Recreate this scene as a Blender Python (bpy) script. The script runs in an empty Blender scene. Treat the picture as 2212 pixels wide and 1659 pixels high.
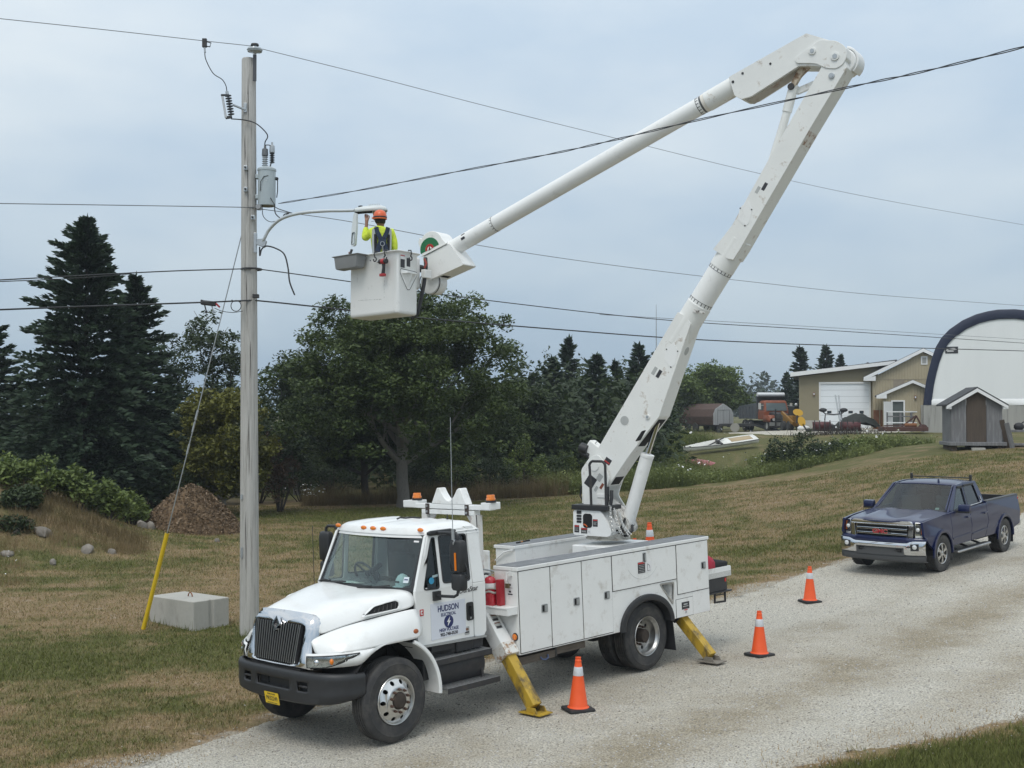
import bpy, bmesh, math, random
import numpy as np
from mathutils import Matrix, Vector, Euler, noise
from mathutils.geometry import tessellate_polygon
random.seed(7); rng = np.random.default_rng(7)
R = math.radians; PI = math.pi
SC = bpy.context.scene; COL = SC.collection

# ------------------------------------------------------------------ camera
cam = bpy.data.cameras.new('camera'); cam.lens = 42.68; cam.sensor_width = 36; cam.clip_start = .1; cam.clip_end = 3000
camo = bpy.data.objects.new('camera', cam); COL.objects.link(camo)
camo.location = (0, 0, 4); camo.rotation_euler = (R(90 + 1.345), 0, 0); SC.camera = camo

# ------------------------------------------------------------------ sky: overcast summer haze over a Nishita sky
SUN_EL, SUN_AZ = R(58), R(200)          # soft sun behind cloud, behind the photographer and a little to the left
world = bpy.data.worlds.new('World'); SC.world = world; world.use_nodes = True
wn, wl = world.node_tree.nodes, world.node_tree.links; wn.clear()
def wnode(t, **k):
    n = wn.new(t)
    for a, b in k.items(): setattr(n, a, b)
    return n
out = wnode('ShaderNodeOutputWorld'); bg = wnode('ShaderNodeBackground'); bg.inputs['Strength'].default_value = .1
sky = wnode('ShaderNodeTexSky', sky_type='NISHITA', sun_disc=False, sun_elevation=SUN_EL, sun_rotation=SUN_AZ, air_density=1.2, dust_density=3)
tc = wnode('ShaderNodeTexCoord'); sep = wnode('ShaderNodeSeparateXYZ'); wl.new(tc.outputs['Generated'], sep.inputs[0])
ramp = wnode('ShaderNodeValToRGB'); wl.new(sep.outputs['Z'], ramp.inputs[0])
els = ramp.color_ramp.elements
def sky_at(z): k = 1 - math.exp(-1.9*z); return tuple(h + (t-h)*k for h, t in ((3.25, 11.4), (4.4, 12.1), (5.55, 12.4))) + (1,)
els[0].position = 0; els[0].color = sky_at(0); els[1].position = 1; els[1].color = sky_at(1)
for p in (.04, .09, .15, .22, .3, .4, .52, .66, .82): e = els.new(p); e.color = sky_at(p)
mp = wnode('ShaderNodeMapping'); mp.inputs['Scale'].default_value = (1.6, 1.6, 4.2); mp.inputs['Location'].default_value = (.35, .2, .15); wl.new(tc.outputs['Generated'], mp.inputs[0])
nz = wnode('ShaderNodeTexNoise'); nz.inputs['Scale'].default_value = 2.1; nz.inputs['Detail'].default_value = 5; nz.inputs['Roughness'].default_value = .48; wl.new(mp.outputs[0], nz.inputs['Vector'])
cr = wnode('ShaderNodeMapRange'); cr.inputs['From Min'].default_value = .36; cr.inputs['From Max'].default_value = .64; cr.inputs['To Min'].default_value = .87; cr.inputs['To Max'].default_value = 1.11; wl.new(nz.outputs['Fac'], cr.inputs['Value'])
cr.clamp = True; cr.inputs['To Min'].default_value = 0; cr.inputs['To Max'].default_value = 1; tn = wnode('ShaderNodeMix', data_type='RGBA'); tn.inputs[6].default_value = (.83, .885, .95, 1); tn.inputs[7].default_value = (1.14, 1.10, 1.06, 1); wl.new(cr.outputs[0], tn.inputs[0])
mul = wnode('ShaderNodeVectorMath', operation='MULTIPLY'); wl.new(ramp.outputs[0], mul.inputs[0]); wl.new(tn.outputs[2], mul.inputs[1])
mx = wnode('ShaderNodeMix', data_type='RGBA'); mx.inputs['Factor'].default_value = .9; wl.new(sky.outputs[0], mx.inputs[6]); wl.new(mul.outputs[0], mx.inputs[7])
wl.new(mx.outputs[2], bg.inputs[0]); wl.new(bg.outputs[0], out.inputs[0])

# ------------------------------------------------------------------ sun behind the cloud
sl = bpy.data.lights.new('sun', 'SUN'); sl.energy = 1.2; sl.angle = R(24); sl.color = (1, .965, .91)
so = bpy.data.objects.new('sun', sl); COL.objects.link(so); so.location = (0, 0, 60)
sd = Vector((math.sin(SUN_AZ) * math.cos(SUN_EL), math.cos(SUN_AZ) * math.cos(SUN_EL), math.sin(SUN_EL)))
so.rotation_euler = (-sd).to_track_quat('-Z', 'Y').to_euler()
SC.view_settings.view_transform = 'Standard'; SC.view_settings.look = 'None'; SC.view_settings.gamma = 1
SC.view_settings.exposure = .12; SC.view_settings.use_curve_mapping = False
SC.render.engine = 'CYCLES'; SC.cycles.max_bounces = 8; SC.cycles.transparent_max_bounces = 24; SC.cycles.volume_bounces = 0

# ------------------------------------------------------------------ helpers: points
KX = 1.85172 / 4855.92
def PX(px, y): return (px - 1106) * KX * y                    # photo column at a distance y -> metres right of the camera
def PZ(py, y): return 4 + y * (1650 - 1.85172 * py) / 4855.92  # photo row at a distance y -> height
def P3(px, py, y): return Vector((PX(px, y), y, PZ(py, y)))

# ------------------------------------------------------------------ helpers: meshes
class MB:
    def __init__(s): s.v = []; s.f = []; s.m = []; s.cm = 0; s.M = None
    def add(s, vs, fs, M=None):
        b = len(s.v); MM = s.M
        if M is not None: MM = MM @ M if MM is not None else M
        if MM is not None: vs = [MM @ Vector(p) for p in vs]
        s.v.extend(tuple(p) for p in vs)
        for f in fs: s.f.append(tuple(i + b for i in f)); s.m.append(s.cm)
        return s
    def box(s, x0, x1, y0, y1, z0, z1, M=None):
        return s.add([(x0,y0,z0),(x1,y0,z0),(x1,y1,z0),(x0,y1,z0),(x0,y0,z1),(x1,y0,z1),(x1,y1,z1),(x0,y1,z1)],
                     [(0,3,2,1),(4,5,6,7),(0,1,5,4),(1,2,6,5),(2,3,7,6),(3,0,4,7)], M)
    def bar(s, a, b, w, h, up=(0,0,1)):                       # rectangular bar from a to b
        a = Vector(a); b = Vector(b); d = (b - a); L = d.length; d.normalize(); u = Vector(up)
        sd = d.cross(u)
        if sd.length < 1e-4: sd = d.cross(Vector((1,0,0)))
        sd.normalize(); u = sd.cross(d)
        M = Matrix((( *[d[0], sd[0], u[0]], a[0]), (d[1], sd[1], u[1], a[1]), (d[2], sd[2], u[2], a[2]), (0,0,0,1)))
        return s.box(0, L, -w/2, w/2, -h/2, h/2, M)
    def tube(s, pts, r, n=10, cap=True):
        pts = [Vector(p) for p in pts]; k = len(pts); rs = r if isinstance(r, (list, tuple)) else [r] * k
        vs = []; up = None
        for i, p in enumerate(pts):
            t = (pts[min(i+1, k-1)] - pts[max(i-1, 0)]).normalized()
            if up is None:
                up = Vector((0,0,1)) if abs(t.z) < .9 else Vector((1,0,0))
            x = (up - t * up.dot(t))
            if x.length < 1e-5: x = t.orthogonal()
            x.normalize(); y = t.cross(x); up = x
            for j in range(n):
                a = 2*PI*j/n; vs.append(p + (x*math.cos(a) + y*math.sin(a)) * rs[i])
        fs = []
        for i in range(k-1):
            for j in range(n):
                q = (j+1) % n; fs.append((i*n+j, i*n+q, (i+1)*n+q, (i+1)*n+j))
        if cap: fs.append(tuple(range(n-1, -1, -1))); fs.append(tuple((k-1)*n + j for j in range(n)))
        return s.add(vs, fs)
    def cyl(s, a, b, r, r1=None, n=16, cap=True): return s.tube([a, b], [r, r if r1 is None else r1], n, cap)
    def lathe(s, prof, n=24, M=None, cap=True):               # (radius, height) about local Z
        vs = []; fs = []; k = len(prof)
        for (r, z) in prof:
            for j in range(n): a = 2*PI*j/n; vs.append((r*math.cos(a), r*math.sin(a), z))
        for i in range(k-1):
            for j in range(n):
                q = (j+1) % n; fs.append((i*n+j, i*n+q, (i+1)*n+q, (i+1)*n+j))
        if cap:
            if prof[0][0] > 1e-5: fs.append(tuple(range(n-1, -1, -1)))
            if prof[-1][0] > 1e-5: fs.append(tuple((k-1)*n + j for j in range(n)))
        return s.add(vs, fs, M)
    def loft(s, secs, closed=True, cap=True, M=None):
        n = len(secs[0]); k = len(secs); vs = [p for sec in secs for p in sec]; fs = []
        for i in range(k-1):
            for j in range(n if closed else n-1):
                q = (j+1) % n; fs.append((i*n+j, i*n+q, (i+1)*n+q, (i+1)*n+j))
        if cap and closed: fs.append(tuple(range(n-1, -1, -1))); fs.append(tuple((k-1)*n + j for j in range(n)))
        return s.add(vs, fs, M)
    def plate(s, outer, holes=(), t0=0., t1=.02, fn=None, M=None):   # polygon with holes, given depth; fn(a, b, t) -> point
        fn = fn or (lambda a, b, t: (a, t, b))
        loops = [list(outer)] + [list(h) for h in holes]
        tri = tessellate_polygon([[Vector((p[0], p[1], 0)) for p in l] for l in loops])
        flat = [p for l in loops for p in l]; n = len(flat)
        vs = [fn(p[0], p[1], t0) for p in flat] + [fn(p[0], p[1], t1) for p in flat]
        fs = [tuple(t) for t in tri] + [tuple(i + n for i in reversed(t)) for t in tri]
        b = 0
        for l in loops:
            m = len(l)
            for j in range(m): q = (j+1) % m; fs.append((b+j, b+n+j, b+n+q, b+q))
            b += m
        return s.add(vs, fs, M)
    def sphere(s, c, r, n=12, sq=(1,1,1), M=None):
        k = max(4, n//2); vs = []; fs = []
        for i in range(k+1):
            t = PI*i/k
            for j in range(n): a = 2*PI*j/n; vs.append((c[0]+r*sq[0]*math.sin(t)*math.cos(a), c[1]+r*sq[1]*math.sin(t)*math.sin(a), c[2]+r*sq[2]*math.cos(t)))
        for i in range(k):
            for j in range(n): q = (j+1) % n; fs.append((i*n+j, (i+1)*n+j, (i+1)*n+q, i*n+q))
        return s.add(vs, fs, M)
    def mesh(s, name, mats, smooth=32):
        me = bpy.data.meshes.new(name); me.from_pydata(s.v, [], s.f)
        for m in (mats if isinstance(mats, (list, tuple)) else [mats]): me.materials.append(m)
        if any(s.m): me.polygons.foreach_set('material_index', s.m)
        bm = bmesh.new(); bm.from_mesh(me); bmesh.ops.remove_doubles(bm, verts=bm.verts, dist=1e-5); bmesh.ops.recalc_face_normals(bm, faces=bm.faces); bm.to_mesh(me); bm.free()
        if smooth:
            me.polygons.foreach_set('use_smooth', [True] * len(me.polygons)); me.set_sharp_from_angle(angle=R(smooth))
        return me
    def build(s, name, mats, parent=None, smooth=32, bevel=0, seg=2, sub=0, label=None):
        o = bpy.data.objects.new(name, s.mesh(name, mats, smooth)); COL.objects.link(o)
        if parent is not None: o.parent = parent
        if sub:
            md = o.modifiers.new('sub', 'SUBSURF'); md.levels = sub; md.render_levels = sub
        if bevel:
            md = o.modifiers.new('bev', 'BEVEL'); md.width = bevel; md.segments = seg; md.limit_method = 'ANGLE'; md.angle_limit = R(40); md.harden_normals = False
        if label: o['label'] = label
        return o
def npmesh(name, V, F, mat, parent=None, smooth=False, attr=None):   # large meshes from numpy arrays
    me = bpy.data.meshes.new(name); n, k = F.shape
    me.vertices.add(len(V)); me.vertices.foreach_set('co', np.ascontiguousarray(V, np.float32).ravel())
    me.loops.add(n*k); me.loops.foreach_set('vertex_index', np.ascontiguousarray(F, np.int32).ravel())
    me.polygons.add(n); me.polygons.foreach_set('loop_start', np.arange(0, n*k, k, dtype=np.int32))
    try: me.polygons.foreach_set('loop_total', np.full(n, k, np.int32))
    except Exception: pass
    me.update(calc_edges=True)
    if smooth: me.polygons.foreach_set('use_smooth', np.ones(n, bool))
    if attr is not None:
        a = me.attributes.new('tint', 'FLOAT', 'POINT'); a.data.foreach_set('value', np.ascontiguousarray(attr, np.float32))
    me.materials.append(mat)
    o = bpy.data.objects.new(name, me); COL.objects.link(o)
    if parent is not None: o.parent = parent
    return o
def tag(o, label=None, cat=None, group=None, kind=None):
    if label: o['label'] = label
    if cat: o['category'] = cat
    if group: o['group'] = group
    if kind: o['kind'] = kind
    return o
def thing(name, label, cat, loc=(0,0,0), rz=0, group=None):
    o = bpy.data.objects.new(name, None); COL.objects.link(o); o.location = loc; o.rotation_euler = (0, 0, rz); o.empty_display_size = .2
    return tag(o, label, cat, group)
def dup(root, loc=None, rot=None, label=None, scale=None):
    def cp(o, par):
        c = o.copy(); COL.objects.link(c)
        if par is not None: c.parent = par
        for ch in o.children: cp(ch, c)
        return c
    r = cp(root, None)
    if loc is not None: r.location = loc
    if rot is not None: r.rotation_euler = rot
    if scale is not None: r.scale = scale
    if label: r['label'] = label
    return r
def child(me, name, parent, M=None):                          # another part sharing mesh data
    o = bpy.data.objects.new(name, me); COL.objects.link(o); o.parent = parent
    if M is not None: o.matrix_local = M
    return o
def text(body, size, M, name, mat, parent, sx=1., bold=0., align='CENTER', depth=.001):
    cu = bpy.data.curves.new(name, 'FONT'); cu.body = body; cu.size = size; cu.align_x = align; cu.align_y = 'CENTER'; cu.extrude = depth; cu.offset = bold; cu.resolution_u = 3
    t = bpy.data.objects.new(name, cu); COL.objects.link(t); bpy.context.view_layer.update()
    me = bpy.data.meshes.new_from_object(t.evaluated_get(bpy.context.evaluated_depsgraph_get())); bpy.data.objects.remove(t)
    me.transform(M @ Matrix.Diagonal((sx, 1, 1, 1))); me.materials.clear(); me.materials.append(mat); me.name = name
    o = bpy.data.objects.new(name, me); COL.objects.link(o); o.parent = parent
    return o
def frame(o, x, y):                                           # matrix from origin and two axes
    x = Vector(x).normalized(); y = Vector(y); y = (y - x*y.dot(x)).normalized(); z = x.cross(y); o = Vector(o)
    return Matrix(((x[0],y[0],z[0],o[0]),(x[1],y[1],z[1],o[1]),(x[2],y[2],z[2],o[2]),(0,0,0,1)))
def rrect(x0, x1, y0, y1, r, n=4):                            # rounded rectangle outline
    p = []
    for cx, cy, a0 in ((x1-r, y0+r, -90), (x1-r, y1-r, 0), (x0+r, y1-r, 90), (x0+r, y0+r, 180)):
        for i in range(n+1): a = R(a0 + 90*i/n); p.append((cx + r*math.cos(a), cy + r*math.sin(a)))
    return p
def circ(cx, cy, r, n=16, ry=None): return [(cx + r*math.cos(2*PI*i/n), cy + (ry or r)*math.sin(2*PI*i/n)) for i in range(n)]
def rpoly(pts, r, n=3):                                       # polygon with rounded corners
    o = []; k = len(pts)
    for i in range(k):
        a, b, c = Vector(pts[i-1]), Vector(pts[i]), Vector(pts[(i+1) % k])
        d1 = (a-b); d2 = (c-b); rr = min(r, d1.length*.45, d2.length*.45); p = b + d1.normalized()*rr; q = b + d2.normalized()*rr
        for j in range(n+1):
            t = j/n; s = p*(1-t)**2 + b*2*t*(1-t) + q*t*t; o.append((s.x, s.y))
    return o

# ------------------------------------------------------------------ helpers: materials
def mat(name, col, rough=.5, metal=0., var=0., vscale=6., dirt=None, dirt_amt=0., dscale=3., bump=0., bscale=40., coat=0., stretch=None, spec=.5, dlo=.52, dhi=.7, emit=None):
    m = bpy.data.materials.new(name); m.use_nodes = True; nt = m.node_tree; n, l = nt.nodes, nt.links
    b = n['Principled BSDF']; b.inputs['Roughness'].default_value = rough; b.inputs['Metallic'].default_value = metal
    b.inputs['Base Color'].default_value = (*col, 1); b.inputs['Coat Weight'].default_value = coat; b.inputs['Specular IOR Level'].default_value = spec
    if coat: b.inputs['Coat Roughness'].default_value = .06
    src = None
    if var or dirt or bump:
        t = n.new('ShaderNodeTexCoord'); mpn = n.new('ShaderNodeMapping'); l.new(t.outputs['Object'], mpn.inputs[0])
        if stretch: mpn.inputs['Scale'].default_value = stretch
    if var:
        nn = n.new('ShaderNodeTexNoise'); nn.inputs['Scale'].default_value = vscale; nn.inputs['Detail'].default_value = 6; nn.inputs['Roughness'].default_value = .65; l.new(mpn.outputs[0], nn.inputs[0])
        mr = n.new('ShaderNodeMapRange'); mr.inputs[1].default_value = .25; mr.inputs[2].default_value = .75; mr.inputs[3].default_value = 1-var; mr.inputs[4].default_value = 1+var; l.new(nn.outputs[0], mr.inputs[0])
        sc = n.new('ShaderNodeVectorMath'); sc.operation = 'SCALE'; sc.inputs[0].default_value = col; l.new(mr.outputs[0], sc.inputs['Scale']); src = sc.outputs[0]
    if dirt:
        nn = n.new('ShaderNodeTexNoise'); nn.inputs['Scale'].default_value = dscale; nn.inputs['Detail'].default_value = 9; nn.inputs['Roughness'].default_value = .7; l.new(mpn.outputs[0], nn.inputs[0])
        mr = n.new('ShaderNodeMapRange'); mr.inputs[1].default_value = dlo; mr.inputs[2].default_value = dhi; mr.inputs[3].default_value = 0; mr.inputs[4].default_value = dirt_amt; l.new(nn.outputs[0], mr.inputs[0])
        mm = n.new('ShaderNodeMix'); mm.data_type = 'RGBA'; mm.inputs[6].default_value = (*col, 1); mm.inputs[7].default_value = (*dirt, 1); l.new(mr.outputs[0], mm.inputs[0])
        if src: l.new(src, mm.inputs[6])
        src = mm.outputs[2]
    if src: l.new(src, b.inputs['Base Color'])
    if bump:
        nn = n.new('ShaderNodeTexNoise'); nn.inputs['Scale'].default_value = bscale; nn.inputs['Detail'].default_value = 5; l.new(mpn.outputs[0], nn.inputs[0])
        bp = n.new('ShaderNodeBump'); bp.inputs['Strength'].default_value = bump; bp.inputs['Distance'].default_value = .02; l.new(nn.outputs[0], bp.inputs['Height']); l.new(bp.outputs[0], b.inputs['Normal'])
    if emit: b.inputs['Emission Color'].default_value = (*col, 1); b.inputs['Emission Strength'].default_value = emit
    return m
def glass(name, tint=(.55,.62,.62), gl=1.):                     # thin pane: tinted see-through with Schlick reflection on both sides
    m = bpy.data.materials.new(name); m.use_nodes = True; nt = m.node_tree; n, l = nt.nodes, nt.links; n.clear()
    o = n.new('ShaderNodeOutputMaterial'); mx = n.new('ShaderNodeMixShader'); tr = n.new('ShaderNodeBsdfTransparent'); g = n.new('ShaderNodeBsdfGlossy'); lw = n.new('ShaderNodeLayerWeight'); pw = n.new('ShaderNodeMath'); ma = n.new('ShaderNodeMath')
    tr.inputs[0].default_value = (*tint, 1); g.inputs['Roughness'].default_value = .02; g.inputs[0].default_value = (gl, gl, gl, 1); lw.inputs[0].default_value = .5
    pw.operation = 'POWER'; pw.inputs[1].default_value = 4.; ma.operation = 'MULTIPLY_ADD'; ma.inputs[1].default_value = .9; ma.inputs[2].default_value = .045
    l.new(lw.outputs['Facing'], pw.inputs[0]); l.new(pw.outputs[0], ma.inputs[0]); l.new(ma.outputs[0], mx.inputs[0]); l.new(tr.outputs[0], mx.inputs[1]); l.new(g.outputs[0], mx.inputs[2]); l.new(mx.outputs[0], o.inputs[0])
    return m
WHITE = mat('white_paint', (.80,.81,.80), .32, var=.03, vscale=2, dirt=(.5,.48,.44), dirt_amt=.28, dscale=2.2, coat=.3)
BODYW = mat('worn_white_paint', (.78,.785,.77), .42, var=.04, vscale=3, dirt=(.40,.36,.30), dirt_amt=.6, dscale=3.2, coat=.1, dlo=.54)
BOOMW = mat('boom_white_paint', (.77,.775,.75), .45, var=.05, vscale=2.5, dirt=(.30,.21,.13), dirt_amt=.8, dscale=5, dlo=.58, dhi=.70)
GELW = mat('fibreglass_white', (.80,.805,.79), .4, var=.03, vscale=1.5, dirt=(.40,.38,.35), dirt_amt=.35, dscale=4.5, dlo=.58)
RUSTY = mat('rust', (.22,.09,.04), .85, var=.3, vscale=12, bump=.3)
BLACKP = mat('black_plastic', (.022,.023,.025), .5, var=.15, vscale=8)
BLACKM = mat('black_metal', (.03,.03,.032), .55, var=.3, vscale=8, dirt=(.12,.1,.08), dirt_amt=.35)
DARK = mat('dark_void', (.008,.008,.009), .8)
RUBBER = mat('tyre_rubber', (.035,.035,.036), .78, var=.2, vscale=5, dirt=(.13,.12,.105), dirt_amt=.55, dscale=4, dlo=.45)
CHROME = mat('chrome', (.66,.67,.69), .06, 1.)
ALU = mat('aluminium', (.62,.62,.61), .28, 1., var=.12, vscale=6)
STEEL = mat('galvanised_steel', (.46,.48,.49), .42, .8, var=.15, vscale=8)
GREYT = mat('grey_nonslip_top', (.17,.18,.19), .85, var=.18, vscale=6, dirt=(.32,.31,.29), dirt_amt=.4)
AMBER = mat('amber_lens', (.75,.2,.015), .18, coat=.5)
REDL = mat('red_lens', (.5,.02,.02), .2, coat=.5)
LENS = mat('clear_lens', (.72,.74,.75), .12, .3, coat=1.)
GLASS = glass('windscreen_glass', (.84,.91,.89)); GLASSD = glass('cab_shade_glass', (.45,.5,.5))
YELLOW = mat('worn_yellow_paint', (.46,.30,.03), .5, var=.12, vscale=7, dirt=(.07,.055,.035), dirt_amt=.85, dscale=4, stretch=(1,1,.45), dlo=.5, dhi=.62)
NAVY = mat('navy_ink', (.018,.028,.12), .4); INK = mat('dark_ink', (.03,.03,.035), .5); WINK = mat('white_ink', (.75,.75,.75), .5); REDI = mat('red_ink', (.5,.04,.04), .5)
MAGNET = mat('magnet_sheet', (.66,.69,.76), .3, var=.02)
DECALG = mat('grey_decal', (.42,.43,.42), .5, var=.1)
# ================================================================== TERRAIN
TM = Matrix(((-.7020464, .7111259, -.0378257, -2.2785516), (-.7117085, -.7024691, .0028655, 16.1895596), (-.0245337, .0289325, .9992802, -.1715644), (0,0,0,1)))   # truck frame: x ahead, y to its left
def tw(x, y, z): return TM @ Vector((x, y, z))
CT = [tuple(tw(a, b, -.03)) for a in (1.6, -.5, -2.6, -5, -7.4) for b in (-1.5, 1.5)] + [tuple(tw(-2.6, 1.92, -.03)), tuple(tw(-7.09, 2.2, -.02)), tuple(tw(-12.2, -.07, 0))]
CT += [(PX(2022,26.83), 26.83, .515), (PX(2156,29.5), 29.5, .635), (8.3, 28.2, .48), (11.4, 31.4, .66), (-6.7,24,-.16), (-4.95,23,-.18), (-6,14.5,-.28), (-12,20,-.25), (3,13,.08), (6.4,15,.1), (0,8,-.1),
  (-14,33,.1), (-10.5,39,.1), (PX(560,50),50,.02), (PX(900,50),50,.06), (PX(1180,52),52,.33), (PX(1450,52),52,.66), (PX(1700,52),52,1.1), (PX(1900,52),52,1.8), (PX(2000,55),55,2.35), (PX(2110,53),53,2.4), (PX(2300,53),53,2.55),
  (PX(2150,38),38,1.45), (PX(2212,36),36,1.1), (PX(1700,40),40,.62), (PX(1400,40),40,.3), (PX(1557,75),75,1.62), (PX(1300,72),72,.9), (PX(1640,84),84,2.2), (PX(1800,90),90,2.72), (PX(1600,105),105,2.25), (PX(2010,85),85,2.55), (PX(2200,84),84,2.7),
  (PX(1500,112),112,2.2), (PX(2000,93),93,2.8), (PX(1780,68),68,1.85), (PX(1600,62),62,1.05), (-30,60,.4), (-16,52,.1), (0,70,.3), (10,70,.6), (-60,110,1), (60,60,3.6), (60,120,3), (-120,300,2), (0,300,2.5), (120,300,3), (20,150,2.2), (-40,30,.3), (40,20,1.2), (-40,5,0), (40,0,.6)]
CT = np.array(CT, float); CT[:, 2] -= 0
def _phi(r2): return np.where(r2 > 1e-9, .5*r2*np.log(np.maximum(r2, 1e-9)), 0)
def _fit(C, lam=.05):
    n = len(C); xy = C[:, :2]/20; d = ((xy[:, None]-xy[None])**2).sum(-1); A = np.zeros((n+3, n+3)); A[:n, :n] = _phi(d) + lam*np.eye(n)*.02
    A[:n, n] = 1; A[:n, n+1:] = xy; A[n, :n] = 1; A[n+1:, :n] = xy.T
    return xy, np.linalg.solve(A, np.r_[C[:, 2], 0, 0, 0])
_XY, _W = _fit(CT)
_lat = rng.random((256, 256))
def vnoise(x, y, s):
    x = np.asarray(x, float)*s + 100; y = np.asarray(y, float)*s + 100; i = np.floor(x).astype(int); j = np.floor(y).astype(int); u = x-i; v = y-j; u = u*u*(3-2*u); v = v*v*(3-2*v)
    g = lambda a, b: _lat[a % 256, b % 256]
    return (g(i,j)*(1-u)+g(i+1,j)*u)*(1-v) + (g(i,j+1)*(1-u)+g(i+1,j+1)*u)*v
def fbm(x, y, s, o=4):
    t = 0; a = .5; k = 0
    for q in range(o): t = t + a*vnoise(x+17*q, y-9*q, s); k += a; a *= .5; s *= 2.1
    return t/k
def TH(x, y):                                                  # terrain height
    x = np.asarray(x, float); y = np.asarray(y, float); sh = x.shape; p = np.stack([x.ravel(), y.ravel()], -1)/20
    p[:, 0] = np.clip(p[:, 0], -8, 8); p[:, 1] = np.clip(p[:, 1], 0, 16)
    o = np.zeros(len(p))
    for k in range(0, len(p), 20000):
        q = p[k:k+20000]; d = ((q[:, None]-_XY[None])**2).sum(-1); o[k:k+20000] = _phi(d) @ _W[:-3] + _W[-3] + q @ _W[-2:]
    o = o.reshape(sh)
    far = np.clip((y-14)/20, 0, 1); o = o + (fbm(x, y, .35, 3)-.5)*.10*far
    # the earth bank at the left edge
    ex = (x + 16.2)/3.9; ey = (y - 36)/3.0; o = o + 1.95*np.exp(-(np.abs(ex)**2.6 + np.abs(ey)**2.4)) * (1 + .25*(fbm(x, y, .9, 3)-.5))
    return o
def th(x, y): return float(TH(np.array([x]), np.array([y]))[0])
LE = np.array([(-9.5,11.2),(-6.3,13.2),(-4.9,14.35),(-4.17,15.5),(-3.5,16.6),(-1.6,19),(1.5,22.6),(4.5,25.9),(6.2,27.5),(8.1,29.3),(11.2,32.2),(15.2,36),(25,46),(36,58)], float)
RE = np.array([(-5,7.6),(-1.5,9.9),(1.2,12.0),(2.5,12.95),(3.0,13.3),(3.95,13.95),(4.9,14.5),(6.5,15.5),(8,16.7),(10,18.4),(14,22),(20,28),(31,39),(43,51)], float)
def _sd(P, E):                                                 # signed distance to an edge polyline, + on its left looking along it
    best = np.full(len(P), 1e9); sg = np.ones(len(P))
    for a, b in zip(E[:-1], E[1:]):
        d = b-a; t = np.clip(((P-a)@d)/(d@d), 0, 1); q = P-(a+t[:, None]*d); r = np.hypot(q[:, 0], q[:, 1]); c = d[0]*q[:, 1]-d[1]*q[:, 0]; m = r < best; best = np.where(m, r, best); sg = np.where(m, np.sign(c), sg)
    return best*sg
def edge_noise(x, y): return (fbm(x, y, .8, 4)-.5)*1.0 + (fbm(x, y, 4, 3)-.5)*.7
def road_in(x, y):                                             # >0 inside the gravel road
    P = np.stack([x, y], -1); return np.minimum(-_sd(P, LE), _sd(P, RE))
def green(x, y):                                               # 0 dry brown ... 1 fresh green
    g = .45 + (fbm(x*.6, y*1.0, .35, 4)-.5)*.9 + (fbm(x*.7, y*1.2, 1.7, 4)-.5)*1.2 + (fbm(x*.8, y*1.2, 6, 3)-.5)*.8
    G = lambda cx, cy, sx, sy, a: a*np.exp(-((x-cx)/sx)**2 - ((y-cy)/sy)**2)
    g = g + G(-8,20.9,4.5,1.5,.55) + G(-5.6,22.6,1.6,1.2,.4) + G(-4,46.5,6.5,3.2,.6) + G(-12,32.5,4,2.5,.25) + G(6,13,3.6,2.2,.75) + G(-9,25.8,5,1.6,-.3) + G(-7,16.8,4,1.6,-.25) + G(9,33,6,2.5,.2) + G(16,47,6,3,.2) + G(3,30,3,3,.1) + G(12,44,9,3,-.15)
    g = g + np.where(y > 53, .35, 0)*np.clip((y-53)/8, 0, 1)
    e = road_in(x, y) + edge_noise(x, y)*1.3; g = np.clip(g, .24, 1); return np.where(y < 60, g*np.clip(-e/.55+.1, 0, 1), g)

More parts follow.
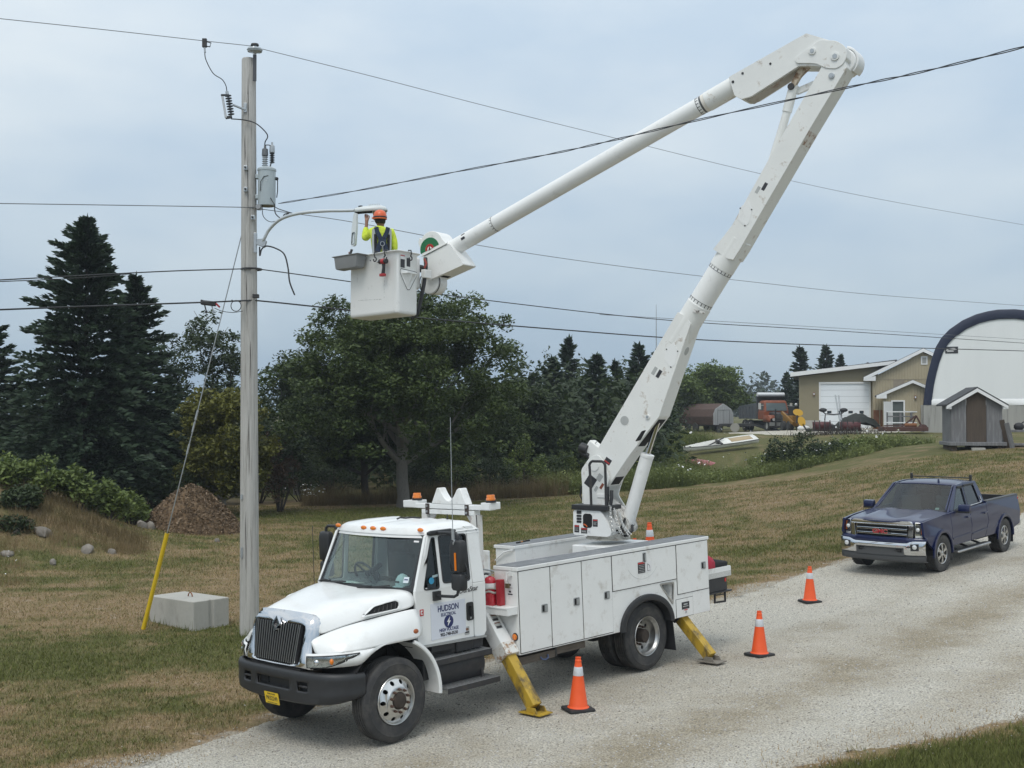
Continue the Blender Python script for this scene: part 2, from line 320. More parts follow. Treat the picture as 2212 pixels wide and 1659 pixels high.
def earth_mat(name, a0, a1, ns, soil=None, bump=.6, bs=30, base=None, lo=.6, hi=1.35, amp=.28):    # colours chosen by the stored 'tint' (grass condition), fine grain by noise
    m = bpy.data.materials.new(name); m.use_nodes = True; nt = m.node_tree; n, l = nt.nodes, nt.links; b = n['Principled BSDF']; b.inputs['Roughness'].default_value = .95; b.inputs['Specular IOR Level'].default_value = .15
    at = n.new('ShaderNodeAttribute'); at.attribute_name = 'tint'; geo = n.new('ShaderNodeNewGeometry')
    nn = n.new('ShaderNodeTexNoise'); nn.inputs['Scale'].default_value = ns; nn.inputs['Detail'].default_value = 8; nn.inputs['Roughness'].default_value = .7; l.new(geo.outputs['Position'], nn.inputs[0])
    ad = n.new('ShaderNodeMath'); ad.operation = 'ADD'; l.new(at.outputs['Fac'], ad.inputs[0])
    mr = n.new('ShaderNodeMapRange'); mr.inputs[1].default_value = .25; mr.inputs[2].default_value = .75; mr.inputs[3].default_value = -amp; mr.inputs[4].default_value = amp; l.new(nn.outputs[0], mr.inputs[0]); l.new(mr.outputs[0], ad.inputs[1])
    cr = n.new('ShaderNodeValToRGB'); l.new(ad.outputs[0], cr.inputs[0]); e = cr.color_ramp.elements; e[0].position = .05; e[0].color = (*a0, 1); e[1].position = .75; e[1].color = (*a1, 1)
    if soil: q = e.new(.42 if base else .35); q.color = (*soil, 1)
    if base: e[0].position = .2; q = e.new(.02); q.color = (*base, 1)
    n2 = n.new('ShaderNodeTexNoise'); n2.inputs['Scale'].default_value = bs; n2.inputs['Detail'].default_value = 4; l.new(geo.outputs['Position'], n2.inputs[0])
    m2 = n.new('ShaderNodeMapRange'); m2.inputs[1].default_value = .3; m2.inputs[2].default_value = .7; m2.inputs[3].default_value = lo; m2.inputs[4].default_value = hi; l.new(n2.outputs[0], m2.inputs[0])
    sc = n.new('ShaderNodeVectorMath'); sc.operation = 'SCALE'; l.new(cr.outputs[0], sc.inputs[0]); l.new(m2.outputs[0], sc.inputs['Scale']); l.new(sc.outputs[0], b.inputs['Base Color'])
    if bump:
        bp = n.new('ShaderNodeBump'); bp.inputs['Strength'].default_value = bump; bp.inputs['Distance'].default_value = .04; l.new(n2.outputs[0], bp.inputs['Height']); l.new(bp.outputs[0], b.inputs['Normal'])
    return m
GROUND = earth_mat('dry_lawn_soil', (.235,.17,.10), (.105,.105,.04), 3.2, (.175,.14,.072), base=(.33,.30,.245), amp=.17)
GRAVEL = earth_mat('pale_gravel', (.31,.27,.20), (.49,.465,.405), 1.1, (.41,.375,.31), .9, 42, None, .5, 1.5)
BLADE = earth_mat('grass_blades', (.36,.26,.145), (.12,.135,.04), 2.5, (.235,.19,.085), 0, 12, None, .6, 1.35, .2)

def grid_mesh(name, xs, ys, zoff, m, kind='structure', tint=None):
    X, Y = np.meshgrid(xs, ys); Z = TH(X, Y) + zoff; V = np.stack([X, Y, Z], -1).reshape(-1, 3); w = len(xs); h = len(ys)
    i = (np.arange(h-1)[:, None]*w + np.arange(w-1)[None]).ravel(); F = np.stack([i, i+1, i+w+1, i+w], -1)
    o = npmesh(name, V, F, m, smooth=True, attr=tint(X.ravel(), Y.ravel()) if tint is not None else None); tag(o, kind=kind); return o
def spaced(a, b, n, p): t = np.linspace(-1, 1, n); s = np.sign(t)*np.abs(t)**p; return (a+b)/2 + s*(b-a)/2
xs = np.unique(np.concatenate([np.linspace(-220, -45, 24), np.linspace(-45, -24, 22), np.linspace(-24, 24, 150), np.linspace(24, 60, 36), np.linspace(60, 220, 22)]))
ys = np.unique(np.concatenate([np.linspace(-12, 8, 8), np.linspace(8, 60, 170), np.linspace(60, 130, 60), np.linspace(130, 700, 40)]))
tag(grid_mesh('ground', xs, ys, 0, GROUND, tint=green), 'dry patchy brown and green lawn rising to the right behind the truck', 'lawn')

def strip(name, L, Rr, n, w, zoff, m, tint):
    def res(E):
        d = np.r_[0, np.cumsum(np.hypot(*np.diff(E, axis=0).T))]; t = np.linspace(0, 1, n)
        return np.stack([np.interp(t, d/d[-1], E[:, k]) for k in (0, 1)], -1)
    a, b = res(L), res(Rr); u = np.linspace(0, 1, w)[None, :, None]; P = a[:, None]*(1-u) + b[:, None]*u
    nrm = (b-a); nrm /= np.linalg.norm(nrm, axis=1)[:, None]
    P[:, 0] += nrm*edge_noise(P[:, 0, 0], P[:, 0, 1])[:, None]; P[:, -1] += nrm*edge_noise(P[:, -1, 0], P[:, -1, 1])[:, None]
    x, y = P[..., 0], P[..., 1]; z = TH(x, y) + zoff; z[:, 0] -= zoff+.02; z[:, -1] -= zoff+.02
    V = np.stack([x, y, z], -1).reshape(-1, 3); i = (np.arange(n-1)[:, None]*w + np.arange(w-1)[None]).ravel(); F = np.stack([i, i+1, i+w+1, i+w], -1)
    return npmesh(name, V, F, m, smooth=True, attr=tint(x.ravel(), y.ravel()))
def gtint(x, y):                                               # packed brownish wheel tracks against loose pale gravel
    P = np.stack([x, y], -1); d = -_sd(P, LE); t = .62 + (fbm(x, y, .5, 4)-.5)*.9
    return np.clip(t - .42*np.exp(-((d-5.3)/.75)**2) - .25*np.exp(-((d-3.2)/.5)**2) - .2*np.exp(-((d-7.6)/.5)**2) + .25*np.exp(-((d-6.6)/.4)**2) + .15*np.exp(-((d-1.5)/.8)**2), 0, 1)
tag(strip('gravel_road', LE, RE, 900, 40, .012, GRAVEL, gtint), 'pale gravel driveway running from lower left to the right edge', 'driveway', kind='structure')
lot = np.array([(PX(1560,104),104),(PX(1640,97),97),(PX(1745,92.6),92.6),(PX(1885,92.2),92.2),(PX(2003,91),91)]); lot2 = np.array([(PX(1575,93),93),(PX(1660,87),87),(PX(1760,85),85),(PX(1890,85.5),85.5),(PX(2003,87),87)])
tag(strip('gravel_yard', lot[::1], lot2, 120, 16, .02, GRAVEL, lambda x, y: np.clip(.75+(fbm(x, y, .7, 3)-.5)*.6, 0, 1)), 'pale gravel yard in front of the beige garage', 'yard', kind='structure')

# ------------------------------------------------------------------ grass blades and loose stones
def in_view(x, y, m=1.5): return np.abs(x) < .425*y + m
def scatter_y(n, y0, y1):                                       # points with density falling off as 1/y^2
    y = np.exp(rng.uniform(np.log(y0), np.log(y1), n)); x = rng.uniform(-1, 1, n)*(.43*y + 1); return x, y
def blades(x, y, h, w, lean, z=None):
    n = len(x); z = TH(x, y) if z is None else z; a = rng.uniform(0, 2*PI, n); dx, dy = np.cos(a)*w/2, np.sin(a)*w/2; b = rng.uniform(0, 2*PI, n); l = lean*h*rng.random(n)
    V = np.empty((n, 3, 3)); V[:, 0] = np.stack([x-dx, y-dy, z-.01], -1); V[:, 1] = np.stack([x+dx, y+dy, z-.01], -1); V[:, 2] = np.stack([x+np.cos(b)*l, y+np.sin(b)*l, z+h], -1)
    return V.reshape(-1, 3), np.arange(n*3).reshape(-1, 3)
x, y = scatter_y(560000, 11.5, 52)
ri = road_in(x, y); keep = (ri < -.05 + edge_noise(x, y)*.9) | ((ri < .8) & (rng.random(len(x)) < .10)); x, y = x[keep], y[keep]
g = green(x, y); keep = rng.random(len(x)) < .5+.5*g; x, y, g = x[keep], y[keep], g[keep]
h = (.022 + .03*rng.random(len(x)) + .035*g*rng.random(len(x)))*(1+.3*(y > 30)); h[(y < 16) & (x > 2)] *= 1.6
V, F = blades(x, y, h, .007 + .00045*y, 1.2)
tag(npmesh('lawn_grass', V, F, BLADE, attr=np.repeat(g + rng.normal(0, .2, len(g)), 3)), 'short dry lawn grass with greener patches', 'grass', kind='stuff')
STONE = earth_mat('gravel_stone', (.22,.20,.17), (.42,.41,.39), 9, None, 0, 20)
x, y = scatter_y(60000, 11, 34); ri = road_in(x, y); k = ri + edge_noise(x, y)*.6 + rng.exponential(.22, len(x)) > .1; x, y = x[k], y[k]; n = len(x)
s = .005 + .012*rng.random(n)**3 + .0002*y; z = TH(x, y) + .014
base = np.array([(1,0,0),(0,1,0),(-1,0,0),(0,-1,0),(0,0,.8)]); a = rng.uniform(0, 2*PI, n); ca, sa = np.cos(a), np.sin(a)
jit = 1 + rng.uniform(-.35, .35, (n, 5, 1)); q = base[None]*s[:, None, None]*jit
V = np.stack([x[:, None] + q[..., 0]*ca[:, None] - q[..., 1]*sa[:, None], y[:, None] + q[..., 0]*sa[:, None] + q[..., 1]*ca[:, None], z[:, None] + q[..., 2] - .003], -1).reshape(-1, 3)
f = np.array([(0,1,4),(1,2,4),(2,3,4),(3,0,4)]); F = (np.arange(n)[:, None, None]*5 + f[None]).reshape(-1, 3)
tag(npmesh('gravel', V, F, STONE, attr=np.repeat(rng.random(n), 5)), 'loose grey stones lying over the driveway', 'gravel', kind='stuff')
# ================================================================== BUCKET TRUCK  (x ahead of the front axle, y to the truck's left, z up)
truck = thing('bucket_truck', 'white bucket truck with raised folded boom parked on the driveway', 'bucket truck'); truck.matrix_world = TM
def MX(x, y, z): return Matrix.Translation((x, y, z))
WL = frame((0,0,0), (0,0,1), (1,0,0)); WR = frame((0,0,0), (1,0,0), (0,0,1))     # wheel frames: local z points outward, left / right
def mirror_y(b):                                              # a mirrored copy of a mesh builder
    m = MB(); m.v = [(x, -y, z) for x, y, z in b.v]; m.f = [tuple(reversed(f)) for f in b.f]; m.m = list(b.m); return m

# ---- wheels
def tyre_mb(rad=.525, wid=.28, zigzag=False):
    t = MB(); g = []; z0, z1 = -wid+.035, -.03
    for k in range(5):
        a = z0 + (z1-z0)*k/5; b = z0 + (z1-z0)*(k+1)/5; g += [(rad, a+.004), (rad+.001, (a+b)/2), (rad, b-.006)]
        if k < 4: g += [(rad-.012, b-.005), (rad-.012, b+.003)]
    t.lathe([(.30,-wid+.02),(.36,-wid+.005),(.44,-wid),(rad-.03,-wid+.015),(rad-.006,z0)] + g + [(rad-.006,z1+.006),(rad-.02,-.014),(rad-.05,-.004),(.455,.004),(.452,.008),(.44,.008),(.437,.005),(.40,.004),(.35,-.004),(.315,-.012),(.30,-.03)], 64, cap=False)
    return t
def front_rim():
    b = MB(); b.lathe([(.305,-.03),(.309,-.004),(.304,.004),(.292,.002),(.284,-.012),(.28,-.03),(.276,-.06)], 56, cap=False)
    def zf(a, c, t):
        r = math.hypot(a, c); return (a, c, (-.028 + (.28-r)/.10*.075 if r > .18 else .047) - t)
    hs = [circ(.231*math.cos(2*PI*(i+.5)/10), .231*math.sin(2*PI*(i+.5)/10), .028, 14) for i in range(10)]
    b.plate(circ(0,0,.28,60), hs + [circ(0,0,.178,40)], 0, .012, zf)
    b.lathe([(.178,.0472),(.165,.052),(.112,.052),(.108,.03)], 40, cap=False)
    return b
def rear_rim():
    b = MB(); b.lathe([(.306,-.03),(.309,-.004),(.303,.004),(.292,0),(.287,-.02),(.262,-.05),(.258,-.075),(.27,-.095),(.268,-.17),(.255,-.185)], 56, cap=False)
    hs = [circ(.212*math.cos(2*PI*(i+.5)/10), .212*math.sin(2*PI*(i+.5)/10), .029, 14) for i in range(10)]
    b.plate(circ(0,0,.262,60), hs + [circ(0,0,.11,30)], -.185, -.172, lambda a, c, t: (a, c, t))
    return b
HUBB = mat('oily_hub', (.055,.042,.034), .7, .3, var=.4, vscale=14); NUTR = mat('rusty_nut', (.10,.06,.045), .65, .4)
ALUD = mat('dull_aluminium', (.50,.50,.49), .36, 1., var=.2, vscale=9, dirt=(.12,.1,.08), dirt_amt=.4)
tyre_me = tyre_mb().mesh('tyre', RUBBER, 28); frim_me = front_rim().mesh('rim', ALU, 30); rrim_me = rear_rim().mesh('rim', ALUD, 30)
nut_me = MB().lathe([(.019,0),(.019,.022),(.013,.026),(.013,.045),(.008,.05)], 6).mesh('lug_nut', NUTR, 30)
fh = MB().lathe([(.108,.02),(.108,.05),(.10,.075),(.085,.085),(.05,.09),(.0,.092)], 28).mesh('hub', HUBB, 35)
rh = MB().lathe([(.108,-.17),(.108,-.14),(.098,-.05),(.09,-.035),(.0,-.03)], 28).mesh('hub', HUBB, 35)
inner_disc = MB().lathe([(.0,-.12),(.27,-.12)], 30, cap=False).mesh('brake_drum', DARK, 0)
def wheel(x, y, side, rear=False, steer=0, name='front_wheel', outer=True):
    w = bpy.data.objects.new(name, None); COL.objects.link(w); w.parent = truck; w.empty_display_size = .2
    w.matrix_local = MX(x, y, .522) @ Matrix.Rotation(steer, 4, 'Z') @ (WL if side > 0 else WR)
    child(tyre_me, 'tyre', w)
    if outer:
        child(rrim_me if rear else frim_me, 'rim', w); child(rh if rear else fh, 'hub', w); child(inner_disc, 'brake_drum', w, MX(0,0,-.08 if rear else 0))
        for i in range(10):
            a = 2*PI*i/10; child(nut_me, 'lug_nut', w, MX(.142*math.cos(a), .142*math.sin(a), -.17 if rear else .05))
    else: child(inner_disc, 'brake_drum', w)
    return w
wheel(0, 1.19, 1, steer=R(2)); wheel(0, -1.19, -1, steer=R(2))
for s in (1, -1):
    wheel(-5.14, s*1.135, s, True, name='rear_wheel'); wheel(-5.14, s*.805, s, True, name='rear_wheel', outer=False)

# ---- chassis
b = MB()
for s in (1, -1): b.box(-7.3, .75, s*.43-.04, s*.43+.04, .62, .88)
b.cyl((0,-.95,.52),(0,.95,.52),.06); b.box(-.06,.06,-.8,.8,.42,.56); b.cyl((-5.14,-.95,.52),(-5.14,.95,.52),.09); b.sphere((-5.14,0,.52),.2,14); b.cyl((-5.0,0,.55),(-1.5,0,.66),.055)
b.box(-.5,.55,-.4,.4,.55,1.2); b.box(-1.7,-.5,-.42,.42,.6,1.05)
b.build('chassis_frame', BLACKM, truck, bevel=.01)

# ---- cab
def ycab(z): return 1.055 if z < 1.8 else 1.055 - (z-1.8)/.75*.085
def side(bb, outer, holes, t0, t1, s): bb.plate(outer, holes, t0, t1, lambda a, z, t: (a, s*(ycab(z)+t), z))
win_q = rpoly([(-.625,1.80),(-.915,1.79),(-.915,2.47),(-.855,2.47)], .05); win_d = rpoly([(-.975,1.85),(-1.475,1.83),(-1.485,2.47),(-.975,2.485)], .05)
for s in (1, -1):
    d = MB()
    side(d, [(-.49,1.325),(-.515,1.10),(-1.50,1.075),(-1.505,1.799),(-.487,1.799)], [], -.045, 0, s)
    side(d, [(-.487,1.801),(-1.505,1.801),(-1.49,2.515),(-1.44,2.55),(-.83,2.53),(-.765,2.49)], [win_q, win_d], -.045, 0, s)
    door = d.build('door', WHITE, truck, smooth=25, bevel=.008)
    for w, nm in ((win_q, 'quarter_window'), (win_d, 'door_window')):
        g = MB(); side(g, w, [], -.03, -.024, s)
        g.build(nm, GLASSD if s > 0 else GLASS, door, 0)  # near panes tinted darker to stand for the shade inside the cab
        q = MB(); side(q, w, [[((p[0]-sum(a for a,_ in w)/len(w))*.93+sum(a for a,_ in w)/len(w), (p[1]-sum(c for _,c in w)/len(w))*.95+sum(c for _,c in w)/len(w)) for p in w]], -.03, .006, s)
        q.build('window_seal', BLACKP, door, 25)
    h = MB(); side(h, rrect(-1.59,-1.46,1.30,1.545,.03), [], 0, .012, s); h.cm = 1; h.bar((-1.525, s*(1.055+.025), 1.50), (-1.525, s*(1.055+.03), 1.36), .035, .03, (0,s,0)); h.cm = 2; h.cyl((-1.53,s*1.06,1.335),(-1.53,s*1.072,1.335),.014)
    # the handle sits on the door's rear edge
    hh = h.build('door_handle', [BLACKP, DARK, STEEL], door, 30, .004)
    hh.location.x = .085
    p = MB(); side(p, [(-1.518,1.075),(-1.60,1.06),(-1.70,1.06),(-1.745,1.12),(-1.75,1.79),(-1.518,1.79)], [], -.05, 0, s)
    side(p, [(-1.518,1.792),(-1.75,1.792),(-1.70,2.47),(-1.62,2.56),(-1.46,2.565),(-1.508,2.52)], [], -.05, 0, s)
    p.build('cab_corner', WHITE, truck, 30, .02, 3)
    # door trim line, and aluminium sill under the door
    k = MB(); k.bar((-.5,s*1.06,1.085),(-1.72,s*1.06,1.05),.03,.03); k.build('door_sill', STEEL, truck, 0)
def wsurf(a, c, off=0.):                                       # windscreen surface, a across (-1..1), c up (0..1)
    y = a*(1.012-.062*c); x = -.49-.315*c + .10*(1-abs(a)**2.4)*(1-.25*c) + off; z = 1.80 + .715*c - .02*(1-a*a)*(1-c) + .018*(1-a*a)*c + off*.4
    return (x, y, z)
def wgrid(a0, a1, c0, c1, n, m, o0, o1):
    g = MB()
    for off in (o0, o1): g.add([wsurf(a0+(a1-a0)*i/n, c0+(c1-c0)*j/m, off) for j in range(m+1) for i in range(n+1)], [(j*(n+1)+i, j*(n+1)+i+1, (j+1)*(n+1)+i+1, (j+1)*(n+1)+i) for j in range(m) for i in range(n)])
    k = (n+1)*(m+1); ring = [i for i in range(n+1)] + [j*(n+1)+n for j in range(1,m+1)] + [m*(n+1)+i for i in range(n-1,-1,-1)] + [j*(n+1) for j in range(m-1,0,-1)]
    for q in range(len(ring)): a, c = ring[q], ring[(q+1) % len(ring)]; g.f.append((a, c, c+k, a+k)); g.m.append(0)
    return g
ws = wgrid(-.95,.95,.07,.945,16,8,-.004,.0).build('windscreen', GLASS, truck, 60)
fr = MB()
for q in ((-1,1,0,.07,16,1),(-1,1,.945,1,16,1),(-1,-.95,.07,.945,2,8),(.95,1,.07,.945,2,8)):
    g = wgrid(*q, -.03, .006); n0 = len(fr.v); fr.v += g.v; fr.f += [tuple(i+n0 for i in f) for f in g.f]; fr.m += g.m
fr.build('windscreen_surround', BLACKP, truck, 40)
for s in (1, -1):                                              # A-pillars behind the door edge
    b = MB(); b.loft([[(-.50+.0, s*1.0,1.78),(-.53,s*1.05,1.78),(-.60,s*1.045,1.78),(-.56,s*.99,1.78)],[(-.79,s*.945,2.53),(-.805,s*.985,2.53),(-.87,s*.98,2.53),(-.85,s*.93,2.53)]]); b.build('windscreen_pillar', WHITE, truck, 30, .008)
# roof
ys = [-1,-.985,-.95,-.88,-.80,-.66,-.62,-.50,-.46,-.34,-.30,-.18,-.14,0,.14,.18,.30,.34,.46,.50,.62,.66,.80,.88,.95,.985,1]
secs = []
for x, zc, hw, rib in ((-.655,2.505,.95,0),(-.665,2.545,.955,0),(-.70,2.59,.965,0),(-.78,2.618,.975,0),(-.86,2.624,.98,1),(-1.2,2.632,.985,1),(-1.55,2.63,.985,1),(-1.64,2.618,.985,0),(-1.71,2.58,.98,0),(-1.745,2.50,.975,0)):
    sec = []
    for i, t in enumerate(ys):
        e = abs(t); z = zc - (0 if e < .8 else (zc-2.505)*min(1, ((e-.8)/.2)**2.2)); k = (i//2) % 2
        if rib and .1 < e < .7 and k: z += .014
        xx = x - (.13*e**2.6 if x > -.9 else 0)
        sec.append((xx, t*hw, z))
    secs.append(sec)
rf = MB().loft(secs, closed=False); n = len(ys)
rf.add([(x, y, z-.04) for sec in secs for (x, y, z) in sec], [(i*n+j, (i+1)*n+j, (i+1)*n+j+1, i*n+j+1) for i in range(len(secs)-1) for j in range(n-1)])
roof = rf.build('roof', WHITE, truck, 28)
for y, x in ((-.89,-.755),(-.21,-.675),(0,-.67),(.21,-.675),(.89,-.755)):
    m_ = MB(); m_.sphere((x, y, 2.574), .03, 16, (.7, 2.0, .95)); m_.build('marker_light', AMBER, truck, 60)
b = MB(); b.tube([(-1.55,.55,2.625),(-1.55,.55,2.71)], [.018,.004]); b.build('roof_antenna', BLACKP, truck)
b = MB(); b.tube([(-1.2,-.12,2.65),(-1.25,-.1,2.665),(-1.3,-.05,2.655),(-1.38,.0,2.66),(-1.45,.1,2.65)], .012, 6); b.build('roof_cable', BLACKP, truck)
# rear wall, floor and interior
b = MB(); b.plate(rrect(-.97,.97,1.09,2.52,.06), [rrect(-.45,.45,1.95,2.35,.05)], -1.75, -1.71, lambda a, c, t: (t, a, c)); b.build('cab_rear_wall', WHITE, truck, 25)
TRIM = mat('cab_trim', (.10,.105,.11), .7, var=.1); SEAT = mat('seat_cloth', (.045,.047,.05), .9)
b = MB(); b.plate(rrect(-.94,.94,1.12,2.50,.06), [], -1.70, -1.68, lambda a, c, t: (t, a, c)); b.box(-1.7,-.45,-1.0,1.0,1.08,1.12); b.box(-.52,-.47,-.98,.98,1.12,1.6); b.build('cab_lining', SEAT, truck, 0)
b = MB(); b.plate([(-.47,1.775),(-.62,1.80),(-.80,1.79),(-.92,1.70),(-.96,1.55),(-.80,1.40),(-.5,1.35)], [], -.96, .96, lambda a, c, t: (a, t, c))
for y in (-.5, .12): b.sphere((-.80,y,1.76), .24, 16, (.55,1,.42))
b.build('dashboard', TRIM, truck, 40, .02)
for y in (-.5, .5):
    b = MB(); b.box(-1.55,-1.05,y-.26,y+.26,1.40,1.55); b.box(-1.66,-1.53,y-.25,y+.25,1.5,2.12); b.box(-1.66,-1.56,y-.14,y+.14,2.12,2.30); b.build('seat', SEAT, truck, 30, .05, 3)
b = MB(); Ms = frame((-.93,-.52,1.86), (0,1,0), (.42,0,.9)); c = [Ms @ Vector((.215*math.cos(a), .215*math.sin(a), 0)) for a in np.linspace(0, 2*PI, 33)]; b.tube(c, .017, 8, False)
for a in (0, 2.1, 4.2): b.tube([Ms @ Vector((0,0,-.05)), Ms @ Vector((.2*math.cos(a), .2*math.sin(a), 0))], .013, 6)
b.cyl(Ms @ Vector((0,0,-.02)), Ms @ Vector((0,0,-.3)), .035); b.build('steering_wheel', BLACKP, truck)
b = MB(); b.lathe([(.0,0),(.06,0),(.065,.03),(.0,.04)], 16, frame((-.80,-.10,1.90),(0,1,0),(0,0,1))); b.cyl((-.83,-.1,1.78),(-.83,-.1,1.88),.015); b.box(-.86,-.76,.0,.22,1.80,1.90); b.build('dash_device', DARK, truck, 30, .006)
# wipers
for y0, y1 in ((-.95,-.28),(.02,.62)):
    b = MB(); p0 = Vector(wsurf(y0, .02, .03)); p1 = Vector(wsurf(y1, .085, .035)); b.tube([p0, p0.lerp(p1,.5)+Vector((.02,0,-.005)), p1], .010, 6); b.bar(p0+Vector((.01,0,.0)), p0.lerp(p1,.45)+Vector((.02,0,.01)), .03, .015); b.build('wiper', BLACKP, truck)
# stickers inside the windscreen
def on_ws(a, c, w, h, name, m):
    g = wgrid(a-w/2, a+w/2, c-h/2, c+h/2, 2, 2, .001, .003); return g.build(name, m, ws, 0)
on_ws(.845,.20,.085,.10,'inspection_sticker', mat('sticker_paper', (.62,.68,.72), .5)); on_ws(.845,.205,.06,.018,'sticker_print',NAVY).location.x = .003; on_ws(.86,.862,.09,.03,'toll_tag', WINK)

# ---- hood and fenders
HS = {-.482: [(0,1.795),(.38,1.812),(.70,1.825),(.90,1.82),(.99,1.79),(1.035,1.71),(1.055,1.612)],
      -.2: [(0,1.79),(.36,1.808),(.66,1.815),(.84,1.80),(.92,1.76),(.97,1.68),(1.005,1.588)],
      .1: [(0,1.765),(.33,1.786),(.59,1.786),(.76,1.758),(.84,1.71),(.895,1.63),(.93,1.555)],
      .4: [(0,1.725),(.31,1.745),(.54,1.737),(.68,1.69),(.745,1.63),(.80,1.56),(.82,1.502)],
      .62: [(0,1.685),(.30,1.703),(.50,1.69),(.61,1.645),(.67,1.58),(.715,1.51),(.735,1.448)],
      .775: [(0,1.645),(.29,1.66),(.48,1.645),(.575,1.605),(.625,1.545),(.655,1.47),(.672,1.40)]}
def symm(sec, x): return [(x, -y, z) for y, z in reversed(sec[1:])] + [(x, y, z) for y, z in sec]
hood = MB().loft([symm(HS[k], k) for k in sorted(HS)], closed=False).build('hood', WHITE, truck, 60, sub=2)
hood.modifiers.new('th', 'SOLIDIFY').thickness = .02
FS = {-.482: [(1.06,1.598),(1.085,1.57),(1.145,1.48),(1.18,1.36),(1.19,1.235)], -.2: [(1.01,1.575),(1.05,1.552),(1.14,1.47),(1.18,1.355),(1.19,1.235)],
      .05: [(.95,1.55),(1.01,1.53),(1.125,1.455),(1.178,1.345),(1.19,1.235)], .28: [(.885,1.518),(.96,1.50),(1.095,1.43),(1.16,1.33),(1.18,1.232)],
      .5: [(.785,1.477),(.88,1.455),(1.03,1.39),(1.12,1.31),(1.15,1.225)], .7: [(.705,1.42),(.785,1.395),(.91,1.345),(1.0,1.285),(1.06,1.215)],
      .82: [(.668,1.38),(.71,1.352),(.79,1.31),(.86,1.26),(.91,1.20)], .895: [(.658,1.345),(.672,1.31),(.70,1.27),(.725,1.225),(.745,1.185)]}
lowcurve = [(.985,.655),(.95,.76),(.88,.88),(.79,.98),(.68,1.07),(.56,1.135),(.44,1.175),(.30,1.188)]
def lowp(t):
    t *= len(lowcurve)-1; i = min(int(t), len(lowcurve)-2); f = t-i; a, c = lowcurve[i], lowcurve[i+1]; return a[0]+(c[0]-a[0])*f, a[1]+(c[1]-a[1])*f
LGLASS = glass('lamp_glass', (.9,.92,.92))
for s in (1, -1):
    f = MB().loft([[(x, s*y, z) for y, z in FS[x]] for x in sorted(FS)], closed=False)
    fen = f.build('fender', WHITE, truck, 60, sub=2); fen.modifiers.new('th', 'SOLIDIFY').thickness = .015
    lo = MB(); n = 14; secs = []
    for i in range(n+1):
        x, y = lowp(i/n); zt = 1.205 + .022*i/n; zb = 1.03 + .02*i/n
        if x < .55: zb = max(zb, .522 + math.sqrt(max(.0, .73**2 - x*x))) if x > -.2 else zb
        secs.append([(x, s*y, zb), (x+.01, s*(y+.012), (zb+zt)/2), (x-.012, s*(y-.008), zt)])
    lo.loft(secs, closed=False)
    arc = [(.73*math.cos(a), .522+.73*math.sin(a)) for a in np.linspace(R(66), R(82), 5)]
    lo.plate([(.30,1.23)] + arc + [(.08,1.25)], [], 1.18, 1.188, lambda a, c, t: (a, s*t, c))
    lf = lo.build('lower_fender', WHITE, truck, 60); lf.modifiers.new('th', 'SOLIDIFY').thickness = .012
    # wheel arch: white skirt behind the wheel, dark liner over it
    sk = MB(); aa = np.linspace(R(116), R(184), 16)
    sk.loft([[(r_*math.cos(a), s*y, .522+r_*math.sin(a)) for r_, y in ((.725,.82),(.725,1.186),(.74,1.196),(.775,1.19),(.775,1.17),(.745,1.165),(.74,.82))] for a in aa]); sk.build('wheel_arch_skirt', WHITE, truck, 40)
    ln = MB(); aa = np.linspace(R(30), R(150), 20); ln.loft([[(.735*math.cos(a), s*y, .522+.735*math.sin(a)) for y in (.5,1.165)] for a in aa], closed=False); ln.build('wheel_arch_liner', DARK, truck, 40)
    # headlight: a wraparound lens tapering to the rear
    def strip_pt(t, c, off):
        x, y = lowp(t); x2, y2 = lowp(min(1, t+.02)); nx, ny = -(y2-y), (x2-x); L = math.hypot(nx, ny) or 1; nx, ny = -nx/L, -ny/L
        if nx < 0 and ny < 0: nx, ny = -nx, -ny
        return (x + abs(nx)*off, s*(y + abs(ny)*off), c)
    def hl(t0, t1, o0, o1, shrink=0.):
        g = []; m = 12
        for i in range(m+1):
            t = t0 + (t1-t0)*i/m; q = i/m; zt = 1.178 + .024*q - shrink; zb = 1.03 + shrink + .02*q + .135*max(0, (q-.35)/.65)**1.6*(1 if shrink < .03 else .9); zb = min(zb, zt-.004)
            g.append([strip_pt(t, zb, o0), strip_pt(t, zb, o1), strip_pt(t, (zb+zt)/2, o1+.008), strip_pt(t, zt, o1), strip_pt(t, zt, o0)])
        return MB().loft(g)
    h = hl(.03, .76, .0, .012).build('headlight', BLACKP, truck, 50); hl(.05, .72, .004, .014, .012).build('headlight_reflector', mat('lamp_reflector', (.55,.56,.57), .16, 1., var=.5, vscale=14), h, 50); hl(.045, .725, .02, .024, .011).build('headlight_lens', LGLASS, h, 50)
    am = MB(); x, y = lowp(.40); am.sphere((0,0,0), .032, 12, (.9,.9,1.25)); o = am.build('turn_signal', AMBER, h, 60); o.location = strip_pt(.40, 1.115, .012)
    rf_ = MB(); rf_.sphere((0,0,0), .045, 14); o = rf_.build('reflector', CHROME, h, 60); o.location = strip_pt(.2, 1.105, -.006)
    # vent in the hood side
    vp = rpoly([(.27,1.592),(.10,1.685),(-.20,1.722),(-.262,1.70),(-.245,1.625)], .03)
    def vy(a, c): return (.90 + (.27-a)*.165) - (c-1.60)*.30
    v = MB(); v.plate([((a-.02)*1.10+.02, (c-1.66)*1.28+1.66) for a, c in vp], [vp], -.02, .022, lambda a, c, t: (a, s*(vy(a, c)+t+.012), c)); vo = v.build('hood_vent', WHITE, truck, 30, .006)
    v = MB(); v.plate(vp, [], -.02, .012, lambda a, c, t: (a, s*(vy(a, c)+t+.008), c)); v.build('vent_backing', DARK, vo, 0)
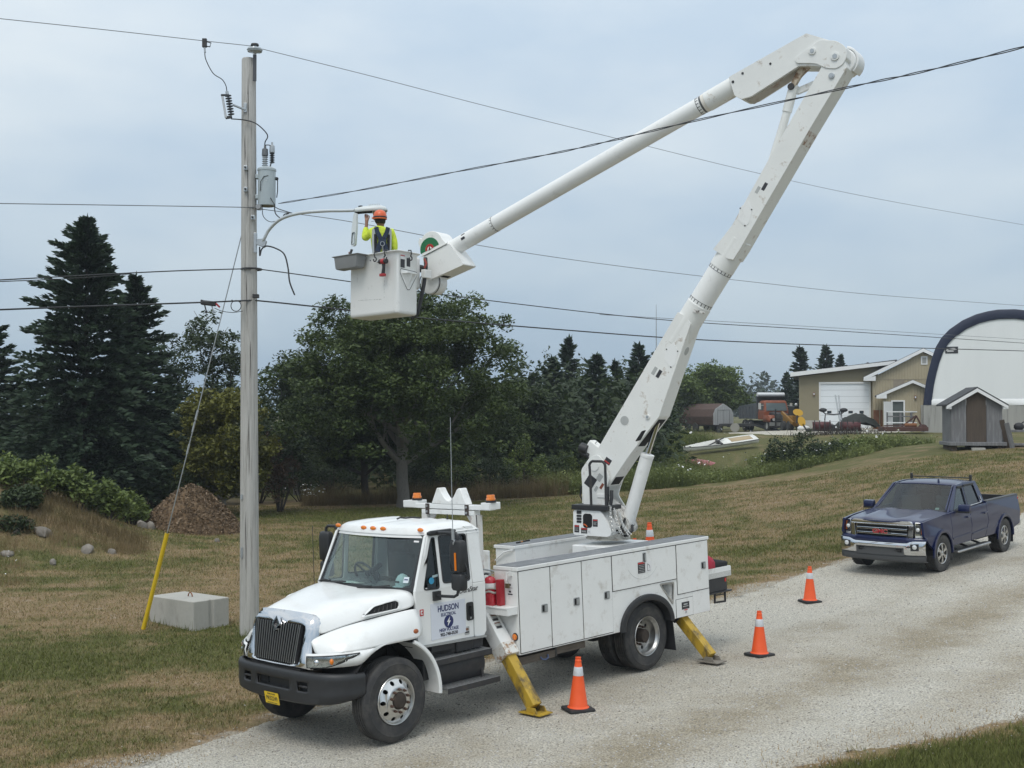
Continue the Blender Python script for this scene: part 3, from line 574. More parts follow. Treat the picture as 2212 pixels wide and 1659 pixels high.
    for k in range(7):
        x0 = .17 - k*.06; v = MB(); v.bar((x0, s*(vy(x0,1.62)+.024), 1.612+max(0,(x0-.1))*.3), (x0-.03, s*(vy(x0-.03,1.70)+.024), min(1.70, 1.655+(.17-x0)*.14)), .012, .008); v.build('vent_slat', BLACKP, vo, 0)
    ml = MB(); ml.sphere((-.37, s*1.172, 1.325), .045, 12, (1.1,.5,.75)); ml.build('side_marker', mat('amber_marker', (.35,.10,.03), .3) if s > 0 else AMBER, truck, 60)

# ---- grille and chrome nose
half = [(.805,0,1.668),(.79,.42,1.66),(.775,.55,1.643),(.765,.61,1.605),(.765,.645,1.55),(.785,.66,1.46),(.83,.662,1.36),(.875,.66,1.25),(.92,.672,1.16),(.95,.705,1.06),(.945,.69,1.005),(.95,.45,.985),(.955,0,.98)]
hin = [(.895,0,1.478),(.89,.06,1.50),(.885,.14,1.538),(.885,.46,1.538),(.888,.54,1.52),(.895,.553,1.47),(.915,.535,1.37),(.935,.52,1.27),(.952,.505,1.17),(.965,.488,1.10),(.972,.455,1.063),(.98,.30,1.055),(.985,0,1.052)]
def ring(h): return [Vector(p) for p in h] + [Vector((x, -y, z)) for x, y, z in reversed(h[1:-1])]
ro, ri_ = ring(half), ring(hin); mid = [a.lerp(c, .62) + Vector((.04,0,.0)) for a, c in zip(ro, ri_)]; q1 = [a.lerp(c, .22) + Vector((.026,0,.0)) for a, c in zip(ro, ri_)]
gr = MB().loft([[p+Vector((-.05,0,-.01)) for p in ro], ro, q1, mid, ri_, [p+Vector((-.06,0,0)) for p in ri_]], cap=False)
grille = gr.build('grille_surround', CHROME, truck, 50)
b = MB(); b.plate([(y, z) for x, y, z in hin] + [(-y, z) for x, y, z in reversed(hin[1:-1])], [], -.075, -.07, lambda y, z, t: (.985-.19*(z-1.05)+t, y, z)); b.build('grille_backing', DARK, grille, 0)
BARM = mat('grille_bar', (.32,.325,.325), .3, .9)
for i in range(20):
    y = -.47 + .94*i/19; zt = 1.53 - max(0, .10-abs(y))*.5; e = abs(y)
    if e > .44: y = math.copysign(.455, y)
    def gp(z): return Vector((.985-.19*(z-1.05)-.008, y*(1 + (z-1.3)*.20), z))
    b = MB(); b.bar(gp(1.058), gp(zt), .014, .05, (1,0,.2)); b.cm = 1; b.bar(gp(1.058)+Vector((.026,0,0)), gp(zt)+Vector((.026,0,0)), .018, .006, (1,0,.2)); b.build('grille_bar', [BLACKM, BARM], grille, 0)
em = frame((.945,0,1.515), (0,1,0), (-.2,0,1)); b = MB(); dia = lambda k: [(0,-.098*k),(.086*k,0),(0,.098*k),(-.086*k,0)]
b.plate(dia(1), [dia(.70)], -.03, .010, lambda a, c, t: (a, c, t), em)
eb = b.build('emblem', CHROME, grille, 0); b = MB(); b.plate(dia(.76), [], -.028, -.016, lambda a, c, t: (a, c, t), em); b.build('emblem_ground', BLACKP, eb, 0)

# ---- bumper
bc = [(1.04,0),(1.035,.30),(1.015,.60),(.97,.83),(.89,1.0),(.78,1.105),(.64,1.17),(.48,1.20)]
def bpt(sv):                                                   # point and outward normal along the bumper, sv in -1..1
    t = abs(sv)*(len(bc)-1); i = min(int(t), len(bc)-2); f = t-i; p = [bc[max(i-1,0)], bc[i], bc[i+1], bc[min(i+2, len(bc)-1)]]
    def cr_(k): return .5*((2*p[1][k]) + (-p[0][k]+p[2][k])*f + (2*p[0][k]-5*p[1][k]+4*p[2][k]-p[3][k])*f*f + (-p[0][k]+3*p[1][k]-3*p[2][k]+p[3][k])*f**3)
    x, y = cr_(0), cr_(1); dx, dy = p[2][0]-p[1][0], p[2][1]-p[1][1]; L = math.hypot(dx, dy); return x, math.copysign(y, sv if sv else 1), dy/L, -dx/L*(1 if sv >= 0 else -1)
def bump(sv, z, t):
    x, y, nx, ny = bpt(sv); k = -t - (.028*max(0,(z-.93)/.06)) - .03*max(0,(.68-z)/.12); return (x+nx*k, y+ny*k, z)
S1 = 1/(len(bc)-1)/.30                                          # bumper parameter per metre near the centre
HOLES = [(-.36*S1, .36*S1), (.50*S1, .715*S1), (-.715*S1, -.50*S1)]
cols = sorted(set([round(-1+2*i/60, 4) for i in range(61)] + [round(v, 4) for h in HOLES for v in h]))
def brow(sv, k):                                                # height and set-back of each row
    c = math.cos(PI*sv*.5); top = .955+.03*c; bot = .67-.105*max(c, 0)**.7
    z = (bot, bot+.03, .715, .74, .855, .885, top-.045, top-.012, top)[k]; return z, (.05, .008, .0, .004, .004, .0, .004, .022, .06)[k]
def bump(sv, z, t): x, y, nx, ny = bpt(sv); return (x-nx*t, y-ny*t, z)
g = MB(); nr = 9; W_ = len(cols)
g.v = [bump(c, *brow(c, k)) for k in range(nr) for c in cols]
for k in range(nr-1):
    for i in range(W_-1):
        m_ = (cols[i]+cols[i+1])/2
        if k == 3 and any(h0 < m_ < h1 for h0, h1 in HOLES): continue
        g.f.append((k*W_+i, k*W_+i+1, (k+1)*W_+i+1, (k+1)*W_+i)); g.m.append(0)
bp = g.build('bumper', BLACKP, truck, 50); md = bp.modifiers.new('th', 'SOLIDIFY'); md.thickness = .03; md.offset = -1
for h0, h1 in HOLES:
    r_ = MB(); cc = np.linspace(h0-.01, h1+.01, 8); r_.loft([[bump(c, z, t) for z, t in ((.73,.03),(.73,.075),(.865,.075),(.865,.03))] for c in cc], closed=False); r_.build('bumper_recess', BLACKP, bp, 30)
b = MB(); b.box(.955,.975,-.34,-.17,.75,.85); b.build('bumper_hole', DARK, bp, 0)
for y in (.6, -.6): b = MB(); b.bar((.985,y-.085,.795),(.985,y+.085,.795),.03,.025); b.build('tow_hook', BLACKM, bp, 30, .008)
b = MB(); b.box(.70,.99,-.55,.55,.955,1.0); b.build('bumper_gap', DARK, truck, 0)
# plate
pm = frame((1.048,.0,.588), (0,1,0), (.16,0,1)); PLY = mat('plate_yellow', (.72,.50,.03), .4, var=.06, dirt=(.3,.2,.06), dirt_amt=.4, dscale=9)
b = MB(); b.plate(rrect(-.152,.152,-.076,.076,.012), [], -.002, .002, lambda a, c, t: (a, c, t), pm); pl = b.build('license_plate', PLY, truck, 30)
text('PR52249', .078, pm @ MX(0,-.006,.003), 'plate_number', INK, pl, .86, .0004); text('NOVA SCOTIA', .026, pm @ MX(0,.053,.003), 'plate_province', INK, pl, .95); text("CANADA'S OCEAN PLAYGROUND", .014, pm @ MX(0,-.062,.003), 'plate_motto', INK, pl, 1.0)

# ---- door lettering
dm = frame((-1.045, 1.0605, 1.37), (-1,0,0), (0,0,1)); MS = 1.0
b = MB(); b.plate([(-.31,-.235),(.31,-.215),(.31,.235),(-.31,.24)], [], -.003, .0015, lambda a, c, t: (a, c, t), dm); mg = b.build('door_sign', MAGNET, truck, 0)
text('HUDSON', .112, dm @ MX(-.0,.155,.003), 'sign_lettering', NAVY, mg, .80, .0026); text('ELECTRICAL', .058, dm @ MX(-.0,.073,.003), 'sign_lettering', NAVY, mg, .84, .0012)
text('HIGH VOLTAGE', .060, dm @ MX(-.0,-.128,.003), 'sign_lettering', NAVY, mg, .80, .0014); text('902-748-0530', .060, dm @ MX(-.0,-.188,.003), 'sign_lettering', INK, mg, .92, .0016)
b = MB(); b.plate(circ(0,-.025,.083,32), [], .002, .004, lambda a, c, t: (a, c, t), dm); b.build('sign_roundel', NAVY, mg, 0)
b = MB(); b.plate([(.022,.036),(-.034,-.03),(-.006,-.03),(-.022,-.088),(.036,-.016),(.008,-.016)], [], .004, .006, lambda a, c, t: (a, c, t), dm); b.build('sign_bolt', WINK, mg, 0)
text('DuraStar', .095, frame((-1.43,1.0605,1.715), (-1,0,.03), (.25,0,1)), 'model_script', mat('badge_grey', (.13,.13,.14), .3, .6), truck, 1.0, .001)
def decal(x, z, w, h, name, m, ang=0, y=1.0575, par=None):
    f = frame((x, y, z), (-math.cos(ang),0,math.sin(ang)), (math.sin(ang),0,math.cos(ang))); b = MB(); b.plate(rrect(-w/2,w/2,-h/2,h/2,min(w,h)*.08), [], -.002, .002, lambda a, c, t: (a, c, t), f); return b.build(name, m, par or truck, 0)
decal(-.583,1.522,.065,.085,'red_decal',REDI); b = MB(); b.plate([(-.02,-.025),(.02,-.025),(.02,-.012),(-.006,-.012),(-.006,.01),(.012,.01),(.012,.03),(-.02,.03)], [], .003, .005, lambda a, c, t: (a, c, t), frame((-.583,1.0575,1.522),(-1,0,0),(0,0,1))); b.build('decal_mark', WINK, truck, 0)
dl = decal(-1.375,1.17,.085,.11,'inspection_decal',DECALG); decal(-1.375,1.19,.05,.03,'decal_picture',mat('brown_ink',(.2,.1,.06),.6),y=1.0605); decal(-1.375,1.15,.07,.018,'decal_text',INK,y=1.0605)
decal(-.66,1.815,.075,.03,'window_decal',WINK,y=1.05); b = MB(); b.plate(circ(0,0,.045,18), [], -.001, .001, lambda a, c, t: (a, c, t), frame((-.79,1.035,1.91),(-1,0,0),(0,0,1))); b.build('blue_sticker', mat('blue_sticker',(.05,.33,.55),.4), truck, 0); decal(-.87,1.965,.12,.03,'clear_sticker',mat('pale_sticker',(.4,.52,.55),.4),y=1.03,ang=.1)

# ---- mirrors
for s in (1, -1):
    m_ = MB(); m_.loft([[(-.93+dx*k, s*(1.42+a*w), z) for a, dx in ((-.5,.02),(-.42,.06),(0,.075),(.42,.06),(.5,.02),(.5,-.05),(-.5,-.05))] for z, w, k in ((2.03,.20,.8),(2.05,.235,1),(2.2,.25,1),(2.36,.245,1),(2.43,.22,.85),(2.45,.17,.5))])
    mo = m_.build('mirror', BLACKP, truck, 45, .012)
    m_ = MB(); m_.loft([[(-.93+dx*k, s*(1.42+a*w), z) for a, dx in ((-.5,.02),(-.42,.06),(0,.08),(.42,.06),(.5,.02),(.5,-.05),(-.5,-.05))] for z, w, k in ((1.795,.18,.8),(1.83,.215,1),(1.98,.225,1.0),(2.015,.20,.8))]); m_.build('convex_mirror', BLACKP, mo, 45, .012)
    if s > 0: m_ = MB(); m_.box(-.872,-.852,1.425,1.455,2.06,2.29); m_.build('mirror_reflector', AMBER, mo, 0)
    m_ = MB(); m_.box(-.90,-.78,min(s*1.04,s*1.095),max(s*1.04,s*1.095),1.65,1.77); m_.tube([(-.84,s*1.06,1.712),(-.85,s*1.2,1.712),(-.88,s*1.37,1.716),(-.90,s*1.41,1.74),(-.91,s*1.42,1.80)], .02, 10); m_.build('mirror_arm', BLACKP, mo, 45); m_ = MB(); m_.tube([(-.95,s*1.0,2.525),(-.95,s*1.2,2.53),(-.94,s*1.38,2.53),(-.935,s*1.42,2.50),(-.93,s*1.42,2.44)], .022, 10)
    m_.loft([[(x, s*(.985+t), 2.525+dz) for t, dz in ((0,-.035*k),(.03,-.03*k),(.04,0),(.03,.03*k),(0,.035*k))] for x, k in ((-.78,.5),(-.84,1),(-1.2,1),(-1.27,.5))])
    m_.build('mirror_arm', BLACKP, mo, 45); m_ = MB(); m_.tube([(-.93,s*1.53,2.16),(-.96,s*1.555,2.05),(-.96,s*1.555,1.98),(-.94,s*1.51,1.955)], .014, 8)
    m_.build('mirror_arm', BLACKP, mo, 45)
b = MB(); b.tube([(-.85,1.42,2.46),(-.85,1.42,2.60)], .02, 8); b.tube([(-.85,1.42,2.58),(-.86,1.42,3.2),(-.88,1.42,4.05)], [.006,.005,.004], 6); b.tube([(-.85,1.42,2.5),(-.85,1.44,2.44),(-.85,1.42,2.40),(-.87,1.40,2.42)], .009, 6); b.build('whip_antenna', STEEL, truck)
b = MB(); b.tube([(-.53,-1.2,1.5),(-.53,-1.2,2.58)], .005, 6); b.build('whip_antenna', BLACKM, truck)

# ---- steps and tanks under the cab
CHK = mat('chequer_plate', (.33,.33,.33), .45, .7, var=.35, vscale=60, bump=.5, bscale=90)
for z, y0, y1, x0, x1 in ((.855,.80,1.12,-.74,-1.76),(.475,.86,1.20,-.86,-1.82)):
    b = MB(); b.box(x1,x0,y0,y1,z,z+.03); b.cm = 1; b.box(x1,x0,y1+.001,y1+.012,z-.045,z+.028); st = b.build('step', [CHK, BLACKM], truck, 0, .004)
    for k in range(12):
        for j in range(3):
            q = MB(); xx = x0-.06-k*(x0-x1-.1)/11.5; yy = y0+.07+j*.10; q.bar((xx-.015,yy-.01,z+.031),(xx+.015,yy+.01,z+.031),.008,.006); q.build('step_cleat', STEEL, st, 0)
b = MB(); b.cyl((-.80,.78,.70),(-1.70,.78,.70),.27,n=28); b.box(-1.72,-.78,.5,1.0,.90,1.06); b.build('fuel_tank', BLACKM, truck, 40, .01)
b = MB(); b.box(-1.15,-.62,.62,1.0,.62,.98); b.box(-1.5,-1.2,1.0,1.03,.9,1.06); b.build('battery_box', BLACKP, truck, 30, .03)
for x in (-.8,-1.65): b = MB(); b.bar((x,.98,.98),(x,1.05,.46),.04,.02); b.build('step_bracket', BLACKM, truck, 0)
# ================================================================== BUCKET TRUCK: utility body
Y1 = 1.215
def yz(a, c, t): return (a, t, c)
archp = [(-5.037 + .60*math.cos(a), .705 + .455*math.sin(a)) for a in np.linspace(0, PI, 17)]
ol = [(-2.21,.715),(-2.21,1.925),(-6.71,1.925),(-6.71,.705)] + [(p[0], p[1]) for p in archp[::-1]][::-1][:0]
ol = [(-6.71,1.925),(-6.71,.705)] + [(x, z) for x, z in reversed([(-5.037 - .60*math.cos(a), .705 + .455*math.sin(a)) for a in np.linspace(PI, 0, 17)])] + [(-2.21,.715),(-2.21,1.925)]
tri_h = [(-5.425,1.285),(-5.735,1.278),(-5.70,.985)]
b = MB(); b.plate(ol, [rpoly(tri_h, .05)], .765, Y1, yz)
box_l = b.build('side_cabinet', BODYW, truck, 0, .008)
olr = [(x if x < -4.2 else -4.19, z) for x, z in ol]
b = MB(); b.plate(olr, [], -Y1, -.765, yz); box_r = b.build('side_cabinet', BODYW, truck, 0, .008)
for bx, s, x0 in ((box_l, 1, -2.205), (box_r, -1, -4.175)):
    q = MB(); q.box(-6.722, x0+.006, min(s*.755, s*1.236), max(s*.755, s*1.236), 1.879, 1.930); q.build('top_rail', BODYW, bx, 0, .006)
    q = MB(); q.box(-6.70, x0-.02, min(s*.78, s*1.21), max(s*.78, s*1.21), 1.931, 1.937); q.build('nonslip_top', GREYT, bx, 0)
    fl = MB(); aa = np.linspace(0, PI, 24)
    fl.loft([[(-5.037 + (rx)*math.cos(a), s*y, .70 + rz*math.sin(a)) for rx, rz, y in ((.56,.40,1.0),(.56,.40,1.262),(.60,.445,1.275),(.655,.492,1.262),(.66,.495,1.217),(.60,.44,1.205))] for a in aa]); fl.build('wheel_flare', BLACKP, bx, 40)
    ln = MB(); ln.loft([[(-5.037 + .60*math.cos(a), s*y, .70 + .455*math.sin(a)) for y in (.5, .77)] for a in aa], closed=False); ln.build('wheel_well', DARK, bx, 40)
    mf = MB(); mf.loft([[(-5.70,s*(.66),.72),(-5.70,s*1.2,.72),(-5.715,s*1.2,.72),(-5.715,s*.66,.72)],[(-5.745,s*.66,.21),(-5.745,s*1.21,.21),(-5.76,s*1.21,.21),(-5.76,s*.66,.21)]]); mf.build('mud_flap', BLACKP, truck, 0)
SEAL = mat('door_gasket', (.03,.03,.03), .8)
def door(x0, x1, z0, z1, latch=None, lw=.13, lh=.12, name='compartment_door'):
    sx = MB(); sx.box(x1-.006, x0+.006, Y1-.004, Y1+.003, z0-.006, z1+.006); s_ = sx.build('door_gasket', SEAL, box_l, 0)
    d = MB(); d.box(x1+.005, x0-.005, Y1, Y1+.013, z0+.005, z1-.005); o = d.build(name, BODYW, box_l, 0, .004)
    if latch:
        lx, lz = latch; f = MB(); f.plate(rrect(lx-lw/2, lx+lw/2, lz-lh/2, lz+lh/2, .018), [rrect(lx-lw/2+.014, lx+lw/2-.014, lz-lh/2+.014, lz+lh/2-.014, .01)], Y1+.010, Y1+.02, yz); l_ = f.build('latch', STEEL, o, 25)
        k = MB(); k.box(lx-lw/2+.012, lx+lw/2-.012, Y1+.011, Y1+.0145, lz-lh/2+.012, lz+lh/2-.012); k.cm = 1; k.box(lx-lw*.36, lx+lw*.06, Y1+.0145, Y1+.03, lz-lh*.34, lz+lh*.34); k.build('latch_paddle', [DARK, STEEL], o, 0, .003)
    return o
door(-2.228,-2.865,.738,1.872,(-2.727,1.297)); door(-2.875,-3.545,.733,1.872,(-3.41,1.30)); door(-3.555,-4.225,.733,1.872,(-4.093,1.302))
wide = door(-4.245,-5.825,1.335,1.872,(-5.018,1.765),.085,.155); door(-5.845,-6.690,1.080,1.872,(-6.552,1.47))
b = MB(); b.box(-6.24,-5.80,Y1,Y1+.006,.712,1.0); b.build('outrigger_cover', BODYW, box_l, 0, .002); b = MB(); b.box(-6.25,-5.79,Y1-.004,Y1+.002,.706,1.007); b.build('door_gasket', SEAL, box_l, 0)
b = MB(); b.box(-6.70,-6.245,Y1,Y1+.006,.712,1.066); b.build('corner_panel', BODYW, box_l, 0, .002)
b = MB(); b.plate(rpoly([(-5.375,1.315),(-5.765,1.305),(-5.715,.925)], .05), [rpoly(tri_h, .05)], Y1-.02, Y1+.012, yz); b.build('fuel_filler_frame', ALUD, box_l, 25, .004)
b = MB(); b.box(-5.76,-5.38,1.02,1.03,.95,1.3); b.build('fuel_filler_recess', mat('filler_grey', (.12,.12,.12), .6), box_l, 0)
def bdecal(x, z, w, h, name, m, off=.0145, par=None):
    q = MB(); q.box(x-w/2, x+w/2, Y1+off, Y1+off+.002, z-h/2, z+h/2); return q.build(name, m, par or box_l, 0)
def warning(x, z, w, h, off=.0145, par=None, pic=True):       # dark warning label: red header, text lines, and a diagram beside it
    d = bdecal(x, z, w, h, 'warning_label', INK, off, par); bdecal(x, z+h*.41, w*.92, h*.14, 'label_header', REDI, off+.002, d)
    for k in range(5): bdecal(x + w*.02*(k % 2), z+h*(.22-.15*k), w*(.80-.07*(k % 3)), h*.035, 'label_line', DECALG, off+.002, d)
    return d
warning(-4.94,1.617,.175,.17,par=wide); dg = bdecal(-5.115,1.617,.155,.165,'diagram_label',WINK,par=wide)
for (a, c, e, f) in ((-5.09,1.56,-5.09,1.66),(-5.09,1.66,-5.14,1.63),(-5.14,1.63,-5.15,1.58),(-5.08,1.555,-5.16,1.555)):
    q = MB(); q.bar((a, Y1+.0168, c),(e, Y1+.0168, f),.006,.002,(0,1,0)); q.build('diagram_line', INK, dg, 0)
d = bdecal(-6.035,.885,.20,.115,'warning_label',INK,.0075); bdecal(-6.035,.905,.10,.02,'label_line',DECALG,.0095,d); bdecal(-6.035,.872,.15,.012,'label_line',DECALG,.0095,d); bdecal(-6.04,.79,.10,.075,'diagram_label',WINK,.0075); bdecal(-6.04,.815,.085,.016,'label_header',REDI,.0095)
for dx in (-.015,.015):
    q = MB(); q.bar((-6.04+dx*.5,Y1+.0105,.80),(-6.04+dx,Y1+.0105,.76),.007,.002,(0,1,0)); q.build('diagram_line', INK, box_l, 0)
scr = MB(); scr.tube([(-4.98+.42*math.cos(a), Y1+.0135, 1.80+.36*math.sin(a)) for a in np.linspace(R(215), R(330), 30)], .0022, 4); scr.build('scuff_mark', DECALG, wide, 0)
# front wall of the left cabinet: shelf, hooks, lamp, labels
b = MB(); b.box(-2.204,-1.99,.60,1.205,1.375,1.392); b.box(-2.02,-2.0,.60,1.205,1.285,1.40); b.box(-2.204,-2.02,1.19,1.205,1.285,1.375); b.build('front_shelf', BODYW, box_l, 0, .003)
b = MB(); b.box(-2.206,-2.200,.79,1.205,.72,1.25); b.build('front_panel', BODYW, box_l, 0)
FRM = frame((-2.2,1.15,.968), (0,1,0), (0,0,1)); b = MB(); b.lathe([(.055,0),(.055,.008),(.045,.012),(.045,.014)], 24, FRM); m_ = b.build('side_lamp', BLACKP, truck, 30); b = MB(); b.lathe([(.044,.012),(.042,.022),(.025,.028),(0,.03)], 24, FRM); b.build('lamp_lens', AMBER, m_, 40)
for z, nm in ((1.668,'name_label'),(1.572,'name_label')):
    b = MB(); b.box(-2.209,-2.206,1.015,1.135,z-.042,z+.042); lb = b.build(nm, WINK, box_l, 0); b = MB(); b.box(-2.2065,-2.2045,1.05,1.095,z+.002,z+.028); b.build('label_picture', INK, lb, 0)
    b = MB(); b.box(-2.2065,-2.2045,1.03,1.12,z-.03,z-.012 if z < 1.6 else z-.024); b.build('label_line', INK, lb, 0)
b = MB(); b.tube([(-2.2,1.10,1.86),(-2.17,1.10,1.865),(-2.165,1.05,1.84),(-2.165,1.05,1.73),(-2.165,1.06,1.70)], .008, 6); b.box(-2.21,-2.17,1.085,1.125,1.81,1.85); b.build('latch_hook', BODYW, box_l, 30)
# right cabinet front, rod, and bed
b = MB(); b.tube([(-4.16,-1.20,1.68),(-4.15,-.99,1.82),(-4.15,-.82,1.865),(-4.19,-.80,1.865)], .012, 8); b.build('grab_rod', BODYW, box_r)
b = MB(); b.box(-3.54,-3.50,-.86,-.68,1.2,1.93); b.build('bed_post', BODYW, truck, 0, .006)
b = MB(); b.box(-6.7,-2.2,-.765,.765,.95,1.02); b.build('bed_floor', GREYT, truck, 0)
b = MB(); b.box(-2.25,-2.21,-1.2,.77,.95,1.32); b.build('bed_headboard', BODYW, truck, 0, .005)
b = MB(); b.box(-6.715,-6.68,-.765,.765,1.0,1.45); b.build('tailgate', BODYW, truck, 0, .005)
b = MB(); b.box(-2.24,-2.0,.2,.62,1.0,1.75); b.build('valve_box', mat('grey_bin', (.30,.31,.31), .6, var=.2), truck, 0, .02)
# wooden cribbing under the body
WOODG = mat('weathered_crib_wood', (.13,.11,.09), .9, var=.35, vscale=5, stretch=(1,6,6), bump=.4)
for x0, x1 in ((-2.30,-3.04),(-3.07,-3.70)):
    b = MB(); b.box(x1,x0,.74,1.11,.545 if x0 > -3 else .575,.655 if x0 > -3 else .675); b.build('crib_board', WOODG, truck, 0, .006)
b = MB(); b.box(-3.8,-2.22,.7,1.1,.675,.70); b.box(-3.04,-3.075,.74,1.115,.55,.70); b.build('crib_rack', BLACKM, truck, 0)
b = MB(); b.tube([(-2.72,1.12,.60),(-2.74,1.14,.565),(-2.80,1.15,.555),(-2.86,1.14,.575),(-2.87,1.12,.61)], .012, 6); b.build('rope_handle', mat('blue_rope', (.12,.16,.30), .8), truck, 60)
# tail: tray, bumper, steps
b = MB(); b.plate([(-6.72,1.185),(-7.52,1.185),(-7.52,1.335),(-7.50,1.355),(-6.72,1.355)], [], 1.085, 1.10, yz); b.plate([(-6.72,1.185),(-7.52,1.185),(-7.52,1.355),(-6.72,1.355)], [], -1.1, -1.085, yz); b.box(-7.52,-7.50,-1.085,1.085,1.185,1.35); b.box(-7.5,-6.72,-1.085,1.085,1.185,1.20); b.build('tail_tray', BODYW, truck, 0, .004)
b = MB(); b.box(-7.51,-6.75,1.1005,1.104,1.19,1.275); b.build('tread_strip', mat('white_chequer', (.62,.62,.60), .5, .3, var=.25, vscale=70, bump=.6, bscale=110), truck, 0)
b = MB(); b.box(-7.40,-6.72,-1.05,1.09,.955,1.184); b.build('tail_bumper', BLACKM, truck, 0, .008); b = MB(); b.box(-7.415,-7.40,.98,1.06,1.11,1.16); b.build('tail_lamp', REDL, truck, 0)
b = MB(); b.box(-7.33,-7.37,1.091,1.098,1.10,1.16); b.build('tail_lamp', REDL, truck, 0)
b = MB(); b.box(-7.5,-6.8,.55,1.12,.925,.95); b.build('tail_step', BLACKM, truck, 0, .004)
b = MB(); b.tube([(-7.05,1.08,.93),(-7.04,1.08,.78),(-7.34,1.08,.765),(-7.34,1.08,.93)], .02, 6); b.bar((-7.05,1.08,.90),(-7.34,1.08,.89),.02,.02); b.build('step_frame', BLACKM, truck, 0)

# ---- boom rest behind the cab
b = MB(); b.box(-2.13,-2.0,-.91,.93,2.728,2.795); rest = b.build('boom_rest_bar', WHITE, truck, 0, .006)
for s, y in ((-1,-.78),(1,.93)):
    b = MB(); b.box(-2.22,-1.99,y-.13 if s < 0 else y-.16,y+.15 if s < 0 else y+.005,2.735,2.835); pd = b.build('beacon_platform', WHITE, rest, 0, .008)
for y in (-.69,.885):
    q = MB(); q.lathe([(.075,0),(.075,.028),(.062,.03)], 22, MX(-2.08,y,2.836)); bc_ = q.build('beacon', BLACKP, truck, 30)
    q = MB(); q.lathe([(.066,.03),(.070,.045),(.066,.05),(.069,.058),(.061,.064),(.058,.075),(.061,.082),(.058,.088),(.057,.10),(.054,.108),(.0,.11)], 22, MX(-2.08,y,2.836)); q.build('beacon_lens', AMBER, bc_, 25)
b = MB(); b.box(-2.12,-1.995,-.50,.62,2.65,2.716); b.build('lower_rest_bar', BODYW, rest, 0, .004)
b = MB(); vs = [(-.285,2.797),(-.155,3.03),(-.10,3.03)] + [(.09+.19*t, 2.842 + .185*abs(t)**1.75) for t in np.linspace(-.95,.95,15)] + [(.305,3.03),(.345,3.03),(.46,2.797)]
b.plate(vs, [], -2.13, -2.0, lambda y, z, t: (t, y, z)); b.build('boom_saddle', BODYW, rest, 40, .012)
for y in (-.365,.478): b = MB(); b.box(-1.998,-1.985,y-.038,y+.038,2.645,2.80); k_ = b.build('saddle_bracket', mat('brown_steel', (.05,.035,.03), .7, var=.4, vscale=20), rest, 0, .003); q = MB(); [q.cyl((-1.985,y,z),(-1.975,y,z),.018,n=8) for z in (2.685,2.765)]; q.build('bracket_bolts', STEEL, k_, 0)
for y in (-.45,.60): b = MB(); b.box(-2.12,-2.0,y-.06,y+.06,1.3,2.65); b.plate([(y-.06-.0,2.65),(y-.06,2.45),(y-.20,2.65)] if y > 0 else [(y+.06,2.65),(y+.06,2.45),(y+.20,2.65)], [], -2.08, -2.05, lambda a, c, t: (t, a, c)); b.build('rest_post', mat('rusty_white', (.70,.69,.66), .5, dirt=(.25,.09,.04), dirt_amt=.9, dscale=7, dlo=.5), rest, 0, .004)
b = MB(); b.tube([(-2.0,.66,2.66),(-1.97,.70,2.5),(-1.96,.66,2.40),(-1.98,.62,2.2)], .007, 6); b.build('beacon_cable', BLACKP, rest)

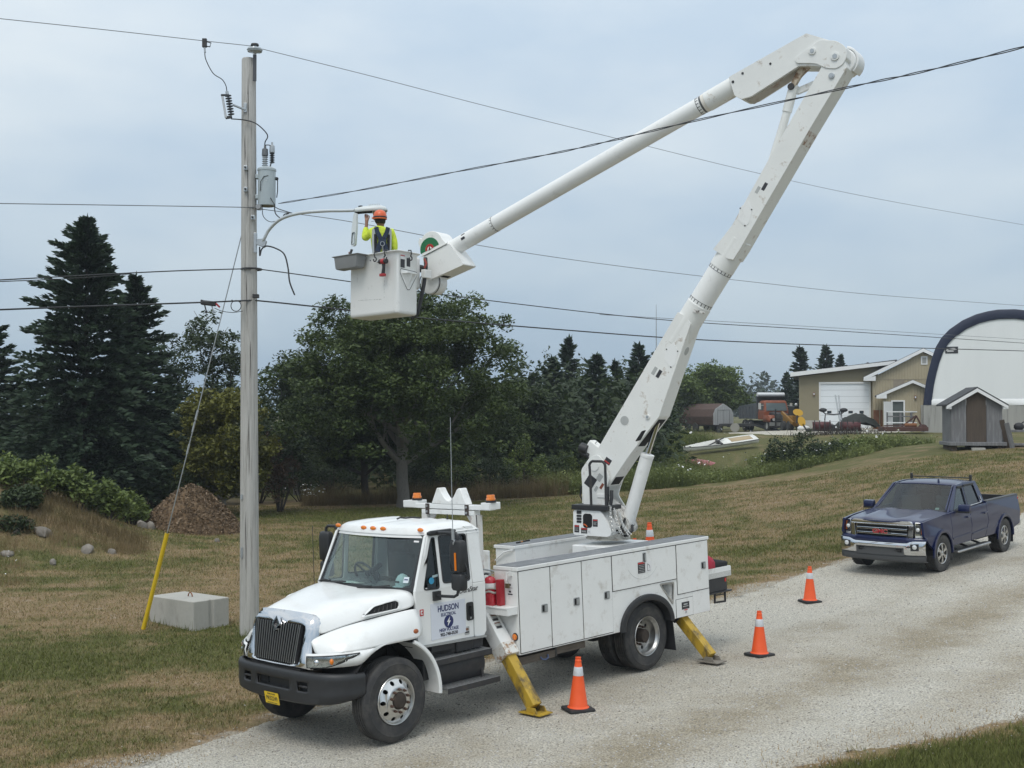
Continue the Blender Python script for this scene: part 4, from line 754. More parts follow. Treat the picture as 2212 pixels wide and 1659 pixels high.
# ---- outriggers: an inclined beam down to a pad
for x, nm in ((-2.06, 0), (-6.13, 1)):
    for s in (1, -1):
        top = Vector((x, s*.60, 1.42)) if nm == 0 else Vector((x, s*.82, .88)); foot = Vector((x, s*1.62, .075)); d = (foot-top).normalized(); up = Vector((1,0,0))
        q = MB(); q.bar(foot - d*(.95 if nm == 0 else .80), foot - d*.02, .16, .17, up); og = q.build('outrigger_leg', YELLOW, truck, 0, .012)
        if nm == 0:
            q = MB(); q.bar(top, foot - d*.80, .225, .225, up); q.build('outrigger_sleeve', BODYW, og, 0, .012); q = MB(); q.bar(foot - d*.98, foot - d*.79, .25, .25, up); q.build('sleeve_collar', mat('rusty_collar', (.68,.67,.63), .5, dirt=(.3,.15,.05), dirt_amt=.9, dscale=12, dlo=.5, dhi=.6), og, 0, .01)
            for k, z in enumerate((.34,.22)):
                c_ = foot - d*(1.02+z) ; n_ = Vector((0, d.z*-s*s, 0)); f_ = frame(c_ + d.cross(up)*(-s)*-.1145 if False else c_ + Vector((.0,0,0)) + up*.114, d.cross(up), -d); p_ = MB(); p_.plate(rrect(-.05,.05,-.05,.05,.006), [], 0, .002, lambda a, c, t: (a, c, t), f_)
                L_ = p_.build('warning_label', WINK, og, 0)
                # labels on the outward upper face
                f2 = frame(c_ + Vector((0, s*abs(d.z), abs(d.y)))*.1145, (-1*s,0,0), -d); p_ = MB(); p_.plate(rrect(-.06,.06,-.05,.05,.006), [], -.001, .002, lambda a, c, t: (a, c, t), f2); lb = p_.build('warning_label', DECALG, og, 0)
                p_ = MB(); p_.plate(rrect(-.05,.05,-.045,-.01,.003), [], .002, .003, lambda a, c, t: (a, c, t), f2); p_.build('label_text', INK, og, 0); p_ = MB(); p_.plate(rrect(-.05,.05,.03,.045,.003), [], .002, .003, lambda a, c, t: (a, c, t), f2); p_.build('label_header', mat('brown_label',(.2,.08,.04),.6), og, 0)
        else:
            q = MB(); q.bar(top - d*.1, foot - d*.80, .20, .21, up); q.build('outrigger_sleeve', BLACKM, og, 0, .01)
        q = MB(); q.box(x-.13, x+.13, s*1.62-.20, s*1.62+.20, .012, .03); 
        q.plate([(s*1.52,.03),(s*1.74,.03),(s*1.70,.10),(s*1.56,.10)], [], x-.10, x-.085, lambda a, c, t: (t, a, c)); q.plate([(s*1.52,.03),(s*1.74,.03),(s*1.70,.10),(s*1.56,.10)], [], x+.085, x+.10, lambda a, c, t: (t, a, c)); q.build('outrigger_pad', YELLOW if nm == 0 else mat('dusty_steel', (.22,.20,.17), .8, var=.3), og, 0, .003)

# ================================================================== turret, booms and bucket (u along the boom, y away from the camera side)
BF = Matrix(((.843096, .537763, 0, 1.5983), (-.537763, .843096, 0, 20.2022), (0,0,1,0), (0,0,0,1)))
TI = TM.inverted(); BT = TI @ BF
def BMB(): m = MB(); m.M = BT; return m
def uz(a, c, t): return (a, -t, c)                             # thickness toward the camera
b = MB(); b.box(-6.20,-5.12,-.36,.40,1.02,1.875); b.build('pedestal', BODYW, truck, 0, .015)
for x, m_ in ((-5.2,DECALG),(-5.33,mat('brown_label2',(.15,.07,.05),.6))): b = MB(); b.box(x-.05,x+.05,.401,.404,1.73,1.82); b.build('pedestal_label', m_, truck, 0)
b = MB(); b.lathe([(.37,1.878),(.37,1.90),(.345,1.905),(.345,1.955),(.36,1.96),(.36,1.985)], 40, BT @ MX(0,0,.03)); b.build('slewing_ring', mat('greasy_ring', (.55,.53,.48), .5, dirt=(.12,.08,.04), dirt_amt=.9, dscale=6, dlo=.5), truck, 30)
b = BMB(); b.plate(rpoly([(-.42,1.985),(.24,1.985),(.30,2.05),(.24,2.18),(.10,2.40),(-.42,2.40)], .05), [], -.35, .44, uz); tur = b.build('turret_base', GELW, truck, 0, .03, 3)
b = BMB(); b.plate(rrect(-.232,-.062,2.115,2.345,.05), [], .43, .446, uz); b.build('control_opening', DARK, tur, 0)
b = BMB(); b.tube([(-.215,-.45,2.17),(-.18,-.455,2.16),(-.15,-.45,2.13)], .012, 6); b.build('control_cable', mat('orange_cable', (.5,.1,.02), .5), tur)
for c0, c1 in ((2.335,2.39),(2.285,2.32),(2.235,2.275),(2.19,2.225)): b = BMB(); b.plate(rrect(-.352,-.262,c0,c1,.008), [], .43, .446, uz); b.build('control_switch', BLACKP, tur, 0)
def tlabel(u0, u1, z0, z1, off=.441, head=True, m=INK):
    b = BMB(); b.plate(rrect(u0,u1,z0,z1,.005), [], off-.002, off+.002, uz); o = b.build('warning_label', m, tur, 0)
    if head: b = BMB(); b.plate(rrect(u0+.004,u1-.004,z1-.025,z1-.006,.003), [], off+.002, off+.004, uz); b.build('label_header', REDI, tur, 0)
    for k in range(3): b = BMB(); zz = z1-.045-(z1-z0-.06)*k/3; b.plate(rrect(u0+.012,u1-.016-.01*(k%2),zz-.006,zz,.001), [], off+.002, off+.003, uz); b.build('label_line', DECALG, tur, 0)
tlabel(-.395,-.305,2.03,2.15); tlabel(-.27,-.155,2.02,2.11); tlabel(-.15,-.085,2.02,2.11,head=False,m=WINK); tlabel(-.05,.04,2.14,2.26)
b = BMB(); b.tube([(-.46,-.3,2.41),(-.42,-.3,2.405)], .018, 8); b.build('tray_hinge', GELW, tur)
b = BMB(); b.box(-.435,.235,-.47,.02,2.405,2.485); b.build('tool_shelf', BLACKP, tur, 0, .008)
b = BMB(); hp = [(-.085,-.43,2.485),(-.10,-.43,2.9),(-.115,-.43,3.12)] + [(-.045+.075*math.cos(a)-.0, -.43, 3.12+.085*math.sin(a)) for a in np.linspace(PI*.95, PI*.55, 5)] + [(.10+.075*math.cos(a), -.43, 3.12+.085*math.sin(a)) for a in np.linspace(PI*.45, PI*.05, 5)] + [(.178,-.43,3.0),(.185,-.43,2.7),(.19,-.43,2.485)]
b.tube(hp, .022, 10); b.build('guard_hoop', BLACKM, tur)
# riser plates either side of the boom foot
ris = rpoly([(-.33,2.40),(.22,2.40),(.06,2.62),(.115,2.80),(.165,2.90),(.05,3.20),(-.05,3.31),(-.20,3.27),(-.37,3.05),(-.345,2.70),(-.32,2.60)], .05)
for o0, o1 in ((.225,.262),(-.262,-.225)):
    b = BMB(); b.plate(ris, [], o0, o1, uz); b.build('boom_riser', BOOMW, tur, 30, .012)
b = BMB(); b.plate(rpoly([(-.30,2.36),(.40,2.02),(.47,2.10),(.42,2.25),(.14,2.50),(-.05,2.62),(-.30,2.6)], .03), [], -.17, .17, uz); b.build('boom_foot_casting', mat('greasy_casting', (.60,.58,.54), .5, dirt=(.07,.055,.04), dirt_amt=.95, dscale=7, dlo=.45, dhi=.6), tur, 30, .012)
for u, z, r_ in ((-.115,3.12,.085),(-.09,2.47,.0)):
    if r_: b = BMB(); b.cyl((u,-.262,z),(u,-.275,z),r_,n=28); b.cyl((u,.262,z),(u,.275,z),r_,n=28); b.build('pivot_pin', GELW, tur, 30, .003)
for c, w, h, m_ in (((-.19,2.86),.17,.19,INK),((-.02,2.93),.09,.12,DECALG),((.02,2.79),.045,.10,mat('brown_label3',(.22,.06,.03),.5)),((-.085,2.745),.05,.09,DECALG)):
    f_ = BT @ frame((c[0],-.2635,c[1]), (.82,0,-.57), (.57,0,.82)); b = MB(); b.plate(rrect(-w/2,w/2,-h/2,h/2,.006), [], -.001, .002, lambda a, q, t: (a, q, t), f_); b.build('warning_label', m_, tur, 0)
b = BMB(); b.box(-.06,.075,-.275,-.262,2.60,2.665); b.build('plate_bracket', BODYW, tur, 0, .008)
b = BMB(); b.bar((-.16,-.02,3.30),(-.36,-.02,3.44),.26,.20,(0,1,0)); b.build('extension_motor', BOOMW, tur, 30, .02); b = BMB(); b.cyl((-.33,-.1,3.37),(-.47,-.1,3.42),.085,n=20); b.cyl((-.30,-.1,3.27),(-.44,-.1,3.33),.05,n=16); b.build('motor_cap', BLACKP, tur, 30, .008)
b = BMB(); b.tube([(-.40,-.12,3.46),(-.32,-.1,3.435),(-.22,-.1,3.44),(-.16,-.1,3.52)], .012, 6); b.build('hose_loop', mat('clear_hose', (.6,.6,.58), .3), tur)
b = BMB(); b.tube([(-.36,-.05,2.85),(-.48,-.06,2.75),(-.50,-.06,2.6),(-.42,-.06,2.47),(-.32,-.06,2.44)], .014, 8); b.build('hydraulic_hose', BLACKP, tur)
b = BMB(); b.plate(rpoly([(-.44,2.40),(-.30,2.40),(-.30,2.80),(-.37,2.82),(-.44,2.78)], .04), [], -.1, .1, uz); b.build('hose_guard', BOOMW, tur, 30, .01); b = BMB(); b.cyl((-.375,-.105,2.74),(-.375,-.125,2.74),.035,n=16); b.build('guard_bolt', RUSTY, tur, 30)
# chains hanging off the turret
CHAIN = mat('chain_steel', (.62,.62,.60), .4, .5, var=.3, vscale=30)
for k in range(12):
    b = BMB(); u0 = .215 + .022*k + random.uniform(-.008,.008); z0 = 2.50 - .012*k; z1 = 2.10 + .05*math.sin(k*1.7) - .004*k; m = 26; P = [((u0 + .25*t*t*(k/14) + .008*(-1)**j), -.37-.02*(k % 4)+.008*(-1)**(j//2), z0+(z1-z0)*t) for j, t in enumerate(np.linspace(0,1,m))]
    b.tube(P, [.014 if j % 2 else .005 for j in range(m)], 5); b.build('hanging_chain', CHAIN, tur, 0)
b = BMB(); b.tube([(.42,-.2,2.28),(.36,-.25,2.10),(.28,-.26,2.07),(.22,-.22,2.16)], .02, 8); b.build('hydraulic_hose', BLACKP, tur); b = BMB(); b.tube([(.47,-.05,2.16),(.50,-.1,2.08),(.44,-.15,2.0),(.36,-.1,1.98)], .022, 8); b.build('hydraulic_hose', BLACKP, tur)
b = BMB(); b.tube([(.17,-.2,2.72),(.19,-.24,2.6),(.17,-.26,2.42)], .03, 8); b.tube([(.11,-.22,2.78),(.13,-.26,2.6),(.12,-.28,2.45)], .025, 8); b.build('hose_bundle', BLACKP, tur); b = BMB(); b.sphere((.34,.25,2.62),.075,16,(.8,.8,1.2)); b.build('horn', mat('grey_horn', (.16,.18,.21), .4), tur)

# lower boom: steel box, fibreglass insert, steel box
lob = rpoly([(-.185,3.12),(-.135,3.33),(1.195,5.352),(1.36,5.60),(1.50,5.53),(1.585,5.405),(1.25,4.525),(1.03,3.94),(.47,3.275),(.105,2.785),(.04,2.80)], .012)
b = BMB(); b.plate(lob, [], -.2, .2, uz); low = b.build('lower_boom', BOOMW, truck, 0, .012, 3)
A0 = Vector((1.25,0,5.15)); ax = Vector((.567,0,.8237)); C1 = Vector((1.36,0,5.31)); 
def LB(s, off=0): return Vector((1.685,0,5.771)) + ax*s
b = BMB(); b.cyl(LB(-.80), LB(-.06), .205, n=40); b.build('boom_collar', BOOMW, low, 40, .008)
b = BMB(); b.cyl(LB(-.1), LB(.75), .194, n=40); b.build('fibreglass_insert', GELW, low, 40)
b = BMB(); b.cyl(LB(.60), LB(1.15), .203, n=40); b.build('boom_collar', BOOMW, low, 40, .008)
def ticks(c, ax_, r, par, step=.075, h=.045, n=18):
    x = ax_.cross(Vector((0,1,0))).normalized(); y = ax_.cross(x)
    b = BMB(); b.tube([c + (x*math.cos(a)+y*math.sin(a))*(r+.001) for a in np.linspace(0, 2*PI, 37)], .004, 4, False); b.build('gauge_ring', INK, par, 0)
    for i in range(n):
        a = 2*PI*i/n; q = c + (x*math.cos(a)+y*math.sin(a))*(r+.0015); b = BMB(); b.bar(q, q + ax_*h, .010, .003, (x*math.cos(a)+y*math.sin(a))); b.build('gauge_tick', INK, par, 0)
ticks(LB(.005), ax, .194, low, h=-.05); ticks(LB(.555), ax, .194, low, h=.05)
upb = [(1.97,6.56),(2.12,6.72),(2.29,6.915),(3.02,8.085),(3.70,9.13),(3.78,9.33),(4.02,9.36),(4.10,9.10),(3.528,8.25),(2.69,6.96),(2.42,6.535),(2.30,6.37),(2.20,6.40)]
b = BMB(); b.plate(rpoly(upb, .012), [], -.2, .2, uz); b.build('upper_boom_box', BOOMW, low, 0, .012, 3)
for pts, nm in (([(1.37,4.98),(1.29,5.12),(1.16,5.02),(1.12,4.86),(1.24,4.71),(1.31,4.76)],'inspection_plate'),([(2.62,7.13),(2.55,7.27),(2.42,7.17),(2.38,7.0),(2.50,6.87),(2.57,6.92)],'inspection_plate')):
    b = BMB(); b.plate(rpoly(pts,.02), [], .2, .204, uz); b.build(nm, GELW, low, 0, .0015); b = BMB(); [b.cyl((p[0]*.92+sum(q[0] for q in pts)/6*.08,-.203,p[1]*.92+sum(q[1] for q in pts)/6*.08),(p[0]*.92+sum(q[0] for q in pts)/6*.08,-.208,p[1]*.92+sum(q[1] for q in pts)/6*.08),.012,n=8) for p in pts[::2]]; b.build('plate_screws', BLACKM, low, 0)
def blab(c, w, h, m, par, ang=57, off=.2005, nm='boom_label'):
    f_ = BT @ frame((c[0],-off,c[1]), (math.cos(R(ang)),0,math.sin(R(ang))), (-math.sin(R(ang)),0,math.cos(R(ang)))); b = MB(); b.plate(rrect(-w/2,w/2,-h/2,h/2,.006), [], -.001, .002, lambda a, q, t: (a, q, t), f_); return b.build(nm, m, par, 0)
blab((1.03,4.62),.135,.06,INK,low); blab((.95,4.67),.135,.06,DECALG,low); blab((2.82,7.46),.125,.055,INK,low); blab((2.71,7.42),.11,.05,DECALG,low); blab((.10,3.20),.10,.12,INK,low); blab((.14,3.25),.03,.10,WINK,low); blab((.085,3.185),.02,.11,REDI,low,off=.2025)
for u, z, r_ in ((.41,3.87,.075),(.0,0,0)):
    if r_: b = BMB(); b.cyl((u,-.2,z),(u,-.206,z),r_,n=28); b.build('cover_disc', DECALG, low, 30, .002)
def pin(u, z, r, off, par, nm='pivot_pin', m=None):
    b = BMB(); b.cyl((u,-off+.01,z),(u,-off-.022,z),r,n=28); o = b.build(nm, m or BOOMW, par, 30, .004); b = BMB(); b.cyl((u,-off-.02,z),(u,-off-.03,z),r*.62,n=6); b.build('pin_bolt', STEEL, par, 0); return o
pin(.83,3.93,.04,.2,low); pin(3.874,9.007,.045,.2,low,m=STEEL)
f_ = BT @ frame((1.425,0,4.98), tuple(Vector((.36,0,.88)).normalized()), (0,-1,0)); b = MB(); b.lathe([(.07,-.0),(.07,.006),(.0,.008)], 24, f_ @ MX(0,0,-.006)); b.build('cover_disc', DECALG, low, 30)
# hollow underside, rust patches
def under(u0, z0, u1, z1, w, nm, m, d=.004):
    a = Vector((u0,0,z0)); c = Vector((u1,0,z1)); t = (c-a).normalized(); n_ = Vector((t.z,0,-t.x)); b = BMB(); b.loft([[p + Vector((0,y,0)) + n_*k for y, k in ((-w,0),(w,0),(w,d),(-w,d))] for p in (a, c)]); return b.build(nm, m, low, 0)
under(.56,3.39,.99,3.885,.13,'boom_slot',DARK); under(.12,2.81,.22,2.94,.15,'boom_slot',DARK); under(3.33,7.955,3.52,8.24,.19,'rust_patch',mat('rust_stain', (.30,.16,.10), .7, dirt=(.75,.74,.70), dirt_amt=.9, dscale=6, dlo=.42, dhi=.5))
b = BMB(); b.plate(rpoly([(.70,3.55),(.80,3.72),(.72,3.70),(.60,3.53)], .02), [], .2, .202, uz); b.build('boom_cutout', DARK, low, 0)
for u, z, w, h in ((1.70,5.62,.10,.05),(1.79,5.60,.12,.03)): blab((u-.02,z-.02),w,h,mat('scorch_mark',(.08,.06,.045),.8,dirt=(.7,.69,.66),dirt_amt=1,dscale=14,dlo=.45,dhi=.55),low,-15,.207)
# lift cylinder
cb, ct = Vector((.352,0,2.15)), Vector((.727,0,3.325)); cd = (ct-cb).normalized()
b = BMB(); b.cyl(cb, ct, .108, n=32); cyl = b.build('lift_cylinder', GELW, truck, 40, .012); b = BMB(); b.cyl(ct, Vector((.96,0,4.0)), .045, n=24); b.build('piston_rod', CHROME, cyl, 40); b = BMB(); b.cyl(ct, ct-cd*.06, .115, n=32); b.build('cylinder_gland', GELW, cyl, 30, .006); b = BMB(); b.cyl(cb+cd*.04, cb-cd*.10, .116, .09, n=28); b.cyl(cb-cd*.1+Vector((0,-.18,0)), cb-cd*.1+Vector((0,.18,0)), .05); b.build('cylinder_foot', BLACKM, cyl, 30, .006)
# elbow linkage and its cylinder
b = BMB(); b.tube([(2.72,-.03,7.40),(3.0,-.03,8.23),(3.16,-.03,8.72)], .062, 18); elc = b.build('elbow_cylinder', BOOMW, truck, 40); b = BMB(); b.cyl((3.12,-.03,8.6),(3.235,-.03,9.0),.074,n=18); b.build('rod_end', BOOMW, elc, 40, .006)
LNK = mat('rusty_link', (.55,.47,.36), .6, dirt=(.16,.08,.03), dirt_amt=.95, dscale=9, dlo=.45, dhi=.6)
b = BMB(); b.plate(rpoly([(3.18,8.97),(3.25,8.93),(3.36,9.10),(3.53,9.24),(3.46,9.30),(3.30,9.19)],.03), [], .03, .10, uz); b.build('elbow_link', LNK, elc, 30, .008); b = BMB(); b.plate(rpoly([(3.20,8.94),(3.55,9.04),(3.58,8.95),(3.26,8.86)],.03), [], -.06, .0, uz); b.build('elbow_link', BOOMW, elc, 30, .008)
b = BMB(); b.cyl((3.215,-.13,8.965),(3.215,.1,8.965),.052,n=20); b.build('link_pin', BLACKM, elc, 30, .006)

# upper boom: elbow box, tube, tip
elb = rpoly([(2.235,9.235),(2.335,8.93),(2.45,8.86),(2.60,8.88),(3.37,9.24),(3.62,9.20),(3.95,9.10),(4.10,9.24),(4.09,9.40),(3.84,9.55),(3.485,9.715)], .02)
b = BMB(); b.plate(elb, [], -.19, .19, uz); up_ = b.build('upper_boom', BOOMW, truck, 0, .03, 3)
b = BMB(); b.plate(rpoly([(3.31,9.36),(3.33,9.28),(3.45,9.26),(3.62,9.235),(3.80,9.13),(3.95,9.10),(4.06,9.16),(4.115,9.29),(4.08,9.42),(3.95,9.52),(3.70,9.575),(3.60,9.52)], .05), [], .192, .215, uz); b.build('elbow_plate', BOOMW, up_, 30, .005)
b = BMB(); b.plate(rpoly([(3.31,9.36),(3.33,9.28),(3.62,9.235),(3.95,9.10),(4.115,9.29),(3.95,9.52),(3.70,9.575)], .05), [], -.215, -.192, uz); b.build('elbow_plate', BOOMW, up_, 30, .005)
pin(3.933,9.285,.062,.215,up_,m=BOOMW); pin(3.588,9.42,.055,.215,up_,m=BOOMW)
b = BMB(); aa = np.linspace(R(-50), R(75), 12); b.loft([[(3.97+r_*math.cos(a), y, 9.27+r_*math.sin(a)) for r_, y in ((.20,.05),(.20,.36),(.235,.36),(.235,.05))] for a in aa]); b.build('elbow_guard', GELW, up_, 40, .008)
b = BMB(); b.cyl((3.98,.02,9.26),(3.98,.34,9.26),.19,n=28); b.build('elbow_drum', GELW, up_, 40, .02)
UA, UB = Vector((1.708,0,8.911)), Vector((-3.113,0,6.989)); ud = (UA-UB).normalized()
def UP(s): return UA + ud*s                                    # + toward the elbow
b = BMB(); b.cyl(UP(-5.25), UP(.12), .1425, n=40); b.build('boom_tube', GELW, up_, 50)
b = BMB(); b.cyl(UP(.10), UP(1.25), .158, n=40); b.build('boom_socket', BOOMW, up_, 40, .006); b = BMB(); b.cyl(UP(.045), UP(.10), .150, n=40); b.build('socket_ring', mat('cream_band', (.74,.70,.63), .5), up_, 40); b = BMB(); b.cyl(UP(.012), UP(.045), .1465, n=40); b.build('dark_band', mat('grey_band', (.10,.105,.11), .4, .3, var=.4, vscale=20), up_, 40)
ticks(UP(-.05), ud, .1425, up_, h=.045, n=16); ticks(UP(-4.25), ud, .1425, up_, h=-.04, n=16)
b = BMB(); b.cyl(UP(-5.3), UP(-4.255), .145, n=40); b.build('boom_sleeve', GELW, up_, 50)
for k, c in enumerate(((-2.86,7.17),(-2.845,7.11))): blab(c, .085, .045, INK, up_, 24, .146 - .03*0 + (.0 if k else -.028))
for c, s_ in (((2.31,9.15),.022),((2.47,9.26),.02),((2.92,9.34),.018)): b = BMB(); b.cyl((c[0],-.19,c[1]),(c[0],-.198,c[1]),s_,n=10); b.build('boom_bolt', BLACKM, up_, 0)
b = BMB(); b.plate(rpoly([(2.38,8.94),(2.48,8.86),(2.53,8.84),(2.60,8.87),(3.36,9.225),(3.36,9.26)], .01), [], -.14, .14, uz); b.build('boom_keel', mat('rusty_keel', (.45,.42,.38), .7, dirt=(.22,.10,.05), dirt_amt=.9, dscale=5, dlo=.5), up_, 0)
# boom tip: leveling head with its green and red capacity dial
b = BMB(); b.plate(rpoly([(-3.70,6.82),(-3.10,7.03),(-2.88,6.76),(-2.785,6.63),(-3.54,6.40),(-3.62,6.44)], .03), [], -.2, .2, uz); tip = b.build('boom_tip', GELW, truck, 0, .02, 3)
b = BMB(); ar = [(-3.70,6.84),(-3.795,7.10),(-3.77,7.18)] + [(-3.50+.255*math.cos(a), 7.04+.245*math.sin(a)) for a in np.linspace(R(150), R(20), 9)] + [(-3.15,7.02)]
b.plate(ar, [], -.17, .205, uz); b.build('tip_dome', GELW, tip, 40, .035, 3)
def arc2(r, k=1.): 
    a0 = math.atan2(.205,.58); P = [(-3.53 + r*math.cos(a), 6.955 + r*math.sin(a)) for a in np.linspace(a0, a0+PI, 20)]; return P
b = BMB(); b.plate(arc2(.215), [], .19, .209, uz); b.build('dial_green', mat('dial_green', (.015,.15,.06), .5), tip, 0); b = BMB(); b.plate(arc2(.098), [], .2, .212, uz); b.build('dial_red', mat('dial_red', (.42,.03,.03), .5), tip, 0); b = BMB(); b.plate(arc2(.05), [], .2, .214, uz); b.build('dial_hub', GELW, tip, 0); b = BMB(); b.plate([(-3.55,6.94),(-3.51,6.955),(-3.535,7.03)], [], .2, .218, uz); b.build('dial_needle', mat('brown_needle',(.12,.03,.02),.5), tip, 0)
b = BMB(); b.bar((-3.72,-.212,6.835),(-3.12,-.212,7.045),.012,.02,(0,1,0)); b.build('tip_seam', GELW, tip, 0)
b = BMB(); b.cyl((-3.60,-.12,6.36),(-3.60,.16,6.36),.205,n=36); b.build('leveling_sheave', GELW, tip, 40, .012); b = BMB(); b.cyl((-3.6,-.13,6.36),(-3.6,-.10,6.36),.23,n=36,cap=False); b.build('sheave_guard', BLACKM, tip, 40)
f_ = under(-3.36,6.455,-3.18,6.52,.12,'tip_slot',DARK)
b = BMB(); b.cyl((-3.75,-.15,6.62),(-3.75,-.72,6.62),.07,n=20); b.build('bucket_shaft', BLACKM, tip, 40); b = BMB(); b.plate(rrect(-3.9,-3.55,6.2,6.78,.05), [], .48, .70, uz); b.build('bucket_bracket', BODYW, tip, 30, .02)
b = BMB(); b.tube([(-3.52,-.35,6.78),(-3.455,-.42,6.6),(-3.44,-.50,6.3),(-3.45,-.58,6.0),(-3.47,-.66,5.74),(-3.55,-.74,5.665)], .035, 8); b.build('hose_bundle', BLACKP, tip); b = BMB(); b.box(-3.47,-3.38,-.55,-.35,6.40,6.55); b.build('control_valve', BODYW, tip, 0, .01)
b = BMB(); b.tube([(-3.47,-.45,6.75),(-3.41,-.47,6.66),(-3.43,-.5,6.58)], .02, 8); b.build('red_handle', mat('dark_red_handle',(.25,.03,.02),.5), tip)

# ---- the bucket
KM = TI @ (Matrix.Translation((-2.28,21.446,5.688)) @ Euler((R(-2.43),R(.2),0)).to_matrix().to_4x4() @ Matrix.Rotation(R(-40.73),4,'Z'))
def KMB(): m = MB(); m.M = KM; return m
W2, D2, H2 = .625, .262, 1.085
def kring(sx, sy, z, r=.09): return [(x, y, z) for x, y in rrect(-sx, sx, -sy, sy, r, 5)]
b = KMB(); b.loft([kring(W2-.03,D2-.03,.0,.07), kring(W2-.008,D2-.008,.02,.08), kring(W2,D2,.06), kring(W2,D2,H2-.04), kring(W2+.012,D2+.012,H2-.02), kring(W2+.045,D2+.045,H2-.006,.11), kring(W2+.045,D2+.045,H2+.008,.11), kring(W2-.01,D2-.01,H2+.008), kring(W2-.02,D2-.02,H2-.03), kring(W2-.03,D2-.03,.03,.07)])
bk = b.build('bucket', GELW, truck, 45, .006)
# moulded step on the end wall facing the camera
def kx(a, c, t): return (W2+t, a, c)
b = KMB(); st = rpoly([(-.20,.78),(.205,.76),(.205,.70),(.03,.43),(-.03,.43),(-.20,.70)], .06); b.plate(st, [], -.005, .004, kx); b.build('step_recess', BODYW, bk, 0, .003)
b = KMB(); b.loft([[(W2+.004,-.16,.70),(W2+.10,-.12,.70),(W2+.10,.12,.70),(W2+.004,.17,.70)],[(W2+.004,-.16,.725),(W2+.105,-.12,.725),(W2+.105,.12,.725),(W2+.004,.17,.725)]]); b.loft([[(W2+.002,-.02,.48),(W2+.004,.0,.48),(W2+.002,.02,.48)],[(W2+.002,-.16,.70),(W2+.10,0,.70),(W2+.002,.16,.70)]]); b.build('bucket_step', GELW, bk, 30, .01)
b = KMB(); b.tube([(W2+.006, a, c) for a, c in st] + [(W2+.006, *st[0])], .0045, 4); b.build('step_outline', INK, bk, 0)
for y, z, w, h, m_ in ((-.14,.90,.10,.20,INK),(-.14,.975,.10,.055,WINK),(-.14,1.01,.10,.018,REDI),(.0,.91,.085,.15,INK)): b = KMB(); b.plate(rrect(y-w/2,y+w/2,z-h/2,z+h/2,.004), [], 0, .0025+(.001 if m_ is not INK else 0), kx); b.build('warning_label', m_, bk, 0)
def ky(a, c, t): return (a, -D2-t, c)
for (a, c, e, f) in ((-.40,.80,-.40,.62),(-.37,.30,.24,.27),(.30,.66,.30,.42),(.30,.40,.30,.28)): b = KMB(); b.bar((a,-D2-.001,c),(e,-D2-.001,f),.007,.002,(0,1,0)); b.build('scuff_mark', mat('scuff_grey',(.22,.21,.20),.8,dirt=(.78,.78,.76),dirt_amt=1,dscale=22,dlo=.42,dhi=.6), bk, 0)
def hook(x, y, nx, ny, flip=1):
    b = KMB(); P = [(x-nx*.03,y-ny*.03,H2+.0),(x-nx*.02,y-ny*.02,H2+.03),(x+nx*.035,y+ny*.035,H2+.025),(x+nx*.05,y+ny*.05,H2-.03),(x+nx*.03,y+ny*.03,H2-.08)]
    tx, ty = -ny, nx; P += [(x+nx*.03+tx*flip*(.035*math.sin(a)), y+ny*.03+ty*flip*(.035*math.sin(a)), H2-.115+.035*math.cos(a)) for a in np.linspace(0, 1.6*PI, 9)]
    b.tube(P, .0115, 7); b.build('s_hook', BLACKM, bk)
hook(.135,-D2-.045,0,-1); hook(.395,-D2-.045,0,-1,-1); hook(W2+.045,-.02,1,0)
b = KMB(); TG = mat('grey_tray', (.22,.225,.225), .55, var=.06)
b.loft([[(x+sx*k, y+sy*k2, z) for sx, sy in ((-1,-1),(1,-1),(1,1),(-1,1)) for x, y in ((-.42,-D2-.16),)] for z, k, k2 in ((.845,.25,.085),(.865,.275,.095),(1.06,.30,.11),(1.075,.345,.13),(1.085,.345,.13),(1.085,.29,.10),(.87,.265,.085))], cap=True); b.build('tool_tray', TG, bk, 30, .008)
# ================================================================== POLE, WIRES AND THE GEAR ON THEM
def S(x, y, d): return P3(x/1.85172, y/1.85172, d)
def z7(x, y, d): return S(700 + .7229*x, 100 + .7229*y, d)
def z6(x, y, d): return S(1300 + .32556*x, 780 + .32556*y, d)
def smooth(pts, n=6):                                          # Catmull-Rom through the points
    P = [Vector(p) for p in pts]; o = []
    for i in range(len(P)-1):
        a, b, c, d = P[max(i-1,0)], P[i], P[i+1], P[min(i+2,len(P)-1)]
        for k in range(n):
            t = k/n; o.append(.5*((2*b) + (c-a)*t + (2*a-5*b+4*c-d)*t*t + (3*b-a-3*c+d)*t**3))
    return o + [P[-1]]
def pole_mat():
    m = mat('weathered_pole_wood', (.45,.44,.415), .9, var=.2, vscale=4, dirt=(.19,.175,.15), dirt_amt=.7, dscale=5, stretch=(5,5,.22), bump=.7, bscale=14, dlo=.5, dhi=.68); return m
POLEW = pole_mat(); PXY = Vector((-4.95, 23.0)); pz = th(-4.95, 23) - .1
pole = thing('utility_pole', 'tall weathered grey wooden utility pole behind the front of the bucket truck', 'utility pole', (PXY.x, PXY.y, 0))
def wl(p): return Vector((p[0]-PXY.x, p[1]-PXY.y, p[2]))        # world -> pole space
b = MB(); n = 26; zs = [pz, 0.6, 2, 4, 6, 8, 9.5, 10.72]
secs = []
for z in zs:
    t = (z-pz)/(10.74-pz); r_ = .182 - .05*t; cx = -.07*t; secs.append([(cx + r_*math.cos(2*PI*j/n)*(1+.03*noise.noise(Vector((j*.9, z*.6, 1)))), r_*math.sin(2*PI*j/n)*(1+.03*noise.noise(Vector((j*.9, z*.6, 5)))), z) for j in range(n)])
